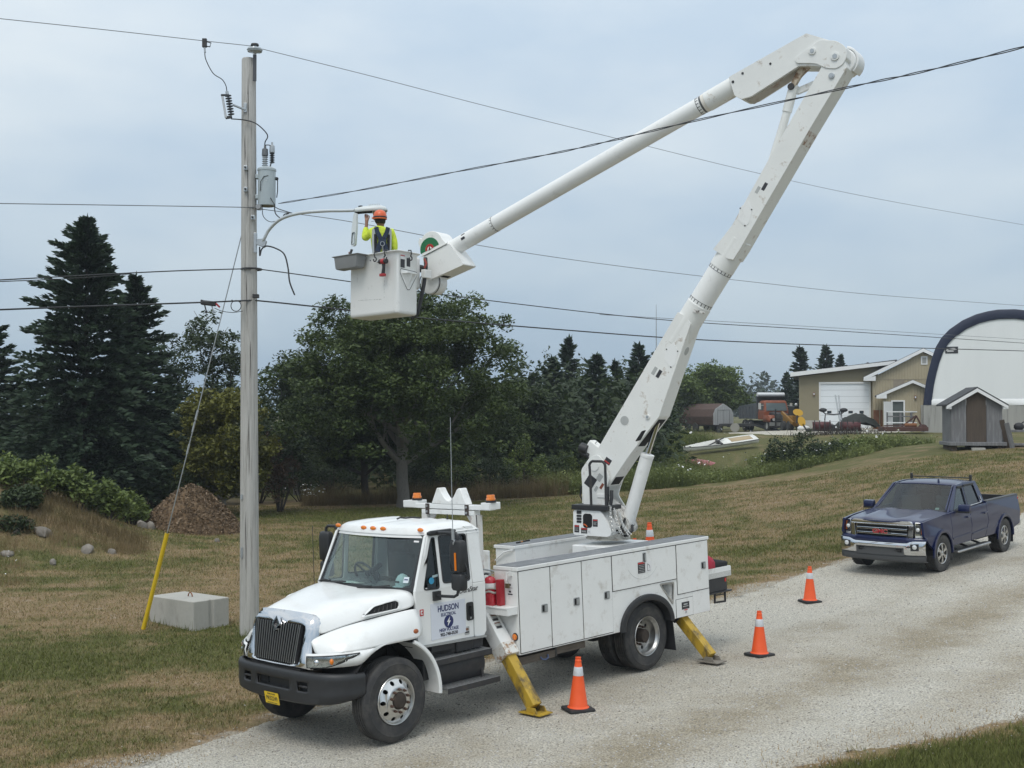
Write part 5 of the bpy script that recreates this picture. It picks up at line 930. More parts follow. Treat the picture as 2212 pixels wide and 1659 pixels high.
secs.append([(x*.9-.007, y*.9, 10.745) for x, y, z in secs[-1]]); b.loft(secs); b.build('pole', POLEW, pole, 50)
DKW = mat('dark_crack', (.05,.045,.04), .9)
for zc, l_, a in ((9.9,.9,-1.45),(8.3,1.2,-1.5),(6.2,.8,-1.65),(3.4,1.3,-1.4),(1.6,1.1,-1.75),(5.0,.7,-1.2),(9.0,.5,-1.9)):
    t = zc/10.8; r_ = .183-.05*t; b = MB(); q = [Vector((-.07*t + (r_)*math.cos(a+.03*math.sin(k)), r_*math.sin(a+.03*math.sin(k)), zc + l_*(k/6-.5))) for k in range(7)]; b.tube(q, [.001,.005,.007,.006,.007,.004,.001], 4); b.build('wood_crack', DKW, pole, 0)
def plate_on_pole(p, w, h, nm='washer_plate'):
    q = wl(p); b = MB(); b.box(q.x-w/2, q.x+w/2, -.205, -.125, q.z-h/2, q.z+h/2); o = b.build(nm, STEEL, pole, 0, .004); b = MB(); b.cyl((q.x, -.205, q.z), (q.x, -.24, q.z), .018, n=8); b.build('bolt', BLACKM, o, 0)
for q in ((396,795),(397,915),(437,1070)): plate_on_pole(z7(*q,23), .07, .085)
b = MB(); q = wl(z7(445,1500,22.85)); b.box(q.x-.05,q.x+.06,-.24,-.12,q.z-.035,q.z+.035); b.build('cable_clamp', BLACKM, pole, 0, .006)
for z, x in ((2.42,-.13),(1.33,-.12)): b = MB(); b.box(x-.02,x+.02,-.165,-.13,z-.05,z+.14 if z < 2 else z+.04); b.build('pole_tag', STEEL, pole, 0)
b = MB(); q = wl(z7(428,1350,23)); b.tube([(q.x+.19*math.cos(a)-.03, .19*math.sin(a), q.z) for a in np.linspace(0, 2*PI, 21)], .018, 6, False); b.build('cable_band', BLACKM, pole)
# ridge pin and top insulator
b = MB(); q0, q1 = wl(z7(432,300,22.85)), wl(z7(432,150,22.85)); b.bar((q0.x,-.15,q0.z),(q1.x,-.15,q1.z),.065,.03,(0,1,0)); b.build('ridge_pin', mat('dark_pin', (.07,.075,.085), .6), pole, 0, .004)
ins = thing('insulator', 'round porcelain insulator on top of the utility pole', 'insulator', z7(432,122,22.85)); b = MB(); b.lathe([(.03,-.08),(.05,-.06),(.135,-.045),(.15,-.01),(.135,.02),(.06,.04),(.05,.06),(.075,.075),(.07,.1),(.0,.11)], 24); b.build('porcelain', mat('glazed_grey', (.36,.40,.43), .2, coat=.5), ins, 40); b = MB(); b.lathe([(.06,.06),(.08,.075),(.07,.105),(.0,.115)], 16); b.build('cap', BLACKM, ins, 40)
# transformer
TG2 = mat('transformer_grey', (.40,.455,.475), .35, var=.04, coat=.2)
c = z7(504,1000,23); tr = thing('pole_transformer', 'grey cylindrical transformer hanging on the side of the utility pole', 'transformer', (c.x, 22.97, c.z)); H_ = .99*.72
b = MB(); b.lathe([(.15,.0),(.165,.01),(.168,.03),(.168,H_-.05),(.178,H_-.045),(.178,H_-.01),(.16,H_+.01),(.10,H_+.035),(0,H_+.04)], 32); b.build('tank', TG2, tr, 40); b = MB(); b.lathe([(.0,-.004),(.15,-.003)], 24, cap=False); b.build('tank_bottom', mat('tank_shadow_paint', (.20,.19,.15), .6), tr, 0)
for z in (.17,.56): b = MB(); b.box(-.20,-.14,-.08,.08,z-.04,z+.04); b.build('hanger', TG2, tr, 0, .006)
BUSH = mat('bushing_grey', (.42,.45,.47), .3)
def bushing(x, z0, z1, r0, r1, nm, nn, m, cap=None):
    pr = []; 
    for k in range(nn): a = z0+(z1-z0)*k/nn; w = (z1-z0)/nn; pr += [(r0,a),(r1,a+w*.35),(r1,a+w*.5),(r0,a+w*.7)]
    b = MB(); b.lathe(pr, 20, MX(x,-.03,0)); o = b.build(nm, m, tr, 30)
    if cap: b = MB(); b.lathe([(r1,z1),(r1*1.05,z1+.02),(r1*.95,z1+.13),(r1*.4,z1+.15),(r1*.35,z1+.20)], 16, MX(x,-.03,0)); b.build('bushing_cap', cap, o, 30)
bushing(-.03,H_,H_+.24,.035,.058,'hv_bushing',6,BUSH,mat('grey_cap',(.14,.15,.16),.5)); bushing(.105,H_+.10,H_+.30,.025,.05,'arrester',6,mat('dark_bushing',(.05,.055,.06),.4),STEEL)
b = MB(); b.bar((.04,-.05,H_-.1),(.09,-.05,H_+.10),.02,.02); b.bar((.06,-.14,H_-.12),(.06,-.06,H_+.02),.025,.02); b.build('arrester_bracket', BLACKM, tr, 0)
b = MB(); b.tube([(.17,.0,H_-.17),(.205,0,H_-.20),(.205,0,H_-.42),(.19,0,H_-.55)], .01, 6); b.sphere((.19,-.0,H_-.19), .035, 10); b.build('ground_lead', BLACKP, tr, 60); b = MB(); b.tube([(.06,-.16,H_-.16),(-.02,-.18,H_-.18),(-.08,-.18,H_-.28),(-.09,-.16,H_-.45)], .007, 6); b.build('ground_lead', BLACKM, tr)
text('H2', .085, frame((.0,-.1695,H_-.235),(1,0,0),(0,0,1)), 'tank_marking', mat('pale_marking',(.55,.6,.62),.5), tr)
# fused cutout
c0 = z7(380,460,22.85); cu = thing('fuse_cutout', 'fused cutout with ribbed black insulator on an arm left of the pole', 'cutout', z7(298,500,22.7)); o_ = Vector(cu.location)
b = MB(); b.bar(c0-o_, z7(310,432,22.75)-o_, .05, .03); b.box(c0.x-o_.x-.03,c0.x-o_.x+.03,c0.y-o_.y-.01,c0.y-o_.y+.02,c0.z-o_.z-.05,c0.z-o_.z+.13); b.build('arm', STEEL, cu, 0, .003)
a0, a1 = z7(303,490,22.7)-o_, z7(283,372,22.7)-o_; dd = (a1-a0); b = MB(); pr = []
fz = frame(a0, dd.cross(Vector((0,1,0))), (0,1,0)); L_ = dd.length
sgn = 1 if (fz.to_3x3() @ Vector((0,0,1))).dot(dd) > 0 else -1
for k in range(8): a = L_*k/8; pr += [(.018,a*sgn),(.062,(a+.012)*sgn),(.062,(a+.02)*sgn),(.02,(a+.035)*sgn)]
b.lathe(pr, 16, fz); b.build('cutout_insulator', mat('grey_sheds',(.12,.13,.15),.35), cu, 30); b = MB(); b.tube([z7(253,385,22.62)-o_, z7(273,505,22.62)-o_], .022, 8); b.build('fuse_tube', mat('fuse_tube',(.50,.52,.54),.4), cu)
b = MB(); b.bar(z7(245,378,22.65)-o_, z7(290,378,22.7)-o_, .05,.03); b.bar(z7(272,505,22.65)-o_, z7(306,500,22.7)-o_, .05,.05); b.build('contacts', BLACKM, cu, 0, .004); b = MB(); b.cyl(z7(278,358,22.7)-o_, z7(280,376,22.7)-o_, .03); b.build('terminal', STEEL, cu)
# street lamp arm and opened luminaire
lam = thing('street_lamp', 'curved arm street lamp with its cover hanging open above the worker', 'street lamp', z7(475,1195,22.8)); o_ = Vector(lam.location); LGR = mat('lamp_arm_grey', (.58,.62,.64), .35, .3)
ap = [z7(478,1200,22.8), z7(492,1175,22.75), z7(520,1125,22.68), z7(585,1068,22.5), z7(690,1037,22.3), z7(830,1025,22.1), z6(200,184,21.95), z6(355,180,21.85)]
b = MB(); b.tube([p-o_ for p in smooth(ap, 5)], .030, 12); b.build('arm', LGR, lam, 60)
b = MB(); b.plate([(-.10,-.06),(.06,-.12),(.10,.0),(.06,.05),(-.10,.04)], [], -.04, .04, lambda a, c, t: (a, t, c)); b.box(-.14,-.09,-.05,.05,-.22,.16); b.build('bracket', STEEL, lam, 0, .006)
lm = frame(z6(352,190,21.85)-o_, (1,.1,.105), (0,1,0))          # head axis: x along, z up
HL = .60; LMP = mat('luminaire_grey', (.62,.66,.66), .4, coat=.1)
secs = [[(x, y*w, z*h + zo) for y, z in ((-1,0),(-.95,.55),(-.6,.95),(0,1),(.6,.95),(.95,.55),(1,0))] for x, w, h, zo in ((0,.045,.05,-.02),(.03,.075,.085,-.03),(.15,.11,.10,-.035),(.32,.145,.115,-.045),(.48,.14,.11,-.05),(.56,.11,.085,-.055),(.60,.05,.03,-.05))]
lm2 = lm @ Matrix.Scale(-1, 4, (0,0,1)) if (lm.to_3x3() @ Vector((0,0,1))).z < 0 else lm
b = MB(); b.loft(secs, closed=False, M=lm2); o = b.build('luminaire', LMP, lam, 50); o.modifiers.new('th','SOLIDIFY').thickness = .012
b = MB(); b.box(.03,.32,-.07,.07,-.05,.01, lm2); b.build('luminaire_inside', DARK, lam, 0, .01); b = MB(); b.loft([[(x, y, z) for y, z in ((-w,-.052),(w,-.052),(w*.8,-.085),(-w*.8,-.085))] for x, w in ((.33,.11),(.52,.11),(.575,.07))], M=lm2); b.build('lamp_glass', mat('smoked_lens',(.22,.20,.15),.1,coat=1.), lam, 40)
for k in range(7): b = MB(); b.box(.27+.03*k,.285+.03*k,-.09,.09,.045,.085, lm2); b.build('cooling_fin', LMP, lam, 0)
b = MB(); b.lathe([(.04,.06),(.04,.085),(.0,.095)], 16, lm2 @ MX(.12,0,0)); b.build('photocell', BLACKP, lam, 40)
dc0, dc1 = z6(372,215,21.8)-o_, z6(345,625,21.75)-o_; dax = (dc1-dc0); fD = frame(dc0, dax, (.75,-.65,.0))
dL = dax.length; ol_ = rpoly([(0,-.035),(dL*.45,-.06),(dL*.98,-.055),(dL*1.0,.0),(dL*.98,.055),(dL*.45,.06),(0,.035)], .03); hole_ = rrect(dL*.60,dL*.94,-.036,.036,.025)
b = MB(); b.plate(ol_, [hole_], -.022, .022, lambda a, c, t: (a, c, t), fD); dr = b.build('cover_door', LMP, lam, 30, .008); b = MB(); b.plate(hole_, [], -.004, .004, lambda a, c, t: (a, c, t), fD); b.build('cover_glass', mat('pale_lens',(.62,.68,.70),.15,coat=.6), dr, 0)
b = MB(); b.plate(rrect(dL*.585,dL*.955,-.044,.044,.03), [hole_], -.026, .026, lambda a, c, t: (a, c, t), fD); b.build('cover_gasket', mat('dark_gasket',(.12,.14,.15),.6), dr, 0)

# ------------------------------------------------------------------ wires
WIRE = mat('grey_wire', (.16,.17,.18), .5, .3); WIREB = mat('black_cable', (.03,.032,.035), .6)
def onl(px, py, A, B):                                          # point of the vertical plane A-B seen at a photo point
    k = (px-1106)*KX; t = (k*A[1]-A[0])/((B[0]-A[0]) - k*(B[1]-A[1])); d = A[1]+(B[1]-A[1])*t; return P3(px, py, d)
PA, PB, PL = (-4.95,22.85), (20.2,48.0), (-8.5,20.2); SB = (5.06,12.0)
def wire(name, pts, r, m, label, cat='wire', grp=None, n=6, ns=7):
    P = smooth(pts, ns); o0 = P[0].copy(); b = MB(); b.tube([p-o0 for p in P], r, n); o = b.build(name, m, None, 60); o.location = o0; return tag(o, label, cat, grp)
def ext(P, k=.35): return [P[0] + (P[0]-P[1])*k] + P + [P[-1] + (P[-1]-P[-2])*k]
R_ = lambda pts: [onl(x, y, PA, PB) for x, y in pts]; L_ = lambda pts: [onl(x, y, PA, PL) for x, y in pts]
wire('power_line', ext(L_([(0,35),(220,58.5),(437,83),(545,95)]))[:-1] + ext(R_([(560,100),(800,160),(1060,228),(1340,298),(1640,372),(1900,428),(2212,484)]))[1:], .0065, WIRE, 'thin high voltage line over the very top of the utility pole', 'power line')
wire('power_line', ext(L_([(0,438),(270,442),(535,446.5)]))[:-1] + ext(R_([(553,449),(620,458),(770,480),(1040,530),(1330,573),(1640,610),(1900,637),(2212,660)]))[1:], .0075, WIRE, 'bare neutral line meeting the pole just below the transformer', 'power line')
wire('cable', ext(L_([(0,604),(260,590),(390,584),(530,580)]))[:-1] + ext(R_([(560,581),(700,600),(1050,648),(1450,692),(1800,714),(2212,741)]))[1:], .0105, WIREB, 'upper black communication cable crossing the pole below the lamp arm', 'cable')
wire('cable', ext(L_([(0,607.5),(150,601),(280,591)]))[:-1], .008, WIREB, 'thin black cable joining the upper communication cable left of the pole', 'cable')
wire('cable', ext(R_([(1450,688),(1800,708),(2212,733)]))[:], .006, WIRE, 'thin grey wire just above the upper communication cable at right', 'cable')
wire('cable', ext(L_([(0,668.5),(200,661),(430,653),(530,649)]))[:-1] + ext(R_([(560,649.5),(700,664),(905,686),(1200,711),(1500,733),(1800,746),(2212,758)]))[1:], .0145, WIREB, 'lowest thick black communication cable fixed to the pole', 'cable')
sp = [(600,438),(770,410),(1000,366),(1200,328),(1330,299),(1510,256),(1830,186),(2000,150),(2212,98),(2400,46)]
base = smooth([onl(x, y, (-4.75,22.85), SB) for x, y in sp], 22); o0 = base[0].copy(); tw_ = thing('service_cable', 'twisted dark service cable running from the pole up to the top right corner', 'cable', o0)
for k in range(2):
    b = MB(); b.tube([p - o0 + Vector((.004*math.cos(i*.3+k*PI), 0, .009*math.sin(i*.3+k*PI))) for i, p in enumerate(base)], .0058, 6); b.build('strand', mat('slate_cable', (.045,.05,.065), .6) if k == 0 else WIREB, tw_)
gp0, gp1 = P3(522,498,23.05), P3(313,1357,23.45); gm = gp0.lerp(gp1, .76)
wire('guy_wire', [gp0, gp0.lerp(gp1,.4), gm, gp1], .010, STEEL, 'straight steel guy wire slanting from the pole down to the yellow guard', 'guy wire', ns=2)
for t in (.46,.49,.545): q = gp0.lerp(gp1, t); b = MB(); b.tube([q-(gp1-gp0)*.012-q, (gp1-gp0)*.012], .02, 6); o = b.build('guy_grip', STEEL, bpy.data.objects['guy_wire'], 60); o.location = q-Vector(bpy.data.objects['guy_wire'].location)
wire('lead_wire', [z7(150,88,22.3), z7(153,130,22.35), z7(160,180,22.4), z7(200,255,22.5), z7(250,290,22.6), z7(272,325,22.65), z7(278,360,22.7)], .0085, WIREB, 'thin black lead hanging from the top line to the fuse cutout', 'lead')
lc = thing('line_clamp', 'small clamp gripping the top line left of the pole', 'clamp', z7(152,92,22.3)); b = MB(); b.box(-.04,.04,-.03,.03,-.06,.10); b.tube([(.02,0,.05),(.12,0,.02),(.10,0,-.05),(.02,0,-.04)], .012, 6); b.build('clamp_body', BLACKM, lc, 30, .01); b = MB(); b.cyl((0,0,-.06),(.01,0,-.16),.018); b.build('clamp_screw', STEEL, lc)
wire('lead_wire', [z7(302,511,22.7), z7(380,518,22.8), z7(440,537,22.8), z7(490,580,22.85), z7(506,610,22.9), z7(492,640,22.93), z7(490,668,22.94)], .011, WIREB, 'black lead looping from the cutout across the pole to the transformer bushing', 'lead')
wire('lead_wire', [z7(492,658,22.93), z7(515,658,22.9), z7(535,672,22.93), z7(541,692,22.94)], .009, WIREB, 'short black jumper between the two bushings on top of the transformer', 'lead')
wire('lead_wire', [z7(545,985,22.9), z7(552,1040,22.85), z7(590,1070,22.7), z7(600,1045,22.65), z7(625,1040,22.6), z7(605,1058,22.6), z7(585,1062,22.6)], .011, WIREB, 'looped black secondary leads tangled beneath the transformer', 'lead')
wire('lead_wire', [z7(470,1010,22.9), z7(485,960,22.85), z7(515,945,22.85), z7(540,980,22.8), z7(560,1010,22.75), z7(660,1042,22.5)], .008, WIREB, 'thin lead curving up behind the base of the transformer', 'lead')
wire('lead_wire', [z7(480,980,22.9), z7(482,1050,22.85), z7(520,1085,22.8), z7(570,1075,22.75), z7(620,1040,22.65)], .007, WIREB, 'thin lead drooping below the transformer to the lamp arm', 'lead')
wire('loose_cable', [z7(464,1225,22.7), z7(466,1275,22.7), z7(475,1240,22.7), z7(500,1221,22.65), z7(550,1232,22.6), z7(600,1265,22.5), z7(622,1340,22.45), z7(632,1420,22.4), z7(660,1493,22.4)], .0145, WIREB, 'loose black cable end dangling from the lamp bracket', 'cable')
wire('cable_loop', [z7(310,1520,22.7)] + [z7(335+28*math.cos(a), 1553+30*math.sin(a), 22.7) for a in np.linspace(-2, 5.5, 16)] + [z7(365,1525,22.8)], .008, WIREB, 'coiled spare cable hanging on the lowest cable left of the pole', 'cable', ns=3)
wire('drop_wire', [z7(215,1565,22.6), z7(260,1583,22.6), z7(320,1590,22.7), z7(372,1582,22.85)], .006, WIREB, 'thin wire drooping under the splice case to the pole', 'cable', ns=3)
sc_ = thing('splice_case', 'black splice case with a red tag hanging on the lowest cable', 'splice case', z7(185,1540,22.55)); b = MB(); b.bar((-.14,0,.02),(.13,0,-.01),.08,.09); b.box(-.15,-.11,-.05,.05,-.02,.07); b.build('case', BLACKP, sc_, 0, .015); b = MB(); b.bar((.13,0,.0),(.20,0,-.07),.05,.03); b.build('red_tag', mat('red_tag',(.40,.03,.04),.6), sc_, 0)
for dx in (-.05,.08): b = MB(); b.cyl((dx-.03,0,-.03),(dx,0,-.14),.012); b.cyl((dx,0,-.14),(dx,0,-.18),.024); b.build('case_leg', STEEL if dx > 0 else BLACKP, sc_)
b = MB(); q = z7(460,1005,22.85); b.cyl((0,-.10,0),(0,.05,0),.045); b.lathe([(.05,-.05),(.05,-.03),(.03,0),(.05,.03),(.05,.05)],16); o = b.build('spool_insulator', mat('spool_grey',(.30,.31,.32),.4), None, 30); o.location = q; tag(o, 'small grey spool insulator clamped to the pole under the transformer', 'insulator')

# ================================================================== WORKER
def skin(name, nodes, edges, m, parent=None, sub=2, root=0):
    names = list(nodes); idx = {k: i for i, k in enumerate(names)}; me = bpy.data.meshes.new(name)
    me.from_pydata([nodes[k][0] for k in names], [(idx[a], idx[b]) for a, b in edges], []); o = bpy.data.objects.new(name, me); COL.objects.link(o)
    o.modifiers.new('skin', 'SKIN'); md = o.modifiers.new('sub', 'SUBSURF'); md.levels = sub; md.render_levels = sub
    for i, k in enumerate(names):
        r_ = nodes[k][1]; r_ = r_ if isinstance(r_, tuple) else (r_, r_); me.skin_vertices[0].data[i].radius = r_; me.skin_vertices[0].data[i].use_root = (i == root)
    bpy.context.view_layer.update(); me2 = bpy.data.meshes.new_from_object(o.evaluated_get(bpy.context.evaluated_depsgraph_get())); bpy.data.objects.remove(o)
    me2.name = name; me2.materials.clear(); me2.materials.append(m); me2.polygons.foreach_set('use_smooth', [True]*len(me2.polygons)); o = bpy.data.objects.new(name, me2); COL.objects.link(o)
    if parent is not None: o.parent = parent
    return o
SKINM = mat('skin', (.25,.13,.085), .55, var=.08); FZ = 5.745
SHL, SHR = (-.175,.0,1.475), (.185,.0,1.475); ELB = (-.285,.10,1.345); WRS = (-.245,.16,1.615); HD = (-.245,.17,1.70)
body = {'pelvis':((0,.0,.93),.15),'spine':((0,.0,1.12),.14),'chest':((0,.02,1.34),.13),'neck0':((0,.03,1.50),.055),'neck':((-.005,.025,1.575),.056),'head0':((-.015,.03,1.64),.078),'head1':((-.02,.025,1.715),.088),'head2':((-.018,.02,1.77),.07),'nose':((-.095,.075,1.665),.016),
  'shl':(SHL,.062),'el':(ELB,.047),'wr':(WRS,.029),'palm':(HD,(.036,.024)),'shr':(SHR,.062),'er':((.235,-.01,1.20),.046),'wrr':((.235,.10,1.0),.03),'palmr':((.225,.15,.94),(.03,.022)),
  'hipl':((-.10,0,.88),.10),'knl':((-.11,.02,.48),.065),'anl':((-.11,-.01,.09),.045),'tol':((-.12,.16,.04),.045),'hipr':((.10,0,.88),.10),'knr':((.12,.02,.48),.065),'anr':((.12,-.01,.09),.045),'tor':((.13,.16,.04),.045)}
ed = [('pelvis','spine'),('spine','chest'),('chest','neck0'),('neck0','neck'),('neck','head0'),('head0','head1'),('head1','head2'),('head0','nose'),('chest','shl'),('shl','el'),('el','wr'),('wr','palm'),('chest','shr'),('shr','er'),('er','wrr'),('wrr','palmr'),('pelvis','hipl'),('hipl','knl'),('knl','anl'),('anl','tol'),('pelvis','hipr'),('hipr','knr'),('knr','anr'),('anr','tor')]
for k, (dx, dy, l1, l2) in enumerate(((-.024,.012,.05,.035),(-.008,.018,.055,.04),(.009,.016,.05,.037),(.024,.008,.04,.03))):   # fingers of the raised hand curl over the lamp's edge
    a = Vector(HD) + Vector((dx, dy, .03)); m1 = a + Vector((dx*.15, .008, l1)); m2 = m1 + Vector((0, -.03, l2*.55)); body[f'f{k}a'] = (tuple(a), .0105); body[f'f{k}b'] = (tuple(m1), .0095); body[f'f{k}c'] = (tuple(m2), .008); ed += [('palm', f'f{k}a'), (f'f{k}a', f'f{k}b'), (f'f{k}b', f'f{k}c')]
for nm, a in (('t1',(.035,-.005,.01)),('t2',(.048,-.02,.045)),('t3',(.04,-.03,.075))): body[nm] = (tuple(Vector(HD)+Vector(a)), .011 if nm == 't1' else .0095)
ed += [('palm','t1'),('t1','t2'),('t2','t3')]
person = skin('person', body, ed, SKINM); person.location = (-2.325, 21.51, FZ); person.rotation_euler = (0,0,R(12))
tag(person, 'worker in yellow jacket and orange hard hat reaching up from the bucket', 'person')
VIS = mat('hi_vis_yellow', (.62,.74,.06), .75, var=.18, vscale=14, dirt=(.35,.42,.03), dirt_amt=.7, dscale=9, bump=.5, bscale=18); REFL = mat('reflective_tape', (.42,.44,.44), .4, .2); NAVYH = mat('navy_harness', (.022,.035,.065), .8, var=.3, vscale=30)
sh = {'hip':((0,0,.90),.165),'waist':((0,0,1.10),.16),'chest':((0,0,1.33),.172),'neck':((0,.0,1.49),.105),'col':((0,.012,1.575),.078),'shl':((-.18,.0,1.465),.085),'uel':((-.25,.06,1.385),.078),'el':(ELB,.075),'fal':((-.27,.13,1.46),.062),'wr':((-.25,.155,1.565),.046),'shr':((.19,.0,1.46),.085),'uer':((.225,0,1.33),.073),'er':((.238,-.01,1.20),.066),'wrr':((.235,.09,1.02),.048)}
skin('jacket', sh, [('hip','waist'),('waist','chest'),('chest','neck'),('neck','col'),('chest','shl'),('shl','uel'),('uel','el'),('el','fal'),('fal','wr'),('chest','shr'),('shr','uer'),('uer','er'),('er','wrr')], VIS, person, root=2)
skin('trousers', {'p':((0,0,.92),.155),'hl':((-.10,0,.84),.11),'kl':((-.11,.02,.48),.08),'al':((-.11,-.005,.12),.06),'hr':((.10,0,.84),.11),'kr':((.12,.02,.48),.08),'ar':((.12,-.005,.12),.06)}, [('p','hl'),('hl','kl'),('kl','al'),('p','hr'),('hr','kr'),('kr','ar')], mat('work_trousers',(.03,.035,.045),.85), person)
def back(y0, u, z, off): return (u, -y0*math.sqrt(max(.02, 1-(u/.235)**2)) - off, z)
def strap(pts, w, nm, m, off=.012, y0=.165):
    b = MB(); P = [Vector((p[0],0,p[1])) for p in pts]; secs = []
    for i, p in enumerate(P):
        t = (P[min(i+1,len(P)-1)]-P[max(i-1,0)]).normalized(); s_ = Vector((t.z,0,-t.x))*w/2; a, c = p-s_, p+s_
        secs.append([back(y0,a.x,a.z,off-.02), back(y0,a.x,a.z,off), back(y0,p.x,p.z,off+.004), back(y0,c.x,c.z,off), back(y0,c.x,c.z,off-.02)])
    b.loft(secs); return b.build(nm, m, person, 50)
for s in (-1, 1):
    strap([(s*.145,1.50),(s*.15,1.35),(s*.145,1.15),(s*.14,.98)], .05, 'reflective_strip', REFL, .002)
    strap([(s*.105,1.525),(s*.085,1.44),(s*.04,1.35),(s*.015,1.28)], .075, 'harness_strap', NAVYH, .016); strap([(s*.02,1.28),(s*.05,1.18),(s*.085,1.08),(s*.10,.98)], .09, 'harness_strap', NAVYH, .014); strap([(s*.115,1.40),(s*.115,1.25),(s*.11,1.05)], .05, 'harness_panel', mat('black_mesh',(.012,.012,.014),.9), .008)
b = MB(); b.plate(rpoly([(-.075,1.33),(.075,1.33),(.055,1.18),(-.055,1.18)],.03), [], 0, .012, lambda a, c, t: back(.165,a,c,.016+t)); b.build('harness_pad', NAVYH, person, 30)
b = MB(); b.tube([(.035*math.cos(a), -.21, 1.225+.04*math.sin(a)) for a in np.linspace(0, 2*PI, 17)], .006, 6, False); b.build('d_ring', STEEL, person); b = MB(); b.tube([(0,-.205,1.2),(.01,-.22,1.1),(.015,-.22,1.0)], .012, 6); b.build('lanyard', mat('lanyard_grey',(.2,.2,.2),.8), person)
b = MB(); secs = [[( -.02+.5*0+ r_*rx*math.cos(a), .02 + r_*1.12*math.sin(a), 1.70+z) for a in np.linspace(0, 2*PI, 25)[:-1]] for r_, rx, z in ((.118,1,.0),(.122,1,.02),(.12,1,.06),(.108,1,.10),(.082,1,.135),(.045,1,.155),(.012,1,.16))]; b.loft(secs)
hat = b.build('hard_hat', mat('orange_helmet',(.70,.115,.03),.4,var=.08,coat=.2), person, 60); hat.rotation_euler = (0,0,0)
b = MB(); b.loft([[( -.02 + r_*math.cos(a), .02 + r_*1.13*math.sin(a), 1.697+z) for a in np.linspace(0, 2*PI, 25)[:-1]] for r_, z in ((.112,-.012),(.125,-.004),(.128,.0),(.118,.014))], cap=False); b.build('hat_brim', mat('orange_brim',(.68,.13,.04),.5), hat, 60); b = MB(); b.loft([[( -.02 + r_*math.cos(a), .02 + r_*1.13*math.sin(a), 1.70+z) for a in np.linspace(PI*1.05, PI*1.95, 14)] for r_, z in ((.1235,.012),(.1255,.02),(.1235,.036))], closed=False); o = b.build('goggle_strap', BLACKP, hat, 60); o.modifiers.new('t','SOLIDIFY').thickness = .006
b = MB(); b.sphere((-.135,.07,1.72), .03, 10, (1,.8,.7)); b.build('visor_clip', mat('orange_clip',(.72,.2,.06),.4), hat, 60); b = MB(); b.bar((-.115,.09,1.668),(-.165,.10,1.66),.01,.006); b.build('glasses_arm', BLACKP, person, 0)
for x in (-.105,.07): b = MB(); b.sphere((x,.02,1.665), .026, 10, (.4,.7,1.1)); b.build('ear', SKINM, person, 60)
b = MB(); b.loft([[(-.015 + r_*math.cos(a), .015 + r_*1.05*math.sin(a), z) for a in np.linspace(PI*1.0, PI*2.0, 12)] for r_, z in ((.090,1.70),(.0945,1.67),(.090,1.635),(.074,1.61))], closed=False); o = b.build('hair', mat('dark_hair',(.02,.015,.012),.8), person, 60); o.modifiers.new('t','SOLIDIFY').thickness = .01
# tools at the bucket
def KW(x, y, z): return TM @ KM @ Vector((x, y, z))
iw = thing('impact_wrench', 'red and black cordless impact wrench hanging from a hook on the bucket', 'power tool', KW(.385,-D2-.11,.905)); iw.rotation_euler = (0,0,R(-40.7))
b = MB(); b.cyl((-.09,0,0),(.085,0,0),.045,n=20); b.cyl((-.09,0,0),(-.115,0,0),.036,.024,n=16); o = b.build('motor_housing', mat('tool_black',(.03,.028,.03),.5), iw, 40, .006); b = MB(); b.cyl((-.115,0,0),(-.15,0,0),.016); b.build('anvil', STEEL, iw); b = MB(); b.cyl((-.03,0,0),(.04,0,0),.049,n=20); b.build('red_sleeve', mat('tool_red',(.42,.025,.03),.4), iw, 40, .004); b = MB(); b.loft([[(x+dx*w, dy*.022, z) for dx, dy in ((-1,-1),(1,-1),(1,1),(-1,1))] for x, w, z in ((.01,.028,-.03),(.012,.020,-.10),(.0,.024,-.19),(-.005,.03,-.21))]); b.build('grip', mat('tool_grip',(.025,.025,.027),.6), iw, 40, .006); b = MB(); b.box(-.07,.04,-.034,.034,-.26,-.21); b.build('battery', mat('tool_red2',(.38,.03,.035),.5), iw, 0, .01); b = MB(); b.tube([(-.0,-.0,.045),(.0,-.0,.085)], .008, 6); b.build('hang_ring', STEEL, iw)
for k, (x, y, r0, m_, lb, ct) in enumerate(((-.28,-.42,.2,mat('tool_dark',(.07,.07,.075),.6),'dark tool handle sticking up out of the grey bucket tray','tool'),(-.23,-.40,-.5,mat('tool_rust',(.30,.14,.10),.6),'reddish brown tool leaning in the grey bucket tray','tool'))):
    b = MB(); b.bar((0,0,-.12),(.05*math.cos(k*2.5),.02,.10-.03*k),.05,.035); o = b.build('hand_tool', m_, None, 0, .01); o.location = KW(x-.16, y-.02, 1.11); o.rotation_euler = (0,r0,R(-40)); tag(o, lb, ct)

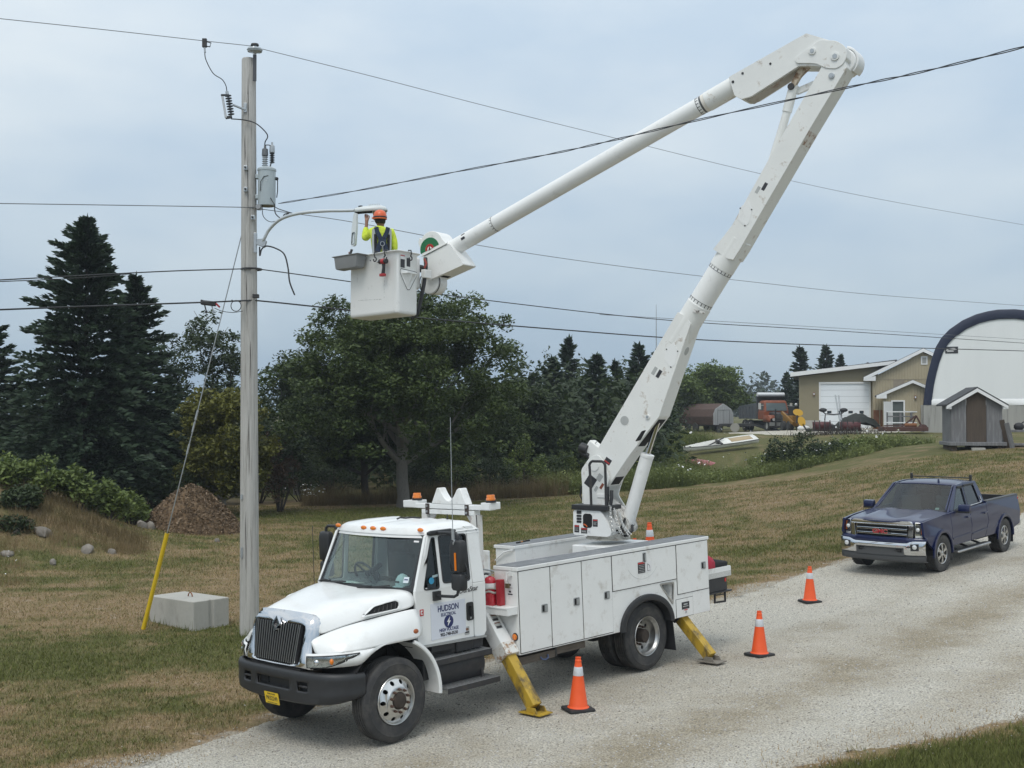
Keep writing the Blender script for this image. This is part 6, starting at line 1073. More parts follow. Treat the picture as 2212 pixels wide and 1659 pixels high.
# ================================================================== THINGS ON AND AROUND THE TRUCK
def TW(x, y, z): return TM @ Vector((x, y, z))
TR = TM.to_euler()
fe = thing('fire_extinguisher', 'red fire extinguisher strapped on the shelf behind the truck cab', 'fire extinguisher', TW(-2.10,.79,1.393)); fe.rotation_euler = TR; REDP = mat('extinguisher_red',(.48,.015,.03),.25,coat=.6)
b = MB(); b.lathe([(.0,.0),(.078,.0),(.084,.01),(.084,.33),(.075,.37),(.05,.395),(.025,.40),(.025,.41)], 28); b.build('cylinder', REDP, fe, 40); b = MB(); b.lathe([(.0845,.24),(.0848,.242),(.0848,.31),(.0845,.312)], 28, cap=False); b.build('paper_label', WINK, fe, 40); b = MB(); b.cyl((0,0,.40),(0,0,.455),.02); b.bar((-.03,.06,.475),(.02,-.11,.495),.025,.02); b.bar((-.02,.05,.445),(.02,-.08,.45),.022,.012); b.build('valve_lever', STEEL, fe, 30); b = MB(); b.tube(smooth([(0,-.02,.43),(.05,-.07,.43),(.06,-.12,.36),(.05,-.105,.2)],5), .012, 8); b.build('hose', BLACKP, fe); b = MB(); b.tube([(.092*math.cos(a), .092*math.sin(a), .19+.015*math.sin(3*a)) for a in np.linspace(0,2*PI,25)], .014, 6, False); b.tube([(.094*math.cos(a), .094*math.sin(a), .235+.012*math.sin(2*a)) for a in np.linspace(0,2*PI,25)], .012, 6, False); b.build('strap', mat('rag_strap',(.42,.40,.37),.9,var=.3,vscale=20), fe, 60)
b = MB(); b.box(-2.19,-2.10,.90,.985,1.395,1.755); b.build('extinguisher_bracket', mat('bracket_red',(.36,.02,.03),.4), truck, 0, .005)
pk = thing('padlock', 'brass padlock hanging from the hook beside the extinguisher', 'padlock', TW(-2.165,1.065,1.675)); pk.rotation_euler = TR; b = MB(); b.box(-.014,.014,-.035,.035,-.035,.03); b.build('lock_body', mat('old_brass',(.18,.145,.08),.4,.8), pk, 0, .006); b = MB(); b.tube([(0,-.02,.03),(0,-.02,.055),(0,0,.07),(0,.02,.055),(0,.02,.03)], .006, 6); b.build('shackle', STEEL, pk)
cap_ = thing('baseball_cap', 'pale grey blue baseball cap lying on the truck dashboard', 'cap', TW(-.66,.60,1.805)); cap_.rotation_euler = TR; CAPM = mat('cap_cloth',(.50,.60,.63),.8,var=.08)
b = MB(); b.loft([[(r_*math.cos(a)*1.05, r_*math.sin(a), z) for a in np.linspace(0,2*PI,21)[:-1]] for r_, z in ((.095,.03),(.098,.06),(.09,.11),(.06,.16),(.02,.185))]); b.build('crown', CAPM, cap_, 60); b = MB(); b.loft([[(.04+x, y*w, .03-.03*x/.15+.008*(1-y*y)) for y in np.linspace(-1,1,9)] for x, w in ((0,.095),(.06,.09),(.11,.07),(.13,.04))], closed=False); o = b.build('peak', CAPM, cap_, 60); o.modifiers.new('t','SOLIDIFY').thickness = .006; b = MB(); b.box(.088,.10,-.04,.04,.075,.10); b.build('cap_print', INK, cap_, 0)
for k, (x, y, a, lb) in enumerate(((-.60,-.50,.3,'pale papers lying on the far side of the dashboard'),(-.62,-.30,-.4,'small loose paper beside the pale papers on the dashboard'))):
    b = MB(); b.loft([[(dx, dy*w, .012*math.sin(3*dx*10+k)+.006) for dy in (-1,-.3,.3,1)] for dx, w in ((-.10,.12),(0,.13),(.10,.12))] if k == 0 else [[(dx, dy*.07, .01*dx*10) for dy in (-1,1)] for dx in (-.08,.08)], closed=False); o = b.build('paper', mat('paper_pale',(.62,.70,.68),.7) if k == 0 else mat('paper_white',(.66,.68,.64),.7), None, 60); o.modifiers.new('t','SOLIDIFY').thickness = .003; o.location = TW(x, y, 1.812); o.rotation_euler = (TR[0],TR[1],TR[2]+a); tag(o, lb, 'paper')
b = MB(); b.bar((-.14,0,0),(.06,0,.0),.022,.018); b.cm = 1; b.bar((.06,0,0),(.18,0,.0),.03,.022); b.bar((-.2,.03,0),(-.02,.0,0),.025,.02); o = b.build('hand_saw', [mat('orange_handle',(.42,.17,.02),.5), DARK], None, 0, .004); o.location = TW(-4.62,-1.02,1.948); o.rotation_euler = (TR[0],TR[1],TR[2]+.25); tag(o, 'orange handled tool lying on the far cabinet top', 'tool')
bg = thing('tool_bag', 'red and black tool bag in the tray at the back of the truck', 'bag', TW(-7.12,.86,1.2)); bg.rotation_euler = TR; bg.scale = (1.3,1.25,1.15); b = MB(); b.loft([[(x, sx*.16, z) for sx, z in ((-1,.0),(1,.0),(1.05,.2),(.7,.26+dz),(-.7,.27+dz),(-1.05,.2))] for x, dz in ((-.28,-.06),(-.1,-.02),(.1,.03),(.24,.02))]); b.build('bag_body', mat('black_canvas',(.015,.015,.017),.85), bg, 30, .02); b = MB(); b.loft([[(x, y, z) for y, z in ((-.15,.25+h),(.15,.25+h),(.19,.20+h*.6),(.19,.06))] for x, h in ((.04,.03),(.16,.09),(.25,.06))], closed=False); o = b.build('bag_flap', mat('red_canvas',(.45,.02,.05),.75), bg, 40); o.modifiers.new('t','SOLIDIFY').thickness = .012
# cones
CONE = mat('cone_orange', (.82,.10,.018), .55, var=.06, vscale=5); CBASE = mat('cone_base_rubber', (.02,.02,.021), .75, var=.3)
CBAND = mat('cone_reflective_band', (.62,.64,.67), .35, .1, var=.08, vscale=20)
def cone_parts(t):
    b = MB(); b.loft([[(x*s_, y*s_, z) for x, y in rrect(-1,1,-1,1,.22,3)] for s_, z in ((.19,0),(.192,.012),(.185,.034),(.15,.042))]); b.build('base', CBASE, t, 30)
    b = MB(); b.lathe([(.152,.040),(.145,.052),(.132,.058),(.128,.065),(.071,.47),(.0705,.48),(.056,.59),(.052,.60),(.042,.66),(.046,.664),(.046,.674),(.040,.68),(.036,.70),(.039,.704),(.039,.72),(.03,.722),(.028,.69)], 32, cap=False); b.build('cone_body', CONE, t, 40)
    b = MB(); b.lathe([(.0720,.472),(.0735,.476),(.0585,.588),(.0560,.592)], 32, cap=False); b.build('reflective_band', CBAND, t, 40)
G_ = 'traffic cones standing out along the driveway'
cone = thing('traffic_cone', 'orange traffic cone next to the front outrigger foot, nearest of the three on the gravel', 'traffic cone', group=G_); cone_parts(cone)
q = TW(-2.59,1.92,0); cone.location = (q.x, q.y, th(q.x,q.y)+.016); cone.rotation_euler = (0,0,.35)
q = TW(-7.09,1.885,0); dup(cone, (q.x, q.y, th(q.x,q.y)+.016), (0,0,.6), 'orange traffic cone standing alone on the gravel behind the truck rear outrigger')
q = P3(1747,1303,24.9); dup(cone, (q.x, 24.9, th(q.x,24.9)+.016), (0,0,.3), 'orange traffic cone on the gravel in front of the blue pickup, farthest of the three')
G2 = 'traffic cones stored on the back of the truck'
c2 = dup(cone, TW(-7.3,-.45,1.325), TR, 'tall orange cone with its white band showing above the truck body'); c2['group'] = G2; c4 = dup(cone, TW(-7.3,-.45,1.20), TR, 'orange cone hidden under another cone in the truck back tray'); c4['group'] = G2
c3 = dup(cone, TW(-7.08,-.62,1.20), TR, 'short orange cone tip just showing above the truck body', (.8,.8,.8)); c3['group'] = G2

# ---- concrete block and yellow guard
CONC = mat('concrete', (.40,.39,.355), .9, var=.12, vscale=3, dirt=(.22,.21,.185), dirt_amt=.55, dscale=3, stretch=(1,1,.5), bump=.35, bscale=25)
bx = P3(421,1365,23.3); fx = frame((bx.x, 23.3, 0), (-.755,.656,0), (0,0,1)); blk = thing('concrete_block', 'pale concrete block with a lifting loop sitting in the grass left of the pole', 'concrete block', (bx.x, 23.3, th(bx.x,23.3))); blk.rotation_euler = (0,R(1.0),math.atan2(.656,-.755)); 
b = MB(); b.loft([[(x, y, z) for x, y in ((0,0),(1.50,0),(1.50,-.82),(0,-.82),(0,-.47),(.04,-.44),(.04,-.38),(0,-.35))] for z in (-.15,.56)]); b.build('block', CONC, blk, 0, .015)
b = MB(); b.tube([(.72+.07*math.cos(a), -.42, .555+.085*math.sin(a)) for a in np.linspace(0,PI,11)], .012, 6); b.build('lifting_loop', RUSTY, blk)
pa, pb_ = gp1, gp0.lerp(gp1,.757); gd = (pb_-pa).normalized(); b = MB(); n = 14; pts = [pa + gd*t for t in np.linspace(0,(pb_-pa).length,8)]; b.tube([p-pa for p in pts], .042, 14); o = b.build('guy_guard', mat('yellow_plastic',(.62,.42,.01),.45,var=.06), None, 50); o.location = pa; tag(o, 'long bright yellow guy wire guard leaning beside the concrete block', 'guy guard')
b = MB(); b.cyl((pb_-pa)+gd*.0, (pb_-pa)+gd*.004, .03, n=14); b.build('open_end', DARK, o, 0)
# ================================================================== BLUE PICKUP
BLUE = mat('dark_blue_paint', (.003,.009,.055), .4, .0, coat=.7, spec=.3); PGL = glass('pickup_glass', (.42,.50,.48)); PGD = glass('pickup_tint', (.10,.11,.12)); GREYP = mat('grey_plastic', (.06,.062,.065), .6)
fl = Vector((PX(2022,26.83), 26.83, 0)); rl = Vector((PX(2156,29.5), 29.5, 0)); fl.z = th(fl.x,fl.y)+.014; rl.z = th(rl.x,rl.y)+.014
fx_ = (fl-rl).normalized(); ly = Vector((-fx_.y, fx_.x, -.0)).normalized(); lz = fx_.cross(ly); org = fl - ly*.86
pick = thing('pickup_truck', 'dark blue crew cab pickup parked at the right edge of the driveway', 'pickup truck'); pick.matrix_world = Matrix(((fx_.x,ly.x,lz.x,org.x),(fx_.y,ly.y,lz.y,org.y),(fx_.z,ly.z,lz.z,org.z),(0,0,0,1)))
WB2 = -3.645
# body sides: profile plates with a curved section
def by(z): return .90 + .105*max(0, 1-((z-.80)/.62)**2)
def bside(bb, outer, holes, s, t0=-.05, t1=0.): bb.plate(outer, holes, t0, t1, lambda a, z, t: (a, s*(by(z)+t - (.05*max(0,(a-.45)/.45)**2 if a > .45 else 0)), z))
def archz(cx, a0, a1, r=.475, n=14): return [(cx + r*math.cos(a), .40 + r*math.sin(a)) for a in np.linspace(a0, a1, n)]
AF = math.asin(.13/.475)
for s in (1, -1):
    b = MB(); z1, z2, z3 = .53, .85, 1.24
    front = [(.88,.80),(.88,.90),(.86,1.10),(.30,1.17),(-.42,1.20),(-.42,.85),(-.42,.60),(-.475,.53)] 
    bside(b, [(.86,1.155),(.87,.86)] + [(.47,.53)] + archz(0, AF, PI-AF) + [(-.50,.50),(-.52,.85),(-.52,1.235),(-.2,1.23),(.3,1.20)], [], s); b.build('front_fender', BLUE, pick, 45, .012, 2)
    for nm, x0, x1 in (('front_door',-.53,-1.62),('rear_door',-1.63,-2.62)):
        b = MB()
        if nm == 'front_door': o_ = [(x0,.50),(x1,.50),(x1,.86),(x1,1.255),(x0,1.24),(x0,.86)]
        else: o_ = [(x0,.50),(-2.45,.50),(-2.62,.86),(-2.62,1.275),(x0,1.258),(x0,.86)]
        bside(b, [p for p in o_], [], s); dr = b.build(nm, BLUE, pick, 45, .008)
        b = MB(); hx = x1+.17; b.bar((hx+.09,s*(by(1.06)+.022),1.06),(hx-.09,s*(by(1.06)+.022),1.065),.03,.035); b.build('door_handle', BLUE, dr, 30, .008)
        b = MB(); b.bar((x0-.02,s*(by(.66)+.006),.655),(x1+.02,s*(by(.68)+.006),.685),.012,.035); b.build('door_moulding', BLUE, dr, 0, .004)
    b = MB(); bside(b, [(-2.63,.86),(-2.46,.50),(-3.15,.50)] + [(p[0],p[1]) for p in reversed(archz(WB2, AF, PI-AF))][::1] + [(-4.25,.52),(-4.62,.60),(-4.64,.9),(-4.64,1.30),(-2.63,1.30)], [], s); b.build('bed_side', BLUE, pick, 45, .012)
    for cx in (0, WB2):
        b = MB(); aa = np.linspace(R(-5), R(185), 26); b.loft([[(cx + r_*math.cos(a), s*(by(.75)+o), .40 + r_*math.sin(a)) for r_, o in ((.455,-.05),(.455,.02),(.475,.032),(.525,.022),(.53,-.01))] for a in aa], closed=False); o = b.build('wheel_flare', GREYP if False else BLUE, pick, 45); o.modifiers.new('t','SOLIDIFY').thickness = .01
        b = MB(); b.loft([[(cx + .47*math.cos(a), s*y, .40 + .47*math.sin(a)) for y in (.45,.97)] for a in np.linspace(0, PI, 16)], closed=False); b.box(cx-.46,cx+.46,min(s*.45,s*.46),max(s*.45,s*.46),.3,.9); b.build('wheel_well', DARK, pick, 0)
    b = MB(); b.bar((-.62,s*1.02,.36),(-2.50,s*1.02,.36),.15,.05); rb = b.build('running_board', ALUD, pick, 0, .02); b = MB(); b.bar((-.75,s*1.01,.388),(-2.4,s*1.01,.388),.10,.006); b.build('step_pad', BLACKP, rb, 0)
    for x in (-.9,-1.5,-2.2): b = MB(); b.bar((x,s*.7,.45),(x,s*1.0,.35),.06,.04); b.build('board_bracket', BLACKM, rb, 0)
    b = MB(); b.plate([(-.49,.62),(-.44,.40),(-.47,.20),(-.52,.20),(-.53,.62)], [], .80, .99, lambda a, c, t: (a, s*t, c)); b.build('mud_flap', BLACKP, pick, 0)
    b = MB(); b.box(WB2-.56,WB2-.53,min(s*.74,s*.98),max(s*.74,s*.98),.18,.55); b.build('mud_flap', BLACKP, pick, 0)
    # greenhouse side
    def gy(z): return .905 - (z-1.24)*.26
    gw1 = rpoly([(-.86,1.275),(-1.60,1.28),(-1.60,1.70),(-1.33,1.715)], .04); gw2 = rpoly([(-1.70,1.285),(-2.40,1.31),(-2.28,1.72),(-1.70,1.72)], .04)
    b = MB(); b.plate([(-.56,1.238),(-2.66,1.285),(-2.58,1.55),(-2.46,1.795),(-1.9,1.815),(-1.36,1.79)], [gw1, gw2], -.05, 0, lambda a, z, t: (a, s*(gy(z)+t), z)); gh = b.build('cab_side', BLUE, pick, 30, .012)
    for w, m_ in ((gw1,PGL),(gw2,PGD)):
        b = MB(); b.plate(w, [], -.025, -.02, lambda a, z, t: (a, s*(gy(z)+t), z)); b.build('side_window', m_, gh, 0); b = MB(); cx_, cz_ = sum(p[0] for p in w)/len(w), sum(p[1] for p in w)/len(w)
        b.plate([((p[0]-cx_)*1.06+cx_,(p[1]-cz_)*1.08+cz_) for p in w], [w], -.02, .004, lambda a, z, t: (a, s*(gy(z)+t), z)); b.build('window_trim', BLACKP, gh, 25)
    b = MB(); b.tube([(-1.66,s*(gy(1.3)+.008),1.275),(-2.44,s*(gy(1.3)+.008),1.297),(-2.50,s*(gy(1.34)+.008),1.34),(-2.47,s*(gy(1.45)+.006),1.45)], .011, 6); b.build('chrome_moulding', CHROME, gh)
    for x0, x1, z in ((-1.33,-1.62,1.735),(-1.70,-2.27,1.745)): b = MB(); b.bar((x0,s*(gy(z)+.015),z),(x1,s*(gy(z)+.015),z),.02,.05); b.build('rain_guard', BLACKP, gh, 0, .008)
    b = MB(); b.loft([[(-.88+dx*k, s*(1.13+w), 1.30+dz) for dx, dz in ((.06,-.06),(.075,0),(.05,.09),(-.06,.10),(-.09,.02),(-.07,-.07))] for w, k in ((-.12,.8),(-.08,1),(.10,1),(.135,.75))]); mr_ = b.build('mirror', BLUE, pick, 40, .012); b = MB(); b.bar((-.86,s*.93,1.235),(-.87,s*1.06,1.245),.06,.05); b.cm = 0; b.loft([[(-.88+dx*k, s*(1.13+w), 1.262+dz) for dx, dz in ((.066,-.05),(.078,-.01),(-.092,-.01),(-.075,-.06))] for w, k in ((-.12,.8),(.10,1.02),(.137,.77))]); b.build('mirror_base', BLACKP, mr_, 30)
# hood and front end
hs = []
for x, z0, zc, hw in ((-.60,1.245,1.27,.90),(-.35,1.235,1.265,.905),(.1,1.205,1.235,.90),(.5,1.19,1.215,.88),(.72,1.178,1.20,.86),(.86,1.158,1.178,.84),(.915,1.12,1.135,.83)):
    half_ = [(hw,z0-.02),(hw*.985,z0+.002),(hw*.86,z0+.012),(.66*hw,zc-.005),(.58*hw,zc+.022),(.40*hw,zc+.022),(.33*hw,zc-.002),(0,zc+.0)]
    hs.append([(x-.10*(y/hw)**2*(1 if x > .4 else 0), y, z) for y, z in half_] + [(x-.10*(y/hw)**2*(1 if x > .4 else 0), -y, z) for y, z in reversed(half_[:-1])])
b = MB(); b.loft(hs, closed=False); hd = b.build('hood', BLUE, pick, 50, sub=1); hd.modifiers.new('t','SOLIDIFY').thickness = .02
b = MB(); b.box(-.6,.80,-.8,.8,.42,1.05); b.build('engine_bay', DARK, pick, 0)
def fr_(y, z, t): return (.955 - .13*(y/.9)**2 - .05*(z-.7) + t, y, z)
b = MB(); gout = rpoly([(-.70,.72),(.70,.72),(.73,1.10),(.66,1.165),(-.66,1.165),(-.73,1.10)], .05); gin = rpoly([(-.60,.775),(.60,.775),(.63,1.075),(-.63,1.075)], .03)
b.plate(gout, [gin], -.05, .022, fr_); gr2 = b.build('grille_frame', CHROME, pick, 40, .012)
b = MB(); b.plate(gin, [], -.06, -.05, fr_); b.build('grille_mesh', DARK, gr2, 0)
for z0, z1 in ((.785,.865),(.885,.968),(.988,1.07)):
    b = MB(); b.plate(rrect(-.59,.59,z0,z1,.012), [rrect(-.575,.575,z0+.012,z1-.012,.006)], -.03, .0, fr_); b.build('grille_bar', CHROME, gr2, 25)
text('GMC', .125, frame((.972,0,.927),(0,1,0),(-.05,0,1)) , 'badge', mat('badge_red',(.35,.02,.03),.3,coat=.5), gr2, 1.25, .004, depth=.012); text('GMC', .125, frame((.965,0,.927),(0,1,0),(-.05,0,1)) , 'badge_edge', CHROME, gr2, 1.25, .011, depth=.008)
for s in (1, -1):
    ho = [(s*.745,.80),(s*.90,.80),(s*.93,.83),(s*.93,1.10),(s*.90,1.135),(s*.745,1.145)]
    def f2(y, z, t): e = max(0, abs(y)-.74)/.19; return (.945-.13*(y/.9)**2-.03*(z-.8)-.075*e*e+t, y, z)
    b = MB(); b.plate(ho if s > 0 else ho[::-1], [], -.06, 0, f2); h2 = b.build('headlight', CHROME, pick, 30, .008)
    for y0, y1, z0, z1, m_, t in ((.76,.86,.895,1.09,mat('lamp_dark',(.10,.105,.11),.15,.4,coat=1.),.006),(.862,.925,.895,1.09,AMBER,.010),(.76,.915,.815,.865,LENS,.008)): b = MB(); b.plate(rrect(min(s*y0,s*y1),max(s*y0,s*y1),z0,z1,.01), [], -.005, t, f2); b.build('lamp_cell', m_, h2, 0)
    b = MB(); b.lathe([(.04,0),(.042,.02),(.03,.03),(.0,.034)], 16, frame(f2(s*.81,.99,.006),(0,1,0),(0,0,1))); b.build('projector', LENS, h2, 40)
# blue band under grille, chrome bumper, valance
def bb(y, z, t): e = abs(y)/.98; return (1.0-.10*e*e-.16*max(0,e-.72)**1.3*2.2+t, y, z)
n_ = 33; yy = [-.985+1.97*i/(n_-1) for i in range(n_)]
def band(rows, nm, m, off=0, par=None, skip=()):
    b = MB(); K = len(rows); b.v = [bb(y, r(y), off+o) for r, o in rows for y in yy]
    for k in range(K-1):
        for i in range(n_-1):
            if any(k == sk and y0 < (yy[i]+yy[i+1])/2 < y1 for sk, y0, y1 in skip): continue
            b.f.append((k*n_+i,k*n_+i+1,(k+1)*n_+i+1,(k+1)*n_+i)); b.m.append(0)
    o = b.build(nm, m, par or pick, 40); md = o.modifiers.new('t','SOLIDIFY'); md.thickness = .02; md.offset = -1; return o
ztop = lambda y: .70 + .05*min(1,max(0,(abs(y)-.60)/.12))
band([(lambda y: ztop(y)-.02,-.0),(lambda y: .80,-.03),(lambda y: .82,-.06)], 'front_panel', BLUE, -.01)
bmp = band([(lambda y: .43,-.03),(lambda y: .46,0),(lambda y: .60,.012),(lambda y: .66+.04*min(1,max(0,(abs(y)-.60)/.12)),.008),(ztop,-.01),(lambda y: ztop(y)+.005,-.05)], 'bumper', CHROME, .03, skip=((0,-.56,.56),(1,-.56,.56)))
b = MB(); b.loft([[bb(y, z, t) for z, t in ((.42,.0),(.425,.022),(.60,.012),(.605,-.03))] for y in np.linspace(-.57,.57,15)], closed=False); va = b.build('bumper_insert', GREYP, pick, 30)
for s in (1,-1):
    b = MB(); b.box(*sorted((.985,1.0)),*sorted((s*.30,s*.50)),.50,.575); b.build('tow_opening', DARK, va, 0); b = MB(); b.bar((1.005,s*.34,.535),(1.005,s*.46,.535),.015,.02); b.build('tow_hook', BLACKM, va, 0)
    b = MB(); b.plate([(s*.70,.545),(s*.86,.55),(s*.86,.70),(s*.70,.69)], [], .03, .05, lambda y, z, t: bb(y, z, t)); fg = b.build('fog_light_bezel', BLACKP, pick, 0, .004); b = MB(); b.lathe([(.05,0),(.05,.012),(.03,.022),(0,.025)], 20, frame(bb(s*.785,.63,.05),(0,1,0),(0,0,1))); b.build('fog_light', LENS, fg, 40)
band([(lambda y: .28,-.08),(lambda y: .30,-.02),(lambda y: .36,.0),(lambda y: .42,-.01),(lambda y: .45,-.02)], 'air_dam', GREYP, .01)
# windscreen, roof, rear
def w2(a, c, off=0): y = a*(.84-.15*c); x = -.58-.80*c+.10*(1-a*a)*(1-.5*c)+off; return (x, y, 1.255+.53*c+.02*(1-a*a)*c+off*.8)
def wg(a0,a1,c0,c1,n,m,off):
    b = MB(); b.add([w2(a0+(a1-a0)*i/n, c0+(c1-c0)*j/m, off) for j in range(m+1) for i in range(n+1)], [(j*(n+1)+i,j*(n+1)+i+1,(j+1)*(n+1)+i+1,(j+1)*(n+1)+i) for j in range(m) for i in range(n)]); return b
wsc = wg(-.97,.97,.03,.97,14,8,0).build('windscreen', PGL, pick, 60)
for q in ((-1,1,-.02,.03,14,1),(-1,-.96,.03,1,1,8),(.96,1,.03,1,1,8),(-1,1,.965,1.0,14,1)): o = wg(*q,.006).build('windscreen_edge', BLACKP if q[3] < .5 else BLUE, wsc, 40); o.modifiers.new('t','SOLIDIFY').thickness = .012
b = MB(); b.plate(rrect(.70,.80,.06,.13,.005), [], .001, .002, lambda a, c, t: w2(a, c, -.004)); b.build('inspection_sticker', mat('green_white_sticker',(.5,.62,.58),.5), wsc, 0)
rs = []
for x, zc, hw in ((-1.36,1.785,.71),(-1.42,1.815,.735),(-1.6,1.84,.755),(-2.0,1.848,.76),(-2.35,1.835,.755),(-2.46,1.80,.74)):
    rs.append([(x-.0+ (.06*(1-(y)**2) if x > -1.45 else 0), y*hw, zc - .065*abs(y)**4 - .01*y*y) for y in np.linspace(-1,1,19)])
b = MB(); b.loft(rs, closed=False); rf2 = b.build('roof', BLUE, pick, 50); rf2.modifiers.new('t','SOLIDIFY').thickness = .02
b = MB(); b.plate([(-.86,1.22),(.86,1.22),(.73,1.80),(-.73,1.80)], [rpoly([(-.72,1.32),(.72,1.32),(.64,1.72),(-.64,1.72)],.05)], 0, .04, lambda y, z, t: (-2.66+(z-1.25)*.36+t, y, z)); rw = b.build('cab_rear', BLUE, pick, 30); b = MB(); b.plate(rpoly([(-.72,1.32),(.72,1.32),(.64,1.72),(-.64,1.72)],.05), [], .01, .014, lambda y, z, t: (-2.66+(z-1.25)*.36+t, y, z)); b.build('rear_window', PGD, rw, 0)
b = MB(); b.bar((-2.30,-.72,1.872),(-2.30,.72,1.872),.05,.022); rk = b.build('roof_bar', BLACKP, pick, 0, .006)
for s in (1,-1): b = MB(); b.bar((-2.30,s*.72,1.81),(-2.30,s*.72,1.945),.05,.075,(1,0,0)); b.build('bar_upright', BLACKP, rk, 0, .01)
b = MB(); b.loft([[(-1.47+dx, .30+dy, 1.83+z) for dx, dy in ((k*.04,0),(0,w),(-k*.07,0),(0,-w))] for z, k, w in ((-.0,1,.03),(.04,.8,.02),(.075,.45,.008))]); b.build('shark_fin', BLUE, pick, 40)
b = MB(); b.tube([(-.10,-.90,1.20),(-.12,-.91,1.95)], [.004,.0025], 5); b.build('whip_antenna', BLACKP, pick)
# interior
b = MB(); b.box(-2.55,-.62,-.8,.8,.50,1.0); b.box(-.95,-.62,-.80,.80,1.0,1.24); b.build('cab_interior', SEAT, pick, 0)
for y in (-.42,.42):
    for x in (-1.55,-2.35): b = MB(); b.box(x-.10,x,y-.24,y+.24,1.0,1.50); b.box(x-.09,x-.02,y-.12,y+.12,1.5,1.66); b.build('seat', TRIM, pick, 0, .04)
b = MB(); Ms = frame((-1.02,.42,1.22),(0,1,0),(.35,0,.9)); b.tube([Ms @ Vector((.19*math.cos(a),.19*math.sin(a),0)) for a in np.linspace(0,2*PI,25)], .014, 6, False); b.build('steering_wheel', BLACKP, pick); b = MB(); b.box(-1.30,-1.27,-.12,.12,1.66,1.73); b.build('rear_view_mirror', BLACKP, pick, 0, .01)
# bed
b = MB(); b.box(-4.62,-2.64,-.86,.86,.66,.70); b.box(-4.64,-4.58,-.93,.93,.66,1.27); b.box(-2.72,-2.64,-.9,.9,.66,1.27); b.build('bed', BLACKP, pick, 0)
for s in (1,-1):
    b = MB(); b.bar((-2.64,s*.90,1.31),(-4.62,s*.90,1.31),.12,.025); b.build('bed_rail', GREYP, pick, 0, .008); b = MB(); b.box(-4.60,-2.66,min(s*.80,s*.84),max(s*.80,s*.84),.7,1.30); b.build('bed_wall', BLACKP, pick, 0)
    b = MB(); b.box(-4.66,-4.60,min(s*.86,s*.955),max(s*.86,s*.955),.88,1.24); b.build('tail_light', REDL, pick, 0, .01)
b = MB(); b.box(-4.85,-4.62,-.95,.95,.52,.68); b.build('rear_bumper', CHROME, pick, 0, .03)
b = MB(); b.box(-4.6,.7,-.45,.45,.36,.55); b.build('chassis', DARK, pick, 0)
# wheels
pt = MB(); g = []; 
for k in range(4): a = -.245+.235*k/4; g += [(.398,a+.006),(.40,a+.03),(.398,a+.05),(.388,a+.053),(.388,a+.058)]
pt.lathe([(.225,-.25),(.30,-.265),(.37,-.26)] + g + [(.396,-.012),(.385,.006),(.36,.012),(.30,.010),(.26,.0),(.232,-.012),(.226,-.03)], 48, cap=False); ptm = pt.mesh('tyre', RUBBER, 28)
lug = MB(); [lug.box(-.02,.02,.385,.403,z0,z0+.035, Matrix.Rotation(2*PI*k/36+o, 4, 'Z')) for k in range(36) for z0, o in ((-.03,0),(-.255,.09))]; lugm = lug.mesh('tread_blocks', RUBBER, 0)
rm = MB(); rm.lathe([(.228,-.03),(.230,-.006),(.222,.0),(.212,-.008),(.208,-.05),(.205,-.12),(.20,-.16)], 40, cap=False)
for k in range(6):
    for da in (-.13,.13): a = 2*PI*k/6; q0 = Vector((.05*math.cos(a),.05*math.sin(a),-.012)); q1 = Vector((.212*math.cos(a+da),.212*math.sin(a+da),-.022)); rm.bar(q0,q1,.034,.03)
rm.lathe([(.0,.0),(.035,.0),(.05,-.008),(.07,-.012),(.075,-.035)], 20); rmm = rm.mesh('rim', ALU, 30); dsk = MB().lathe([(0,-.09),(.205,-.09)], 24, cap=False).mesh('brake_disc', DARK, 0)
for x in (0, WB2):
    for s in (1,-1):
        w = bpy.data.objects.new('wheel', None); COL.objects.link(w); w.parent = pick; w.matrix_local = MX(x, s*.985, .40) @ Matrix.Rotation(R(-3) if x == 0 else 0, 4, 'Z') @ (WL if s > 0 else WR); child(ptm,'tyre',w); child(rmm,'rim',w); child(dsk,'brake_disc',w); child(lugm,'tread_blocks',w)['kind'] = 'stuff'

# ================================================================== BUILDINGS ON THE RISE
def vsiding(name, col, s):                                      # painted vertical-groove siding
    m = mat(name, col, .7, var=.06, vscale=1.2, dirt=tuple(c*.8 for c in col), dirt_amt=.3, dscale=.8); nt = m.node_tree; n, l = nt.nodes, nt.links; w = n.new('ShaderNodeTexWave'); w.inputs['Scale'].default_value = s; w.bands_direction = 'X'; t = n.new('ShaderNodeTexCoord'); l.new(t.outputs['Object'], w.inputs[0]); bp = n.new('ShaderNodeBump'); bp.inputs['Strength'].default_value = .7; bp.inputs['Distance'].default_value = .03; l.new(w.outputs[0], bp.inputs['Height']); l.new(bp.outputs[0], n['Principled BSDF'].inputs['Normal']); return m
TAN = vsiding('tan_siding', (.40,.345,.235), 1.6); TAND = mat('olive_metal_wall', (.245,.215,.14), .65, var=.06, vscale=1); TRIMW = mat('white_trim', (.78,.79,.79), .45, var=.03); ROOFG = mat('grey_shingle_roof', (.10,.10,.105), .9, var=.3, vscale=8); DOORW = mat('white_steel_door', (.80,.84,.87), .4, var=.02)
gar = thing('garage_building', 'beige garage building with a big white overhead door and two gabled sections', 'garage'); D0 = 92.5
def X_(px, d=D0): return PX(px, d)
def Z_(py, d=D0): return PZ(py, d)
zb_ = th(X_(1800), 91)-.15; xl, xr = X_(1726), X_(1890); ztl, ztr = Z_(814), Z_(792)
dl, dr_, dt, db = X_(1771.5), X_(1871), Z_(829.5), Z_(924)
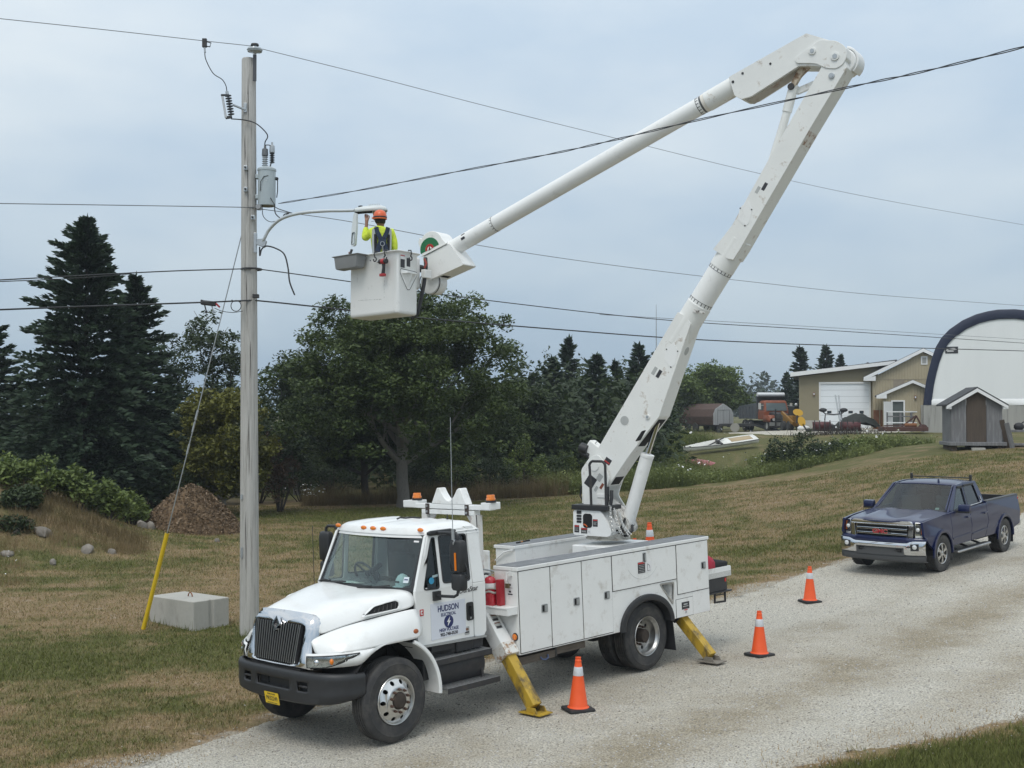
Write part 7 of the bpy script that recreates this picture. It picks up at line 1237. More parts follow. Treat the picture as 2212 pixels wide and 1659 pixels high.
b = MB(); b.plate([(xl,Z_(908)),(dl-.0,Z_(908)),(dl,dt),(dr_,dt),(dr_,Z_(908)),(xr,Z_(908)),(xr,ztr),(xl,ztl)], [], D0, D0+.2, yz); b.build('wall', TAND, gar, 0)
b = MB(); b.plate([(xl,zb_),(xl,ztl),(xl+.2,ztl),(xl+.2,zb_)], [], D0+.2, D0+16, yz); b.box(xl,xr,D0+15.8,D0+16,zb_,ztl); b.build('side_wall', TAND, gar, 0)
for x0, x1 in ((xl-.02,dl),(dr_,xr)): b = MB(); b.box(x0,x1,D0-.03,D0+.2,zb_,Z_(908)); b.build('foundation', CONC, gar, 0)
b = MB(); b.plate([(X_(1711.5),Z_(809.5)),(X_(1928),Z_(784)),(X_(1928),Z_(779)),(X_(1711.5),Z_(805))], [], D0-.4, D0+16.3, yz); b.build('roof', ROOFG, gar, 0)
b = MB(); b.plate([(X_(1711.5,92),Z_(813.5,92)),(X_(1928,92),Z_(788.5,92)),(X_(1928,92),Z_(781.5,92)),(X_(1711.5,92),Z_(804.5,92))], [], 91.9, 92.09, yz); b.build('fascia', TRIMW, gar, 0)
b = MB(); b.box(X_(1868),X_(1872),93,96,Z_(788),Z_(783.5)); b.build('roof_vent', ROOFG, gar, 0)
b = MB(); f_ = .13; b.box(dl-f_,dl,D0-.06,D0+.05,db,dt+f_); b.box(dr_,dr_+f_,D0-.06,D0+.05,db,dt+f_); b.box(dl,dr_,D0-.06,D0+.05,dt,dt+f_); b.build('door_frame', TRIMW, gar, 0)
od = bpy.data.objects.new('overhead_door', None); COL.objects.link(od); od.parent = gar; nS = 7
wx = [(X_(1784.7),X_(1793.6)),(X_(1806.4),X_(1815.5)),(X_(1828.7),X_(1837.8)),(X_(1851.4),X_(1860.2))]
for k in range(nS):
    z0, z1 = db+(dt-db)*k/nS, db+(dt-db)*(k+1)/nS; hs_ = []
    if k == 2: zc = (z0+z1)/2; hs_ = [[(a,zc-.10),(c,zc-.10),(c,zc+.10),(a,zc+.10)] for a, c in wx]
    b = MB(); b.plate([(dl,z0+.008),(dr_,z0+.008),(dr_,z1-.008),(dl,z1-.008)], hs_, D0+.03, D0+.08, yz); b.build('door_panel', DOORW, od, 0)
    for a, c in (wx if k == 2 else ()): b = MB(); b.box(a,c,D0+.07,D0+.078,zc-.10,zc+.10); b.build('door_window', mat('dark_pane',(.03,.04,.045),.1), od, 0); b = MB(); b.plate([(a-.05,zc-.15),(c+.05,zc-.15),(c+.05,zc+.15),(a-.05,zc+.15)], [[(a,zc-.10),(c,zc-.10),(c,zc+.10),(a,zc+.10)]], D0+.015, D0+.03, yz); b.build('window_frame', TRIMW, od, 0)
b = MB(); b.box(dl,dr_,D0+.085,D0+.1,db,dt); b.build('door_seal', mat('seal_grey',(.3,.32,.33),.7), od, 0)
def wall_lamp(px, py, d): b = MB(); b.box(X_(px,d)-.07,X_(px,d)+.07,d-.14,d,Z_(py,d)-.13,Z_(py,d)+.11); b.cm = 1; b.box(X_(px,d)-.045,X_(px,d)+.045,d-.16,d-.14,Z_(py,d)-.08,Z_(py,d)+.06); b.build('wall_lamp', [RUSTY, LENS], gar, 0)
wall_lamp(1757.5,851,D0)
# middle gable
D1 = 91.6; pk_x, pk_z = X_(1987.5,D1), Z_(764,D1); wl_, wr_ = X_(1885.5,D1), X_(2090,D1); ze = Z_(816,D1)
b = MB(); b.plate([(wl_,zb_),(wr_,zb_),(wr_,ze),(pk_x,pk_z),(wl_,ze)], [], D1, D1+.15, yz); b.box(wl_,wl_+.15,D1+.15,D1+12,zb_,ze); b.build('gable_wall', TAN, gar, 0)
for side_ in (-1,1):
    e_x = X_(1866.7,D1) if side_ < 0 else 2*pk_x - X_(1866.7,D1); e_z = Z_(820,D1); b = MB(); b.plate([(e_x,e_z),(pk_x,pk_z+.13),(pk_x,pk_z+.30),(e_x,e_z+.17)], [], D1-.32, D1+12, yz); b.build('roof', ROOFG, gar, 0); b = MB(); b.plate([(e_x-.02*side_*-1,e_z-.13),(pk_x,pk_z+.02),(pk_x,pk_z+.27),(e_x,e_z+.14)], [], D1-.38, D1-.325, yz); b.build('fascia', TRIMW, gar, 0)
    b = MB(); b.plate([(e_x,e_z-.13),(e_x+.85*-side_,e_z-.13),(e_x+.85*-side_,e_z+.22),(e_x,e_z+.02)], [], D1-.37, D1, yz); b.build('eave_box', TRIMW, gar, 0)
vx0, vx1, vz0, vz1 = X_(1983.5,D1), X_(1996.5,D1), Z_(790,D1), Z_(772.5,D1); b = MB(); b.plate([(vx0,vz0),(vx1,vz0),(vx1,vz1),(vx0,vz1)], [[(vx0+.08,vz0+.08),(vx1-.08,vz0+.08),(vx1-.08,vz1-.08),(vx0+.08,vz1-.08)]], D1-.06, D1, yz); vt = b.build('gable_vent', TRIMW, gar, 0)
for k in range(5): zz = vz0+.10+(vz1-vz0-.2)*k/4.6; b = MB(); b.box(vx0+.08,vx1-.08,D1-.05,D1-.02,zz,zz+.06); b.build('vent_slat', mat('vent_grey',(.42,.43,.43),.6) if k == 0 else bpy.data.materials['vent_grey'], vt, 0)
b = MB(); b.box(wl_,wr_,D1-.03,D1,Z_(821.5,D1),Z_(820,D1)); b.build('siding_seam', mat('tan_trim',(.33,.29,.21),.7), gar, 0)
b = MB(); b.box(X_(1927.5,D1),X_(1949.5,D1),D1-.012,D1,Z_(846,D1),Z_(821.6,D1)); b.build('patched_siding', mat('grey_brown_patch',(.30,.26,.20),.7,var=.05), gar, 0)
for k, (a, c) in enumerate(((1886.5,1897.8),(1900.5,1909.8),(1912.5,1928))): b = MB(); b.box(X_(a,D1),X_(c,D1),D1-.03,D1,zb_,Z_(886,D1)); b.build('wood_panel', mat('brown_plywood',(.20,.085,.04),.8,var=.3,vscale=3,stretch=(1,1,.3)) if k == 0 else bpy.data.materials['brown_plywood'], gar, 0)
for a in (1885.3,1898.8,1911): b = MB(); b.box(X_(a-.8,D1),X_(a+.8,D1),D1-.05,D1-.031,zb_,Z_(885,D1)); b.build('panel_batten', mat('batten_tan',(.30,.25,.18),.8) if a < 1890 else bpy.data.materials['batten_tan'], gar, 0)
# porch
D2_ = 88.8; px_, pz_ = X_(1987,D2_), Z_(828.5,D2_); xl2, xr2 = X_(1930.5,D2_), X_(2045,D2_); ze2 = Z_(854.5,D2_); zp = th(xl2, D2_)-.1
dx0, dx1, dz1 = X_(1946.5,D2_), X_(1968.5,D2_), Z_(868,D2_); zpd = Z_(925,D2_)
b = MB(); b.plate([(xl2,zp),(dx0,zp),(dx0,dz1),(dx1,dz1),(dx1,zp),(xr2,zp),(xr2,ze2),(px_,pz_),(xl2,ze2)], [], D2_, D2_+.15, yz); b.box(xl2,xl2+.15,D2_+.15,D1,zp,ze2); b.build('porch_wall', TAN, gar, 0)
for side_ in (-1,1):
    e_x = X_(1913.6,D2_) if side_ < 0 else 2*px_ - X_(1913.6,D2_); e_z = Z_(858.3,D2_); b = MB(); b.plate([(e_x,e_z),(px_,pz_+.08),(px_,pz_+.22),(e_x,e_z+.14)], [], D2_-.3, D1-.4, yz); b.build('roof', ROOFG, gar, 0); b = MB(); b.plate([(e_x,e_z-.10),(px_,pz_-.01),(px_,pz_+.20),(e_x,e_z+.11)], [], D2_-.36, D2_-.305, yz); b.build('fascia', TRIMW, gar, 0); b = MB(); b.plate([(e_x,e_z-.10),(e_x+.7*-side_,e_z-.10),(e_x+.7*-side_,e_z+.20),(e_x,e_z+.02)], [], D2_-.35, D2_, yz); b.build('eave_box', TRIMW, gar, 0)
b = MB(); b.box(dx0-.10,dx0,D2_-.04,D2_,zpd,dz1+.10); b.box(dx1,dx1+.10,D2_-.04,D2_,zpd,dz1+.10); b.box(dx0,dx1,D2_-.04,D2_,dz1,dz1+.10); b.build('door_frame', TRIMW, gar, 0)
b = MB(); b.box(dx0,dx1,D2_+.10,D2_+.13,zpd,dz1); b.build('glass_door', mat('dull_door_glass',(.10,.115,.11),.25), gar, 0); b = MB(); b.box(-.04,0,-.9,0,zpd,dz1); o = b.build('open_door', TRIMW, gar, 0); o.location = (dx0-.02,D2_-.02,0); o.rotation_euler = (0,0,R(-42)); wall_lamp(1992.5,858.5,D2_)

_p = Matrix.Translation((xl, D0, 0)); gar.matrix_world = _p @ Matrix.Rotation(R(-14), 4, 'Z') @ _p.inverted()
# fabric dome building
FAB = mat('white_tarpaulin', (.80,.82,.82), .55, var=.04, vscale=.6, bump=.5, bscale=1.6, stretch=(1,1,.12)); NAVF = mat('navy_tarpaulin', (.008,.014,.042), .5, var=.15, vscale=2); CONW = mat('stained_concrete', (.36,.355,.33), .9, var=.15, vscale=1.2, dirt=(.20,.20,.18), dirt_amt=.7, dscale=1.5, stretch=(2.2,2.2,.25), bump=.3)
DD = 84.5; dome = thing('fabric_building', 'white fabric arch building with navy edging on concrete walls', 'shelter building', (PX(2176,DD), DD, 0), R(-17)); HW = 5.55; zg = th(PX(2176,DD), DD)-.3; zc0 = PZ(874.5,DD); AH = PZ(668,DD)-zc0
ch = [(0,1),(.10,1.0),(.22,.985),(.36,.955),(.52,.895),(.68,.80),(.775,.715),(.84,.62),(.89,.50),(.93,.375),(.965,.24),(.985,.12),(1,0)]
arcp = [(-x*HW, z*AH+zc0) for x, z in reversed(ch)] + [(x*HW, z*AH+zc0) for x, z in ch[1:]]
inr = [(x*.905, zc0+(z-zc0)*.905 if z > zc0 else z) for x, z in arcp]
b = MB(); b.plate(inr, [], .0, .06, yz); b.build('end_wall', FAB, dome, 0)
b = MB(); b.loft([[(x*.9,.05,zc0+(z-zc0)*.9),(x*.9,-.08,zc0+(z-zc0)*.9),(x*.95,-.16,zc0+(z-zc0)*.95),(x,-.05,z),(x*1.0,.4,z)] for x, z in arcp], closed=False); b.build('navy_edging', NAVF, dome, 50)
b = MB(); b.loft([[(x*.93,y,zc0+(z-zc0)*.95) for y in (.35,8,16)] for x, z in arcp], closed=False); b.build('roof_cover', FAB, dome, 50); b = MB(); b.plate(inr, [], 15.9, 16, yz); b.build('end_wall', FAB, dome, 0)
b = MB(); b.loft([[(x, -.10-.05*abs(math.sin(x*1.3)), zc0-.02),(x, -.16, zc0+.12),(x,-.05,zc0+.42)] for x in np.linspace(-HW*.9,HW*.9,40)], closed=False); b.build('fabric_skirt', mat('bright_tarpaulin',(.86,.87,.87),.5,var=.04), dome, 50)
for k in range(8): x0 = -HW+2*HW*k/8; b = MB(); b.box(x0+.012,x0+2*HW/8-.012,-.12,.25,zg,zc0-.03); b.build('concrete_panel', CONW, dome, 0, .01)
b = MB(); b.box(-HW,HW,-.10,.23,zg,zc0-.06); b.build('panel_joint', mat('joint_grey',(.2,.2,.19),.9), dome, 0)
for s in (-1,1): b = MB(); b.box(s*HW-.15,s*HW+.15,.25,16,zg,zc0); b.build('side_wall', CONW, dome, 0)
sx0 = -(2176-2055.3)*KX*DD+.75; b = MB(); b.box(-4.05,-3.2,-.03,-.005,PZ(761.5,DD),PZ(747,DD)); sg = b.build('sign', INK, dome, 0); zs = PZ(754.5,DD)
sgl = [((-3.98,.02),(-3.75,.10)),((-3.75,.10),(-3.45,.13)),((-3.45,.13),(-3.30,.04)),((-3.98,-.04),(-3.62,-.0)),((-3.62,0),(-3.28,.05)),((-3.92,-.11),(-3.5,-.08))]
for (a, c), (e, f) in sgl: b = MB(); b.bar((a,-.034,zs+c),(e,-.034,zs+f),.02,.045,(0,0,1)); b.build('sign_stroke', WINK, sg, 0)

# grey wooden hut
HUT = mat('grey_weathered_board', (.17,.17,.175), .9, var=.22, vscale=3, dirt=(.30,.30,.30), dirt_amt=.6, dscale=3, stretch=(4,4,.4), bump=.3); HUTB = mat('brown_board', (.085,.065,.05), .9, var=.25, vscale=3, stretch=(4,4,.4), bump=.3)
dh = 53.; hx_ = PX(2109,dh); hz = th(hx_, dh); hut = thing('garden_shed', 'small grey board hut with a brown door board and white gable trim', 'shed', (hx_, dh, hz), R(-8)); w_ = 1.06; zf = .32
b = MB(); b.box(-1.2,1.2,-.25,1.9,.16,.32); b.build('floor_deck', HUT, hut, 0, .02)
for x in (-.95,0,.95): b = MB(); b.box(x-.1,x+.1,-.1,1.8,-.15,.16); b.build('skid_beam', HUTB, hut, 0)
b = MB(); b.box(-.3,.25,-.5,-.28,-.05,.08); b.build('step_block', CONC, hut, 0, .01)
def hz_(x): return zf+1.62+.62*(1-abs(x)/w_)
for x0, x1, m_, nm in ((-w_,-.435,HUT,'wall_board'),(-.42,.40,HUTB,'door_board'),(.415,w_,HUT,'wall_board')): b = MB(); P = [(x0,zf),(x1,zf),(x1,hz_(x1))] + ([(0,hz_(0))] if x0 < 0 < x1 else []) + [(x0,hz_(x0))]; b.plate(P, [], .0, .05, yz); b.build(nm, m_, hut, 0, .004)
for s in (-1,1):
    b = MB(); b.box(s*w_-.025,s*w_+.025,.05,1.75,zf,hz_(w_)); b.build('side_wall', HUT, hut, 0)
    b = MB(); b.plate([(0,zf+2.34),(s*1.30,zf+1.57),(s*1.30,zf+1.64),(0,zf+2.41)], [], -.20, 1.95, yz); b.build('roof_side', mat('worn_dark_shingle',(.055,.057,.06),.9,var=.45,vscale=7) if s < 0 else bpy.data.materials['worn_dark_shingle'], hut, 0); b = MB(); b.plate([(0,zf+2.19),(s*1.28,zf+1.44),(s*1.28,zf+1.58),(0,zf+2.345)], [], -.23, -.205, yz); b.build('gable_trim', TRIMW, hut, 0)
    b = MB(); b.plate([(s*1.28,zf+1.44),(s*1.08,zf+1.44),(s*1.08,zf+1.56),(s*1.28,zf+1.56)], [], -.2, .0, yz); b.build('eave_block', TRIMW, hut, 0)
b = MB(); b.box(-w_,w_,1.7,1.75,zf,zf+1.6); b.build('back_wall', HUT, hut, 0)
for k in range(3):
    b = MB(); b.bar((0,0,0),(.28-.05*k,-.1,1.35-.12*k),.03,.20); o = b.build('plank', HUTB if k % 2 else HUT, None, 0); xx = PX(2166+4*k,dh+.2); o.location = (xx,dh+.2-.3*k,th(xx,dh)); o.rotation_euler = (0,R(-24),0); tag(o, ('dark plank leaning on the right wall of the grey hut','grey plank leaning against a dark plank by the hut','short outer plank leaning beside the grey hut')[k], 'plank', 'planks leaning beside the hut')
bx_ = PX(2193,dh+.5); bn = thing('workbench', 'old wooden bench beside the grey hut at the right edge', 'bench', (bx_,dh+.5,th(bx_,dh+.5)), R(-8)); b = MB(); b.box(-.45,1.2,-.3,.4,.62,.72); b.build('bench_top', HUT, bn, 0, .01); 
for x in (-.35,1.05): b = MB(); b.box(x-.06,x+.06,-.25,.35,0,.62); b.build('bench_leg', HUTB, bn, 0)
b = MB(); b.box(-.6,.9,-.5,.1,.05,.13); b.build('bench_board', HUT, bn, 0); b = MB(); b.sphere((0,0,.14),.22,10,(1.1,.8,.85)); b.bar((.08,0,.25),(.22,0,.36),.05,.04); o = b.build('black_bag', mat('black_sack',(.02,.02,.022),.6), None, 60); o.location = (bx_+.15,dh+.5,th(bx_,dh+.5)+.72); tag(o, 'crumpled black bag lying on the bench by the hut', 'bag')

# barn-shaped shed on a trailer
dt_ = 112.; brn = mat('brown_shingle', (.085,.055,.045), .9, var=.3, vscale=3, stretch=(1,1,3)); bw = mat('pale_weathered_board', (.40,.41,.41), .85, var=.15, vscale=2, dirt=(.22,.22,.22), dirt_amt=.5, dscale=2, stretch=(6,6,.3))
bxx = PX(1562,dt_); bz = th(bxx,dt_); barn = thing('barn_shed', 'brown gambrel roofed shed with a pale board end loaded on a trailer', 'shed', (bxx,dt_,bz+.62), R(-58))
gam = [(-1.2,0),(1.2,0),(1.33,.75),(1.02,1.42),(0,1.95),(-1.02,1.42),(-1.33,.75)]      # end faces -y; length along -x is built by turning the profile
def bl(a, c, t): return (t, a, c)
b = MB(); b.loft([[(x, a*.98, c) for a, c in gam] for x in (-7.2,-.05)]); b.build('shed_body', brn, barn, 0)
nB = 9
for k in range(nB):
    a0, a1 = -1.22+2.44*k/nB, -1.22+2.44*(k+1)/nB; f = lambda a: (1.42+.53*(1-abs(a)/1.02)) if abs(a) < 1.02 else .75+(1.33-abs(a))/.31*.67
    b = MB(); P = [(a0+.008,0),(a1-.008,0),(a1-.008,f(a1))] + ([(0,1.95)] if a0 < 0 < a1 else []) + [(a0+.008,f(a0))]; b.plate(P, [], 0, .05, bl); b.build('end_board', bw, barn, 0)
for a0, a1, c0, c1 in ((-.75,-.70,0,1.35),(.70,.75,0,1.35),(-.75,.75,1.33,1.38),(-.02,.02,0,1.33)): b = MB(); b.plate([(a0,c0),(a1,c0),(a1,c1),(a0,c1)], [], .05, .07, bl); b.build('door_trim', mat('grey_trim',(.25,.26,.26),.8) if c0 == 0 and a0 < -.7 else bpy.data.materials['grey_trim'], barn, 0)
tl = thing('flat_trailer', 'black tandem axle trailer under the brown shed', 'trailer', (bxx,dt_,bz), R(-58)); b = MB(); b.box(-8.0,.6,-1.1,1.1,.48,.60); b.bar((.6,0,.5),(3.4,0,.5),.2,.18); b.build('trailer_deck', BLACKM, tl, 0)
for x in (-3.6,-2.5):
    for y in (-1.15,1.15): b = MB(); b.lathe([(.2,-.12),(.36,-.12),(.38,-.08),(.38,.08),(.36,.12),(.2,.12)], 20, frame((x,y,.38),(1,0,0),(0,0,1))); w__ = b.build('trailer_wheel', RUBBER, tl, 40); b = MB(); b.lathe([(.0,.06),(.2,.08),(.21,.10)], 16, frame((x,y,.38),(1,0,0),(0,0,1))); b.build('rim', STEEL, w__, 40)
for k, x in enumerate((-6.6,-4.9)): b = MB(); b.bar((x,-1.0,.6),(x+.35,-1.1,1.95 if k else 2.1),.12,.3); [b.bar((x+.02+.03*j,-1.16,.75+.3*j),(x+.34+.03*j,-1.16,.75+.3*j),.05,.04) for j in range(4)] if not k else 0; b.build('loading_ramp', BLACKM, tl, 0)
gn = PX(1592,109.); gk = thing('gooseneck_trailer', 'low black gooseneck trailer between the shed and the dump truck', 'trailer', (gn,108.5,th(gn,108.5)), R(-15)); b = MB(); b.plate([(-1.6,.75),(1.6,.8),(3.6,.25),(3.8,.02),(3.2,.02),(1.5,.55),(-1.4,.55),(-1.5,.0),(-1.9,.0)], [], -.9, .9, yz); b.build('trailer_frame', BLACKM, gk, 0); b = MB(); b.lathe([(.15,-.1),(.40,-.1),(.40,.1),(.15,.1)], 20, frame((-.2,-1.0,.42),(1,0,0),(0,0,1))); b.build('trailer_wheel', mat('pale_wheel',(.35,.34,.31),.7), gk, 40)

# orange dump truck (front turned toward us, a little to the right)
OR = mat('orange_truck_paint', (.27,.08,.035), .5, var=.2, dirt=(.10,.05,.04), dirt_amt=.8, dscale=4); dd_ = 107.; dx_ = PX(1665,dd_)
dmp = thing('dump_truck', 'orange dump truck with a dark box and pale rolled tarp beside the garage', 'dump truck', (dx_,dd_,th(dx_,dd_)), R(-80))     # x ahead
b = MB(); b.box(-.15,1.35,-1.15,1.15,1.05,1.75); b.build('cab_lower', OR, dmp, 0, .05); b = MB(); b.loft([[(-.15,-1.1,1.75),(1.35,-1.1,1.75),(1.35,1.1,1.75),(-.15,1.1,1.75)],[(-.1,-1.02,2.62),(1.05,-1.02,2.62),(1.05,1.02,2.62),(-.1,1.02,2.62)],[(0,-.9,2.72),(.95,-.9,2.72),(.95,.9,2.72),(0,.9,2.72)]]); b.build('cab_upper', OR, dmp, 0, .04)
b = MB(); b.loft([[(1.35,-.95,1.82),(1.35,.95,1.82),(1.08,.88,2.5),(1.08,-.88,2.5)],[(1.38,-.95,1.82),(1.38,.95,1.82),(1.11,.88,2.5),(1.11,-.88,2.5)]]); b.build('windscreen', mat('dusty_glass',(.12,.15,.16),.15), dmp, 0)
for s in (-1,1):
    b = MB(); b.box(.1,.95,min(s*1.07,s*1.10),max(s*1.07,s*1.10),1.85,2.45); b.build('side_window', bpy.data.materials['dusty_glass'], dmp, 0)
    b = MB(); b.loft([[(x, s*y, z) for y, z in ((.62,1.45),(1.2,1.42),(1.25,1.15),(1.25,.85))] for x in (1.3,2.3)], closed=False); b.loft([[(2.3, s*y, z) for y, z in ((.62,1.45),(1.2,1.42),(1.25,1.15),(1.25,.85))],[(2.65, s*y, z) for y, z in ((.62,1.2),(1.1,1.15),(1.15,1.0),(1.15,.8))]], closed=False); o = b.build('fender', OR, dmp, 40); o.modifiers.new('t','SOLIDIFY').thickness = .04
    b = MB(); b.lathe([(.0,0),(.13,0),(.13,.05),(0,.06)], 16, frame((2.66,s*.82,1.05),(0,1,0),(0,0,1))); b.build('headlight', LENS, dmp, 40)
    b = MB(); b.box(1.0,1.1,min(s*1.35,s*1.55),max(s*1.35,s*1.55),1.95,2.5); b.bar((1.05,s*1.1,2.3),(1.05,s*1.4,2.3),.04,.04); b.build('mirror', mat('pale_mirror',(.6,.6,.58),.4) if s < 0 else bpy.data.materials['pale_mirror'], dmp, 0)
    for x in (1.85,-2.2,-3.5): b = MB(); b.lathe([(.0,-.05),(.28,-.03),(.30,-.14),(.48,-.15),(.52,-.1),(.52,.1),(.48,.15),(.30,.14),(.28,.06),(.1,.03),(.0,.03)], 24, frame((x,s*1.02,.52),(1,0,0),(0,0,-s if False else 1)) if s < 0 else frame((x,s*1.02,.52),(0,0,1),(1,0,0))); w__ = b.build('wheel', RUBBER, dmp, 40); b = MB(); b.lathe([(.0,.04),(.27,.07),(.28,.09)], 20, frame((x,s*1.02,.52),(1,0,0),(0,0,1)) if s < 0 else frame((x,s*1.02,.52),(0,0,1),(1,0,0))); b.build('rim', mat('pale_rim',(.5,.49,.46),.5) if x > 1 and s < 0 else bpy.data.materials['pale_rim'], w__, 40)
b = MB(); b.loft([[(1.35,-.72,1.72),(1.35,.72,1.72),(1.35,.72,.9),(1.35,-.72,.9)],[(2.5,-.62,1.55),(2.5,.62,1.55),(2.5,.62,.9),(2.5,-.62,.9)]]); b.build('hood', mat('black_hood',(.03,.03,.032),.5,dirt=(.3,.1,.05),dirt_amt=.3), dmp, 0, .06); b = MB(); b.box(2.5,2.54,-.58,.58,.95,1.5); b.build('grille', mat('grey_grille',(.16,.165,.17),.4,.5,var=.5,vscale=12), dmp, 0)
b = MB(); b.box(2.62,2.8,-1.2,1.2,.5,.82); b.build('bumper', mat('grey_bumper',(.25,.26,.26),.5), dmp, 0, .02)
for y in (-.75,.55): b = MB(); b.bar((2.9,y,.35),(2.9,y,1.95 if y < 0 else 1.5),.10,.10,(1,0,0)); b.bar((2.5,y,.6),(3.2,y,.35),.1,.1); b.build('plow_post', BLACKM, dmp, 0)
b = MB(); b.bar((2.92,-.9,.42),(2.92,.9,.42),.12,.2); b.bar((2.92,-.75,1.1),(2.92,.55,1.1),.07,.07); b.build('plow_frame', BLACKM, dmp, 0); b = MB(); b.box(-4.6,2.5,-.4,.4,.55,.95); b.build('chassis', BLACKM, dmp, 0)
DB = mat('grey_dump_box', (.085,.095,.105), .6, var=.2, dirt=(.2,.15,.1), dirt_amt=.4); b = MB(); b.plate([(-4.6,1.1),(-.35,1.1),(-.35,2.5),(-4.6,2.25)], [], -1.2, 1.2, yz); dbx = b.build('dump_box', DB, dmp, 0, .03)
for k in range(6): 
    x = -4.5+.8*k
    for s in (-1,1): b = MB(); b.box(x,x+.12,min(s*1.2,s*1.28),max(s*1.2,s*1.28),1.1,2.2); b.build('box_rib', DB, dbx, 0)
b = MB(); b.box(-.38,-.30,-1.2,1.2,2.5,3.2); b.box(-.30,.5,-1.15,1.15,3.05,3.15); b.build('cab_guard', DB, dbx, 0); b = MB(); b.cyl((-.05,-1.25,3.25),(-.05,1.25,3.25),.17,n=16); b.build('rolled_tarp', mat('silver_tarp',(.72,.74,.76),.4,var=.1), dmp, 40)
# yellow skid steer behind
sx_ = PX(1721,101.); ss = thing('skid_steer', 'yellow and black loader half hidden beside the garage corner', 'loader', (sx_,101.,th(sx_,101.)), R(-80)); YL = mat('machine_yellow',(.30,.15,.02),.5,var=.15,dirt=(.08,.05,.02),dirt_amt=.4)
b = MB(); b.box(-1.2,.9,-.75,.75,.35,1.25); b.build('body', YL, ss, 0, .05); b = MB(); b.box(-.6,.7,-.5,.5,1.25,2.05); b.build('cab', mat('dark_cage',(.02,.022,.02),.5), ss, 0, .05)
for s in (-1,1):
    b = MB(); b.bar((-1.1,s*.85,1.5),(1.3,s*.85,.6),.16,.25); b.build('loader_arm', YL, ss, 0, .02)
    for x in (-.75,.5): b = MB(); b.cyl((x,s*.7,.4),(x,s*1.0,.4),.4,n=20); b.build('wheel', RUBBER, ss, 40, .03)
b = MB(); b.sphere((0,0,0),.14,12); o = b.build('work_light', LENS, ss, 60); o.location = (.6,-.3,2.15)
# scattered gear in front of the garage
def gz(px, d): x = PX(px, d); return Vector((x, d, th(x, d)))
for k, (px, a, lb) in enumerate(((1731,.3,'left of two white sacks at the foot of the garage wall'),(1739,-.4,'right of two white sacks at the foot of the garage wall'))): b = MB(); b.sphere((0,0,.17),.32,12,(1.1,.7,.6)); b.sphere((.15*(-1)**k,.02,.33),.16,8,(1.2,.8,.6)); o = b.build('white_sack', mat('white_sack',(.68,.69,.68),.6) if k == 0 else bpy.data.materials['white_sack'], None, 50); o.location = gz(px, 91.6); o.rotation_euler = (0,0,a); tag(o, lb, 'sack')
pl0 = gz(1800,86); plw = thing('snow_plow', 'dark snow plow with dull red blades and two black lamps on stalks', 'snow plow', pl0, R(-6)); REDB = mat('faded_red_blade',(.10,.02,.022),.6,var=.4,dirt=(.025,.02,.02),dirt_amt=.9,dlo=.42)
for x0, x1, dy in ((-1.5,-.25,.15),(.35,1.75,-.1)):
    b = MB(); b.loft([[(x, -.35+.30*math.cos(a)+dy*abs(x), .48+.33*math.sin(a)) for a in np.linspace(R(110),R(250),8)] for x in (x0,x1)], closed=False); o = b.build('blade', REDB, plw, 40); o.modifiers.new('t','SOLIDIFY').thickness = .04
    for q in np.linspace(x0+.1,x1-.1,4): b = MB(); b.box(q-.03,q+.03,-.72,-.66,.25,.90); b.build('blade_rib', BLACKM, plw, 0)
b = MB(); b.box(-1.9,1.9,-.3,.3,.12,.3); b.bar((0,.2,.4),(0,1.6,.5),.3,.3); b.build('plow_frame', BLACKM, plw, 0)
b = MB(); b.tube([(-.6,0,.9),(-.55,0,1.35),(0,0,1.3),(.55,0,1.35),(.6,0,.9)], .045, 6); b.tube([(-.55,0,1.35),(-.8,0,1.55)], .04, 6); b.tube([(.55,0,1.35),(.8,0,1.55)], .04, 6); b.build('lamp_stalk', BLACKM, plw)
for s in (-1,1): b = MB(); b.sphere((s*.72,0,1.62),.22,12,(1.3,.7,.7)); b.build('plow_lamp', BLACKP, plw, 60)
for k, (dx, z, a, lb) in enumerate(((-2.55,1.35,.25,'upper yellow paddle marker standing by the snow plow'),(-2.3,.72,-.4,'lower yellow paddle marker standing by the snow plow'))): b = MB(); b.plate(circ(0,0,.36,18,.24) if k == 0 else circ(0,0,.26,18,.36), [], -.02, .02, yz); b.cm = 1; b.bar((0,.04,-.2),(.1,.04,-.75 if k == 0 else -.85),.12,.10); o = b.build('marker_paddle', [mat('paddle_yellow',(.72,.42,.05),.5) if k == 0 else bpy.data.materials['paddle_yellow'], BLACKM], None, 0); o.location = (pl0.x+dx, 85.8, pl0.z+z+.1); o.rotation_euler = (0,a,0); tag(o, lb, 'marker')
for k, (px0, px1, lb) in enumerate(((1804.5,1818,'longer left steel pole leaning over the plow in front of the garage door'),(1811.5,1820,'right steel pole leaning over the plow in front of the garage door'))): a = P3(px0,853 if k == 0 else 854,86.4); c = gz(px1,85.6); b = MB(); b.cyl((0,0,0),a-c,.05,n=8); o = b.build('steel_pole', STEEL, None, 60); o.location = c; tag(o, lb, 'pole')
tpz = gz(1851,88); b = MB(); vs_, fs_ = [], []
for i in range(9):
    for j in range(7): x, y = -1.6+3.2*i/8, -.8+1.6*j/6; z = max(0, (1-(x/1.7)**2)*(1-(y/.9)**2))**.5*(1.25+.35*noise.noise(Vector((x*1.7,y*2,3)))); vs_.append((x,y,z))
b.add(vs_, [(i*7+j,(i+1)*7+j,(i+1)*7+j+1,i*7+j+1) for i in range(8) for j in range(6)]); o = b.build('covered_machine', mat('dark_green_tarp',(.012,.016,.012),.7,var=.4,vscale=3), None, 40); o.location = tpz; tag(o, 'heap of machinery under a dark green tarp at the garage corner', 'tarp heap')
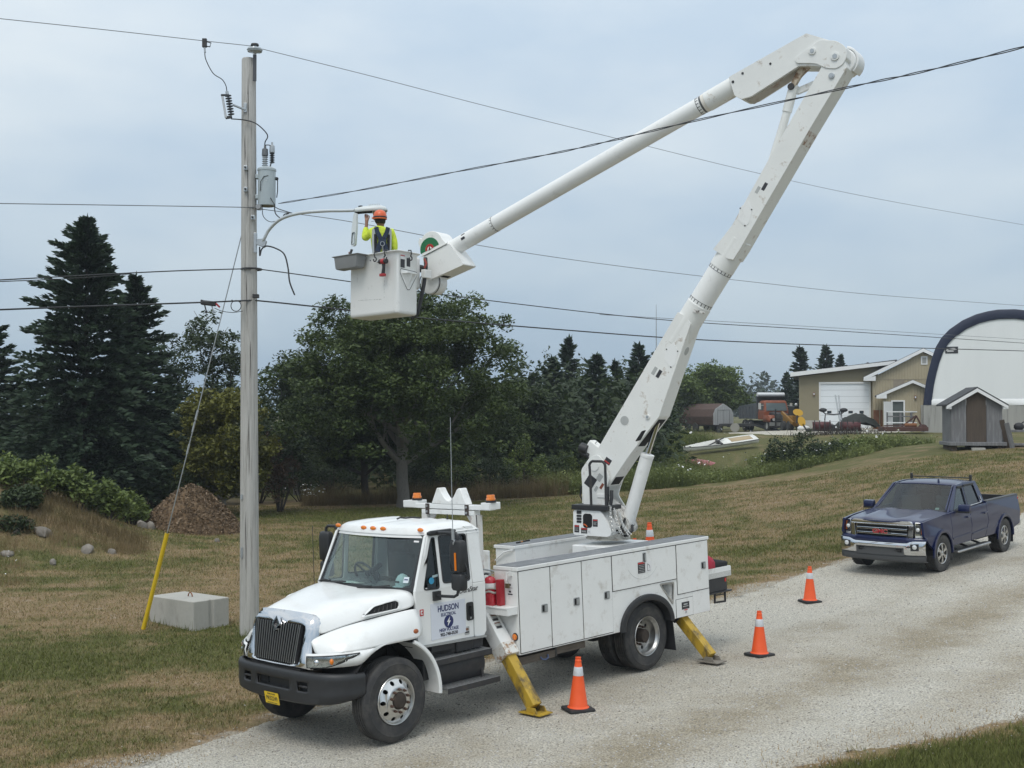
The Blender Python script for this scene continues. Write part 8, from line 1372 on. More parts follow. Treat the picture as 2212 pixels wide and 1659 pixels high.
RI = mat('rusty_red_iron',(.085,.04,.032),.85,var=.35,vscale=5); imp = thing('farm_implement', 'rusty red farm mower deck sitting in front of the railing', 'implement', gz(1955,84.5), R(-3)); b = MB(); b.box(-1.7,1.4,-.7,.7,.18,.48); b.build('deck', RI, imp, 0, .04); b = MB(); b.bar((-.3,0,.45),(.75,0,1.25),.10,.10); b.bar((.75,0,1.25),(1.15,0,.45),.10,.10); b.bar((.5,.3,.45),(.75,.1,1.2),.08,.08); b.build('hitch_frame', RI, imp, 0); b = MB(); b.cyl((-.1,-.2,.58),(.7,-.2,.6),.14,n=14); b.build('gearbox', mat('orange_rust',(.2,.08,.03),.8,var=.2), imp, 40); b = MB(); b.bar((-1.6,-.5,.55),(-.2,-.4,.62),.08,.08); b.cyl((1.2,-.3,.4),(1.2,.3,.4),.25,n=14); b.build('deck_bar', RI, imp, 0)
rl_ = thing('wooden_railing', 'grey wooden railing in front of the open side door', 'railing', gz(1950,87)); z0 = rl_.location.z
for px in (1915,1944.5,1968,1998): x = PX(px,87)-rl_.location.x; b = MB(); b.box(x-.07,x+.07,-.07,.07,-.2,PZ(889,87)-z0); b.build('post', HUT, rl_, 0)
for py, m_ in ((889.5,TRIMW),(899.5,HUT),(913,TRIMW)): b = MB(); b.box(PX(1914,87)-rl_.location.x,PX(2004,87)-rl_.location.x,-.09,-.071,PZ(py+1.2,87)-z0,PZ(py-1.2,87)-z0); b.build('rail', m_, rl_, 0)
# boats
BW = mat('boat_white', (.72,.72,.68), .45, var=.06, dirt=(.3,.3,.26), dirt_amt=.4, dscale=2); BT_ = mat('boat_tan',(.40,.31,.19),.7); db_ = 75.; bt0 = gz(1557,db_)
boat = thing('dinghy', 'white sailing dinghy with a tan deck lying on the grassy slope', 'boat', bt0+Vector((0,0,.22)), R(18)); boat.rotation_euler = (R(17),R(-8),R(12)); boat.scale = (1.22,.85,.75)
secs = []
for t in np.linspace(0,1,11):
    x = -2.0+3.9*t; w = .62*(math.sin(PI*min(1,t*.62+.03))**.8); kz = .10*(1-t)**3 - .0; secs.append([(x, -w, .50+.06*(1-t)), (x,-w*.9,.2), (x,-w*.45,.02+kz), (x,0,-.05+kz), (x,w*.45,.02+kz), (x,w*.9,.2), (x,w,.50+.06*(1-t))])
b = MB(); b.loft(secs, closed=False); o = b.build('hull', BW, boat, 50); o.modifiers.new('t','SOLIDIFY').thickness = .03
b = MB(); b.loft([[(s_[0][0],s_[0][1],s_[0][2]-.01),(s_[0][0],s_[0][1]*.2,s_[0][2]+.02),(s_[0][0],-s_[0][1]*.2,s_[0][2]+.02),(s_[0][0],-s_[0][1],s_[0][2]-.01)] for s_ in secs[5:]], closed=False); o = b.build('fore_deck', BW, boat, 30); o.modifiers.new('t','SOLIDIFY').thickness = .03; b = MB(); b.loft([[(s_[0][0]-.25,s_[0][1]*.62,s_[0][2]+.03),(s_[0][0]-.25,-s_[0][1]*.62,s_[0][2]+.03)] for s_ in secs[7:]], closed=False); o = b.build('deck_panel', BT_, boat, 30); o.modifiers.new('t','SOLIDIFY').thickness = .03
b = MB(); b.loft([[(s_[0][0],s_[0][1]*.95,.25),(s_[0][0],-s_[0][1]*.95,.25)] for s_ in secs[:6]], closed=False); b.build('cockpit_floor', mat('boat_grey',(.35,.36,.34),.7), boat, 0); b = MB(); b.tube([(s_[0][0],s_[0][1]*1.02,s_[0][2]-.03) for s_ in secs], .03, 6); b.build('rub_rail', BLACKP, boat); b = MB(); b.tube([(-.9,-.2,.35),(.2,.15,.75)], .05, 6); b.bar((-.1,.55,.5),(-.1,-.55,.55),.12,.1); b.build('boom_spar', BLACKM, boat)
kb = gz(1499,71.); b = MB(); b.loft([[(x, w*math.cos(a), .28+h*math.sin(a)) for a in np.linspace(0,2*PI,13)[:-1]] for x, w, h in ((-.7,.05,.05),(-.62,.2,.16),(-.4,.32,.22),(.1,.40,.26),(.9,.42,.26),(1.6,.3,.2))]); o = b.build('kayak', mat('faded_pink_hull',(.34,.10,.105),.5,var=.12,vscale=3), None, 50); o.location = kb; o.rotation_euler = (R(20),R(8),R(30)); tag(o, 'faded red kayak end poking out of the weeds below the dinghy', 'kayak')
b = MB(); mp_ = P3(1418,760,230); b.tube([(0,0,-14),(0,0,4),(0,0,9)], [.16,.11,.05], 5); o = b.build('radio_mast', STEEL, None, 0); o.location = mp_; tag(o, 'thin radio mast far off behind the dark spruces', 'mast')
# ================================================================== TREES AND PLANTS
def leaf_mat(name, lo, hi, trans=.25):
    m = bpy.data.materials.new(name); m.use_nodes = True; nt = m.node_tree; n, l = nt.nodes, nt.links; b = n['Principled BSDF']; b.inputs['Roughness'].default_value = .55; b.inputs['Specular IOR Level'].default_value = .25
    lo = tuple(c*1.28 for c in lo); hi = tuple(c*1.22 for c in hi)
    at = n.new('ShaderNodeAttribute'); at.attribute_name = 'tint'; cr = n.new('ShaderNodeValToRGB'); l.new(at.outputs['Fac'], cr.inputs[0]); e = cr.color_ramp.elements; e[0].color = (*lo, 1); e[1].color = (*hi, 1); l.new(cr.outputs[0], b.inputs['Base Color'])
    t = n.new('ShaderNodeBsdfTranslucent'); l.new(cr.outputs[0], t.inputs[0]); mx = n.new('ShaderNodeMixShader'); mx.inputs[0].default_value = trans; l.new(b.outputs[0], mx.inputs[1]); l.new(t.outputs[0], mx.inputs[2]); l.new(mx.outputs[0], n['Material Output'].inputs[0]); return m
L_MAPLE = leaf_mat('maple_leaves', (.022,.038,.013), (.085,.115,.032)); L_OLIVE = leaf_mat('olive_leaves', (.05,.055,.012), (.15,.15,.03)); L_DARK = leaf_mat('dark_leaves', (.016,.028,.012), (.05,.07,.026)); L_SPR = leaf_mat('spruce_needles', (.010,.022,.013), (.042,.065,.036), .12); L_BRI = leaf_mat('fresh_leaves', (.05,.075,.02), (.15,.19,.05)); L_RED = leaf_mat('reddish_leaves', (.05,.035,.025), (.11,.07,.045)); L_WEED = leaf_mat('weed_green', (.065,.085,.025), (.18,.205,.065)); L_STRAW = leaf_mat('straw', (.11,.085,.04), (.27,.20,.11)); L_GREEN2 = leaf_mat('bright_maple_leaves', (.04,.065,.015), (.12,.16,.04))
BARK = mat('grey_bark', (.20,.185,.165), .95, var=.35, vscale=5, dirt=(.07,.06,.05), dirt_amt=.6, dscale=5, stretch=(3,3,.6), bump=.8, bscale=16); BARKD = mat('dark_bark', (.06,.05,.042), .95, var=.3, vscale=6, bump=.6)
def quads(C, size, asp, up=.35, droop=0.):                      # leaf cards at points C, random facing with an upward bias
    n = len(C); a = rng.normal(size=(n, 3)); a /= np.linalg.norm(a, axis=1)[:, None]; nrm = rng.normal(size=(n, 3)); nrm[:, 2] = np.abs(nrm[:, 2]) + up*2; u = np.cross(nrm, a); u /= np.linalg.norm(u, axis=1)[:, None]; nrm /= np.linalg.norm(nrm, axis=1)[:, None]; v = np.cross(nrm, u)
    s = (size*(.6+.8*rng.random(n)))[:, None] if np.ndim(size) == 0 else size[:, None]; u, v = u*s*.5, v*s*.5*asp
    V = np.stack([C-u, C-v*.9+u*.1-np.array([0,0,droop])*0, C+u, C+v*.9+u*.1], 1); return V.reshape(-1, 3), np.arange(n*4).reshape(-1, 4)
def clumps(cen, rad, per, size, asp=.55, tvar=.16, flat=.75):   # leaf clumps -> cards and their tints
    P = []; T = []
    for c, r_, t in cen:
        k = max(6, int(per*(r_/rad)**2)); d = rng.normal(size=(k, 3)); d /= np.linalg.norm(d, axis=1)[:, None]; q = np.asarray(c) + d*(r_*rng.random(k)**.45)[:, None]*np.array([1, 1, flat]); P.append(q); T.append(np.clip(t + rng.normal(0, tvar, k), 0, 1))
    P = np.concatenate(P); T = np.concatenate(T); V, F = quads(P, size, asp); return V, F, np.repeat(T, 4)
def limb(b, p, d, L, r_, lev, tips, spread=.7, up=.25, n=3):
    pts = [Vector(p)]; d = Vector(d).normalized()
    for i in range(5): d = (d + Vector((random.uniform(-.22,.22), random.uniform(-.22,.22), random.uniform(-.12,.2)*up*2))).normalized(); pts.append(pts[-1] + d*L/5)
    b.tube(pts, [r_*(1-.55*i/5) for i in range(6)], 6 if lev else 9)
    tips.append((pts[-1], lev)); tips.append((pts[3], lev))
    if lev < 2:
        for k in range(n + lev):
            q = pts[2 + (k % 4)]; a = random.uniform(0, 2*PI); e = Vector((math.cos(a), math.sin(a), up + random.uniform(-.2,.5))); limb(b, q, d*.55 + e*spread, L*random.uniform(.5,.72), r_*.42, lev+1, tips, spread, up, n)
def broadleaf(name, label, px, d, top, hw, lm, trunk_h=1.8, tr=.2, nl=7, per=120, size=.17, rad=.62, extra=60, flat=.62, cat='tree', grp=None, low=.30, bark=None, x=None, skirt=0, seed=0):
    random.seed(seed*13+5); x0 = PX(px, d) if x is None else x; z0 = th(x0, d); H_ = PZ(top, d)-z0; Wd = hw*KX*d; t = thing(name, label, cat, (x0, d, z0), 0, grp)
    b = MB(); tips = []; lean = random.uniform(-.1,.1); pts = [Vector((lean*k*.3+.03*math.sin(k*2), .05*math.cos(k*3), -.2 + (trunk_h+.2)*k/5)) for k in range(6)]; b.tube(pts, [tr*1.35, tr*1.05, tr*.98, tr*.95, tr*.95, tr*.9], 12)
    for k in range(nl):
        a = 2*PI*k/nl + random.uniform(-.3,.3); e = random.uniform(.35,1.1); limb(b, pts[3+(k % 3)], (math.cos(a), math.sin(a), e), Wd*random.uniform(.55,.8), tr*.5, 0, tips, up=.4)
    limb(b, pts[-1], (0,0,1), (H_-trunk_h)*.62, tr*.8, 0, tips, up=.6)
    b.build('trunk', bark or BARK, t, 60)
    cz = trunk_h + (H_-trunk_h)*low; cen = []
    def lim(p):
        zz = (p.z-cz)/((H_-cz) if p.z > cz else max(.5, cz-trunk_h*.75)); rr = math.hypot(p.x, p.y)/Wd; return rr*rr + zz*zz
    for p, lv in tips:
        k = lim(p); p = p.copy()
        if k > 1: p.x /= math.sqrt(k); p.y /= math.sqrt(k); p.z = cz + (p.z-cz)/math.sqrt(k)
        if p.z > trunk_h*.7: cen.append((p, rad*random.uniform(.6,1.15), .35+.3*random.random()))
    for k in range(extra):
        u = rng.normal(size=3); u /= np.linalg.norm(u); u[2] = u[2] if u[2] > -.55 else -u[2]; f_ = .62+.36*rng.random(); lump = 1 + .16*noise.noise(Vector((u[0]*2.2, u[1]*2.2, u[2]*2.2+seed*3.1)))
        p = Vector((u[0]*Wd*f_*lump, u[1]*Wd*f_*lump, cz + u[2]*f_*lump*((H_-cz) if u[2] > 0 else (cz-trunk_h*.6))))
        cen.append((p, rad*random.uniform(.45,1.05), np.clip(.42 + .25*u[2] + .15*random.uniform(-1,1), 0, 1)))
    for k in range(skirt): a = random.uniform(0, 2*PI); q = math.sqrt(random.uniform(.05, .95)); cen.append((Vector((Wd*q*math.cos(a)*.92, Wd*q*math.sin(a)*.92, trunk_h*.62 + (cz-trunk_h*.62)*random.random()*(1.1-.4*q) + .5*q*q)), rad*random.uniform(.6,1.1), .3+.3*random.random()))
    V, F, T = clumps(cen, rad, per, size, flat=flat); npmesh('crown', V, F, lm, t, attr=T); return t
def spruce_mesh(H_, Wd, nw, nb, ns, seed, sz=.30):              # tiers of drooping branches carrying needle sprays
    r_ = np.random.default_rng(seed); P = []; D = []; T = []; B = MB(); B.tube([(0,0,-.3),(0,0,H_*.5),(0,0,H_)], [.03*H_*.6,.012*H_,.01], 8)
    for k in range(nw):
        f = (k+.5)/nw; z = H_*(.05 + .95*f); L = Wd*((1-f)**.74*.97*min(1, ((1-f)/.10)**.6) + .012)
        for j in range(max(4, int(nb*(1-.55*f)))):
            a = r_.uniform(0, 2*PI); l_ = L*(r_.uniform(.55, 1.0) if r_.random() < .75 else r_.uniform(1.0, 1.22)); t = r_.random(ns)**.7; rise = .12 + .75*f**2
            rr = l_*t; zz = z + rise*l_*t - .40*l_*t**2*(1-f*.8) + r_.normal(0, .045, ns); side = r_.normal(0, .17, ns)*l_*(1.1-t)*.8
            ca, sa = math.cos(a), math.sin(a); P.append(np.stack([ca*rr - sa*side, sa*rr + ca*side, zz], -1)); sp = np.sign(side)*r_.uniform(.2,1.0,ns); dv = np.stack([ca - sa*sp, sa + ca*sp, .10 + .5*f - .25*t + r_.normal(0,.25,ns)], -1); D.append(dv/np.linalg.norm(dv, axis=1)[:, None]); T.append(np.clip(.25 + .45*t + r_.normal(0,.15,ns), 0, 1))
    P.append(np.array([[0,0,H_*q] for q in np.linspace(.9,1.0,14)])); D.append(np.array([[r_.normal(0,.5),r_.normal(0,.5),1] for q in range(14)])); T.append(np.full(14,.5))
    P, D, T = np.concatenate(P), np.concatenate(D), np.concatenate(T); n = len(P); s = (sz*(.7+.6*r_.random(n)))[:, None]; u = D*s; w = np.cross(D, r_.normal(size=(n,3))); w /= np.linalg.norm(w, axis=1)[:, None]; w *= s*.22
    V = np.stack([P-u*.2, P+u*.35-w, P+u, P+u*.35+w], 1).reshape(-1, 3); return V, np.arange(n*4).reshape(-1, 4), np.repeat(T, 4), B
def spruce(label, px, d, top, hw, nw=42, nb=11, ns=26, seed=1, sz=.30, grp='dark spruces around the field'):
    x0 = PX(px, d); z0 = th(x0, d); t = thing('spruce_tree', label, 'tree', (x0, d, z0), 0, grp); V, F, T, B = spruce_mesh(PZ(top, d)-z0, hw*KX*d, nw, nb, ns, seed, sz); npmesh('crown', V, F, L_SPR, t, attr=T); B.build('trunk', BARKD, t, 60); return t
def respruce(src, label, px, d, top, wide=1., rot=0):           # the same spruce again, resized and turned
    x0 = PX(px, d); z0 = th(x0, d); H0 = max(v.co.z for v in src.children[0].data.vertices); k = (PZ(top, d)-z0)/H0; return dup(src, (x0, d, z0), (0,0,rot), label, (k*wide, k*wide, k))
s1 = spruce('tallest dark spruce at the far left of the field', 185, 46, 473, 232, 36, 24, 76, 3, .24)
spruce('broad dark spruce filling in just right of the tallest one', 292, 48.5, 598, 165, 30, 20, 56, 8, .24)
spruce('dark spruce cut off by the left edge of the picture', -30, 47.5, 690, 165, 26, 18, 40, 5, .25)
sB = spruce('pointed spruce second from left in the row behind the big leafy tree', 1230, 80, 733, 58, 24, 12, 28, 12, .34, 'spruce row behind the boom')
for px, d, top, w, a, lb in ((1193,78,764,1.1,1.,'leftmost spruce of the row behind the boom'),(1288,76,756,1.15,2.,'middle spruce of the row behind the boom'),(1328,83,772,1.,3.,'shorter spruce between two taller ones left of the lower boom'),(1380,78,735,1.15,4.,'tall spruce just touching the lower boom on its left'),(1155,84,800,1.2,5.,'low spruce half hidden at the right edge of the big leafy tree'),(1418,86,752,1.1,.5,'spruce mostly hidden behind the lower boom'),(1728,113,742,1.05,2.5,'left spruce rising over the garage roof'),(1785,116,741,1.0,4.2,'middle spruce rising over the garage roof'),(1816,115,760,.8,1.2,'right lower spruce rising over the garage roof'),(1700,128,800,1.1,.2,'spruce low down left of the garage corner')):
    respruce(sB, lb, px, d, top, w, a)
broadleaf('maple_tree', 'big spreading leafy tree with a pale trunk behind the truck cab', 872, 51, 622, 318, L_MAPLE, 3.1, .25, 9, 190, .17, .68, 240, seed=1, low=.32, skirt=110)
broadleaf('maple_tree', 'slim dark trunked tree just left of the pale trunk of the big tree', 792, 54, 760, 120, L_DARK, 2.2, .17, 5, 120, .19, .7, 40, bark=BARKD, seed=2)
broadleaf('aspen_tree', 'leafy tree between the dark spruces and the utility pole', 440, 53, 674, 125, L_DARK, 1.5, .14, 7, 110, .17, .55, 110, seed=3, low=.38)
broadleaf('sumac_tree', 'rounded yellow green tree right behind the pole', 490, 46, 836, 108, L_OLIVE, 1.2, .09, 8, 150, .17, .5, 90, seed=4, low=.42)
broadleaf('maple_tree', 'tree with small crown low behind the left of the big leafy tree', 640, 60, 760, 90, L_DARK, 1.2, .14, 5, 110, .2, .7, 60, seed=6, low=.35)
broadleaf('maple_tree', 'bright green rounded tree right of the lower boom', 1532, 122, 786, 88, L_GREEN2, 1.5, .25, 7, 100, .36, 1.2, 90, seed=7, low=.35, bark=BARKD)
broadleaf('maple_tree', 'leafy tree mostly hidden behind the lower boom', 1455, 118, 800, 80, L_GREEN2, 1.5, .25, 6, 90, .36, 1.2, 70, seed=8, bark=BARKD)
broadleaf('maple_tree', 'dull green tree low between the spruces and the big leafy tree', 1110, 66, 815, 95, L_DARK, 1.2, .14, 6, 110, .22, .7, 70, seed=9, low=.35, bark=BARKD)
# shrubs: leafy clumps rising straight from the ground
def shrub(label, px, d, top, hw, lm, per=110, size=.13, rad=.4, n=26, name='shrub', grp='shrubs along the edge of the field', seed=0):
    x0 = PX(px, d); z0 = th(x0, d); H_ = PZ(top, d)-z0; Wd = hw*KX*d; t = thing(name, label, 'shrub', (x0, d, z0), 0, grp); random.seed(seed+int(px)); cen = []; B = MB()
    for k in range(n):
        a = random.uniform(0, 2*PI); r_ = math.sqrt(random.random())*Wd*.9; h = H_*(1-.75*(r_/Wd)**2)*random.uniform(.35, .96); p = Vector((r_*math.cos(a), r_*math.sin(a)*.8, h)); cen.append((p, rad*random.uniform(.6,1.1), .25+.5*random.random()))
        if k < 9: B.tube([(p.x*.15,p.y*.15,-.1),(p.x*.6,p.y*.6,h*.5),tuple(p)], [.03,.02,.006], 5)
    V, F, T = clumps(cen, rad, per, size, flat=.9); npmesh('foliage', V, F, lm, t, attr=T); B.build('stems', BARKD, t, 60); return t
WH = ['leafmost']
for i, (px, d, top, hw, lm, lb) in enumerate((
  (560,54,960,60,L_DARK,'low dark bush right of the pole at the foot of the trees'),(605,49,905,42,L_RED,'reddish brown bush left of the big leafy tree'),(655,55,930,70,L_DARK,'dark bush under the left side of the big tree'),(720,57,945,60,L_DARK,'dark bush left of the pale trunk'),
  (900,56,950,65,L_DARK,'dark green bush just right of the pale trunk'),(985,57,958,65,L_BRI,'mid green bush under the right side of the big tree'),(1060,56,945,65,L_DARK,'grey green bush midway between the trunk and the turret'),(1130,58,940,60,L_BRI,'rounded bush left of the turret'),(1195,61,955,50,L_DARK,'dark bush close behind the truck turret'),(1222,63,928,30,L_BRI,'tall bright green pointed bush left of the turret'),
  (1270,64,965,50,L_DARK,'bush directly behind the turret'),(1335,66,955,40,L_BRI,'bush behind the foot of the lower boom'),(1425,68,968,45,L_BRI,'green bush right of the lift cylinder'),(1470,66,985,45,L_WEED,'weedy bush left of the red kayak end'),
  (1690,57,945,46,L_DARK,'left part of the dark bushes above the pickup'),(1735,57.5,932,52,L_DARK,'tallest dark bush below the garage door'),(1785,58,938,50,L_DARK,'dark bush in front of the snow plow'),(1835,59,940,42,L_BRI,'lighter bush right of the dark bushes below the garage'),(1660,57,985,30,L_WEED,'small pale bush at the left end of the clump below the garage'),(1875,60,940,35,L_WEED,'weedy bush below the porch door'),
  (450,49,985,60,L_DARK,'dark bush behind the mulch pile'),(330,46,1000,60,L_DARK,'dark bush at the foot of the tallest spruce'),(395,45,1010,45,L_DARK,'low dark bush left of the mulch pile top'))):
    shrub(lb, px, d, top, hw, lm, seed=i, n=24, per=120)
# leafy growth on the earth bank
for i, (px, d, top, hw, lm, lb) in enumerate(((20,35.5,985,55,L_BRI,'leafy growth on top of the bank at the left edge'),(95,35.8,988,55,L_BRI,'leafy growth on top of the earth bank'),(170,36.2,1008,50,L_BRI,'bright leafy bush on the right shoulder of the bank'),(235,37,1035,45,L_BRI,'bright low bush where the bank meets the field'),(285,39,1055,35,L_BRI,'small bright bush left of the mulch pile'),(60,34.5,1055,40,L_DARK,'dark bush hanging on the face of the bank'),(35,33.6,1150,40,L_DARK,'low dark bush at the foot of the bank'))):
    shrub(lb, px, d, top, hw, lm, seed=50+i, n=22, per=110, size=.15, rad=.36, grp='growth on the earth bank')
# mulch pile
mpx, mpd = PX(414,40), 40.; mz = th(mpx, mpd); mul = thing('mulch_pile', 'heap of brown mulch left of the utility pole', 'mulch pile', (mpx, mpd, mz)); MUL = mat('brown_mulch', (.13,.085,.047), .95, var=.5, vscale=9, dirt=(.24,.17,.10), dirt_amt=.7, dscale=6, bump=1., bscale=14)
V = []; nA, nR = 90, 40
for i in range(nR):
    for j in range(nA):
        a, q = 2*PI*j/nA, i/(nR-1); p = Vector((math.cos(a)*q*1.72, math.sin(a)*q*1.55, 0)); h = 1.42*max(0, 1-q**1.55)*(1-.12*math.sin(a+.6)); v = noise.noise(p*1.6)*.28 + noise.noise(p*5)*.16 + noise.noise(p*13)*.08; V.append((p.x*(1+.1*noise.noise(Vector((a*2,0,1)))), p.y, h + v*(1-q*.8) - .06))
b = MB(); b.add(V, [(i*nA+j, i*nA+(j+1) % nA, (i+1)*nA+(j+1) % nA, (i+1)*nA+j) for i in range(nR-1) for j in range(nA)]); b.build('heap', MUL, mul, 0)
n = 7000; q = rng.random(n)**.6; a = rng.uniform(0, 2*PI, n); P = np.stack([q*np.cos(a)*1.75, q*np.sin(a)*1.6, 1.40*np.maximum(0, 1-q**1.55) + rng.uniform(-.06,.16,n)*(1-q*.7)], -1); V, F = quads(P, .10, .45, 0); o = npmesh('mulch_chips', V, F, leaf_mat('mulch_chip', (.055,.034,.018), (.21,.15,.095), 0), mul, attr=np.repeat(rng.random(n), 4)); o['kind'] = 'stuff'
# rocks
RK = mat('grey_rock', (.20,.18,.155), .9, var=.3, vscale=3, bump=.5, bscale=9)
for i, (px, py, d, s, lb) in enumerate(((20,1158,32,.24,'rounded pale stone at the foot of the bank by the left edge'),(95,1120,33.5,.36,'grey rock on the face of the bank'),(62,1108,33.7,.22,'smaller grey rock left of the rock on the bank face'),(40,1125,33.2,.16,'small stone low on the bank'),(190,1146,33,.30,'flat stone right of the bank foot'),(245,1145,33.2,.17,'little pale stone in the grass right of the bank'),(310,1122,38.4,.34,'pale rock at the left foot of the mulch pile'),(325,1105,38.6,.28,'rock tucked against the left of the mulch pile'),(470,1147,37,.14,'pale stone at the right foot of the mulch pile'),(118,1170,31.5,.18,'flat pale stone in front of the bank'))):
    b = MB(); b.sphere((0,0,0), s, 12, (1.2,1,.65)); b.v = [tuple(Vector(v)*(1+.35*(noise.noise(Vector(v)/s*1.3+Vector((i*3,0,0)))+.8*abs(noise.noise(Vector(v)/s*2.7))))) for v in b.v]; o = b.build('rock', RK, None, 50); x0 = PX(px, d); o.scale = (.62,.62,.62); o.location = (x0, d, th(x0, d)+s*.12); o.rotation_euler = (.2*i, .1*i, i*1.3); tag(o, lb, 'rock', 'rocks around the bank and mulch pile')
# weeds and long grass
def weeds(name, x, y, hmin, hmax, lm, label, per=9, leafy=.4, wid=.02, t0=.4, cat='weeds'):
    n = len(x); z = TH(x, y); h = hmin + (hmax-hmin)*rng.random(n)**1.5; h *= .55+.9*fbm(x, y, .9, 3); k = per; X = np.repeat(x, k) + rng.normal(0, .12, n*k); Y = np.repeat(y, k) + rng.normal(0, .12, n*k); Zz = np.repeat(z, k); Hh = np.repeat(h, k)*rng.uniform(.5, 1.05, n*k)
    V1, F1 = blades(X, Y, Hh, wid, .55, Zz); T1 = np.repeat(np.clip(np.repeat(t0 + (fbm(x, y, .6, 3)-.5)*1.2, k) + rng.normal(0, .15, n*k), 0, 1), 3); tag(npmesh(name, V1, F1, lm, attr=T1), label, cat, kind='stuff')
    if leafy:
        m = int(n*k*leafy); i = rng.integers(0, n*k, m); P = np.stack([X[i] + rng.normal(0,.1,m), Y[i] + rng.normal(0,.1,m), Zz[i] + Hh[i]*rng.uniform(.15,.95,m)], -1); V2, F2 = quads(P, .14, .5, .5); tag(npmesh('weed_leaves', V2, F2, L_WEED if lm is not L_STRAW else L_STRAW, attr=np.repeat(rng.random(m), 4)), 'leaves of ' + label, 'weeds', kind='stuff')
LB = np.array([(-24,52),(PX(330,47),47.5),(PX(540,51),51.5),(PX(820,53),53.5),(PX(1000,53),53.5),(PX(1180,53),53.5),(PX(1450,53.5),53.5),(PX(1700,55),55),(PX(1860,57),57),(PX(1935,62),62)])
def band(n, w, lo=0., x0=-22, x1=22): x = rng.uniform(x0, x1, n); return x, np.interp(x, LB[:,0], LB[:,1]) + lo + w*rng.random(n)**1.3
x, y = band(5200, 7.5, 0, 1.5, 20.2); k = ~((x > PX(1500,66)) & (x < PX(1640,66)) & (y > np.interp(x, LB[:,0], LB[:,1])+3.0)); x, y = x[k], y[k]; kr = x > PX(1500,55); weeds('tall_weeds', x[kr], y[kr], .25, .75, L_WEED, 'knee high weeds along the lawn edge below the garage'); x, y = x[~kr], y[~kr]; weeds('tall_weeds', x, y, .5, 1.25, L_WEED, 'tall green weeds along the far edge of the lawn')
x, y = band(1500, 2.0, -.3, -9, 2.5); weeds('long_grass', x, y, .5, 1.15, L_STRAW, 'straw coloured long grass at the foot of the trees', leafy=0, wid=.014)
x = rng.uniform(PX(1235,70), PX(1600,70), 2600); y = rng.uniform(64, 88, 2600); k = (x < PX(1500,70)) | (y > 79); k &= x < PX(1610,80); weeds('tall_weeds', x[k], y[k], .5, 1.2, L_WEED, 'weeds on the slope below the brown shed', wid=.03)
x = rng.uniform(PX(1640,66), PX(1950,66), 1700); y = rng.uniform(61, 70, 1700); weeds('tall_weeds', x, y, .25, .65, L_WEED, 'weeds among the bushes below the garage', wid=.025)
x = rng.uniform(-14.2, -10.2, 420); y = rng.uniform(33.2, 36, 420); k = x < -10.2-(y-34)*.3; weeds('long_grass', x[k], y[k], .2, .6, L_STRAW, 'reddish brown long grass at the foot of the bank', leafy=0, wid=.014, per=12, t0=.2)
x = rng.uniform(-16.5, -11.5, 700); y = rng.uniform(28, 33, 700); k = fbm(x, y, .5, 3) > .5; weeds('long_grass', x[k], y[k], .12, .4, L_STRAW, 'thin dry tufts in front of the bank', leafy=0, wid=.012, t0=.5)
x = rng.uniform(-7.8, -5.5, 130); y = rng.uniform(23, 25, 130); d_ = np.abs((x+6.06)*.656+(y-23.3)*.755); k = (d_ < .16) & (x < -6); weeds('grass_tufts', np.r_[x[k], -5.0+rng.normal(0,.16,10)], np.r_[y[k], 22.78+rng.normal(0,.08,10)], .12, .3, L_WEED, 'long grass tufts at the foot of the concrete block and pole', leafy=0, wid=.012)
def flowers(n, x, y, z, s, label): V, F = quads(np.stack([x, y, z], -1), s, .8, .8); tag(npmesh('wild_flowers', V, F, WINK), label, 'flowers', kind='stuff')
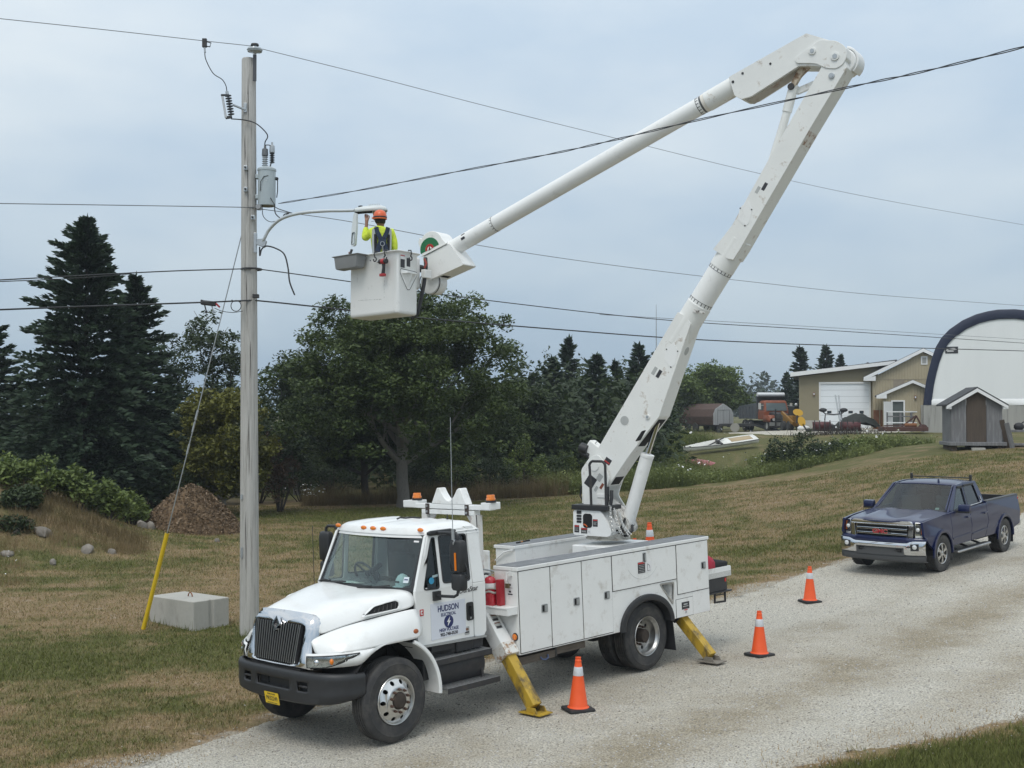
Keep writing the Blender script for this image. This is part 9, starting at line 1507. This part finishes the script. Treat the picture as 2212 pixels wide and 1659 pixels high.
x, y = band(240, 5, .2, 3, 20.2); kf = fbm(x, y, .7, 2) > .52; flowers(0, x[kf], y[kf], TH(x, y)[kf] + rng.uniform(.55, 1.05, kf.sum()), .13, 'white wild flowers dotted through the weeds'); x = PX(1330,78) + rng.normal(0, 2.6, 80) + 1.5; y = 82 + rng.normal(0, 3, 80); flowers(0, x, y, TH(x, y)+rng.uniform(.6,1.1,80), .15, 'white flower heads on the slope below the trailer'); x = -8.6+rng.normal(0,.35,40); y = 51.6+rng.normal(0,.3,40); flowers(0, x, y, TH(x, y)+rng.uniform(.5,1.0,40), .11, 'white daisies at the foot of the trees right of the pole'); x = -12.2+rng.normal(0,.3,26); y = 28.8+rng.normal(0,.6,26); flowers(0, x, y, TH(x, y)+rng.uniform(.3,.75,26), .05, 'white daisies by the left edge'); x = -11+rng.normal(0,.35,30); y = 41.+rng.normal(0,.4,30); flowers(0, x, y, TH(x, y)+rng.uniform(.5,1.0,30), .09, 'white daisies beside the mulch pile')
n = 260; x = pl0.x + rng.normal(-.2,1.6,n); y = 84.6 + rng.normal(0,.5,n); V, F = blades(x, y, rng.uniform(.2,.9,n), .05, 1.5); tag(npmesh('brush_pile', V, F, BARKD), 'dark tangle of dead branches in front of the snow plow', 'brush pile', kind='stuff')
# woods closing the view, near and far
def woods(n, x0, x1, y0, y1, h0, h1, lm, rad, per, size, label):
    cen = []
    for k in range(n): x, y = rng.uniform(x0, x1), rng.uniform(y0, y1); z = th(x, y); h = rng.uniform(h0, h1)*(.7+.6*float(fbm(np.array([x]), np.array([y]), .12, 2)[0])); cen += [(Vector((x, y, z + h*f)), rad*(1.15-.75*f), .3+.3*rng.random()) for f in (.12,.35,.58,.8,.97)]
    V, F, T = clumps(cen, rad, per, size, flat=1.0); tag(npmesh('woods', V, F, lm, attr=T), label, 'woods', kind='stuff')
woods(190, -34, 9, 62, 78, 4.2, 6.2, L_DARK, 1.7, 90, .42, 'dark woods closing the field behind the leafy trees'); woods(110, -62, -33, 4, 66, 4.5, 7, L_DARK, 1.9, 60, .5, 'woods along the left side of the field'); woods(60, 3, 15, 100, 124, 4, 6.5, L_DARK, 1.7, 110, .36, 'mixed woods behind the boom and the brown shed')
woods(420, -60, 150, 330, 420, 6, 11, L_DARK, 3.2, 50, 1.6, 'far off hazy woods on the horizon')
# damp summer haze
hz_m = bpy.data.materials.new('haze_air'); hz_m.use_nodes = True; nt = hz_m.node_tree; nt.nodes.clear(); ho_ = nt.nodes.new('ShaderNodeOutputMaterial'); pv = nt.nodes.new('ShaderNodeVolumePrincipled'); pv.inputs['Color'].default_value = (.80,.88,.97,1); pv.inputs['Density'].default_value = .00045; nt.links.new(pv.outputs[0], ho_.inputs['Volume'])
b = MB(); b.box(-240,240,-20,720,-9,26); o = b.build('haze', hz_m, None, 0); tag(o, 'thin summer haze over the field', 'haze', kind='stuff')
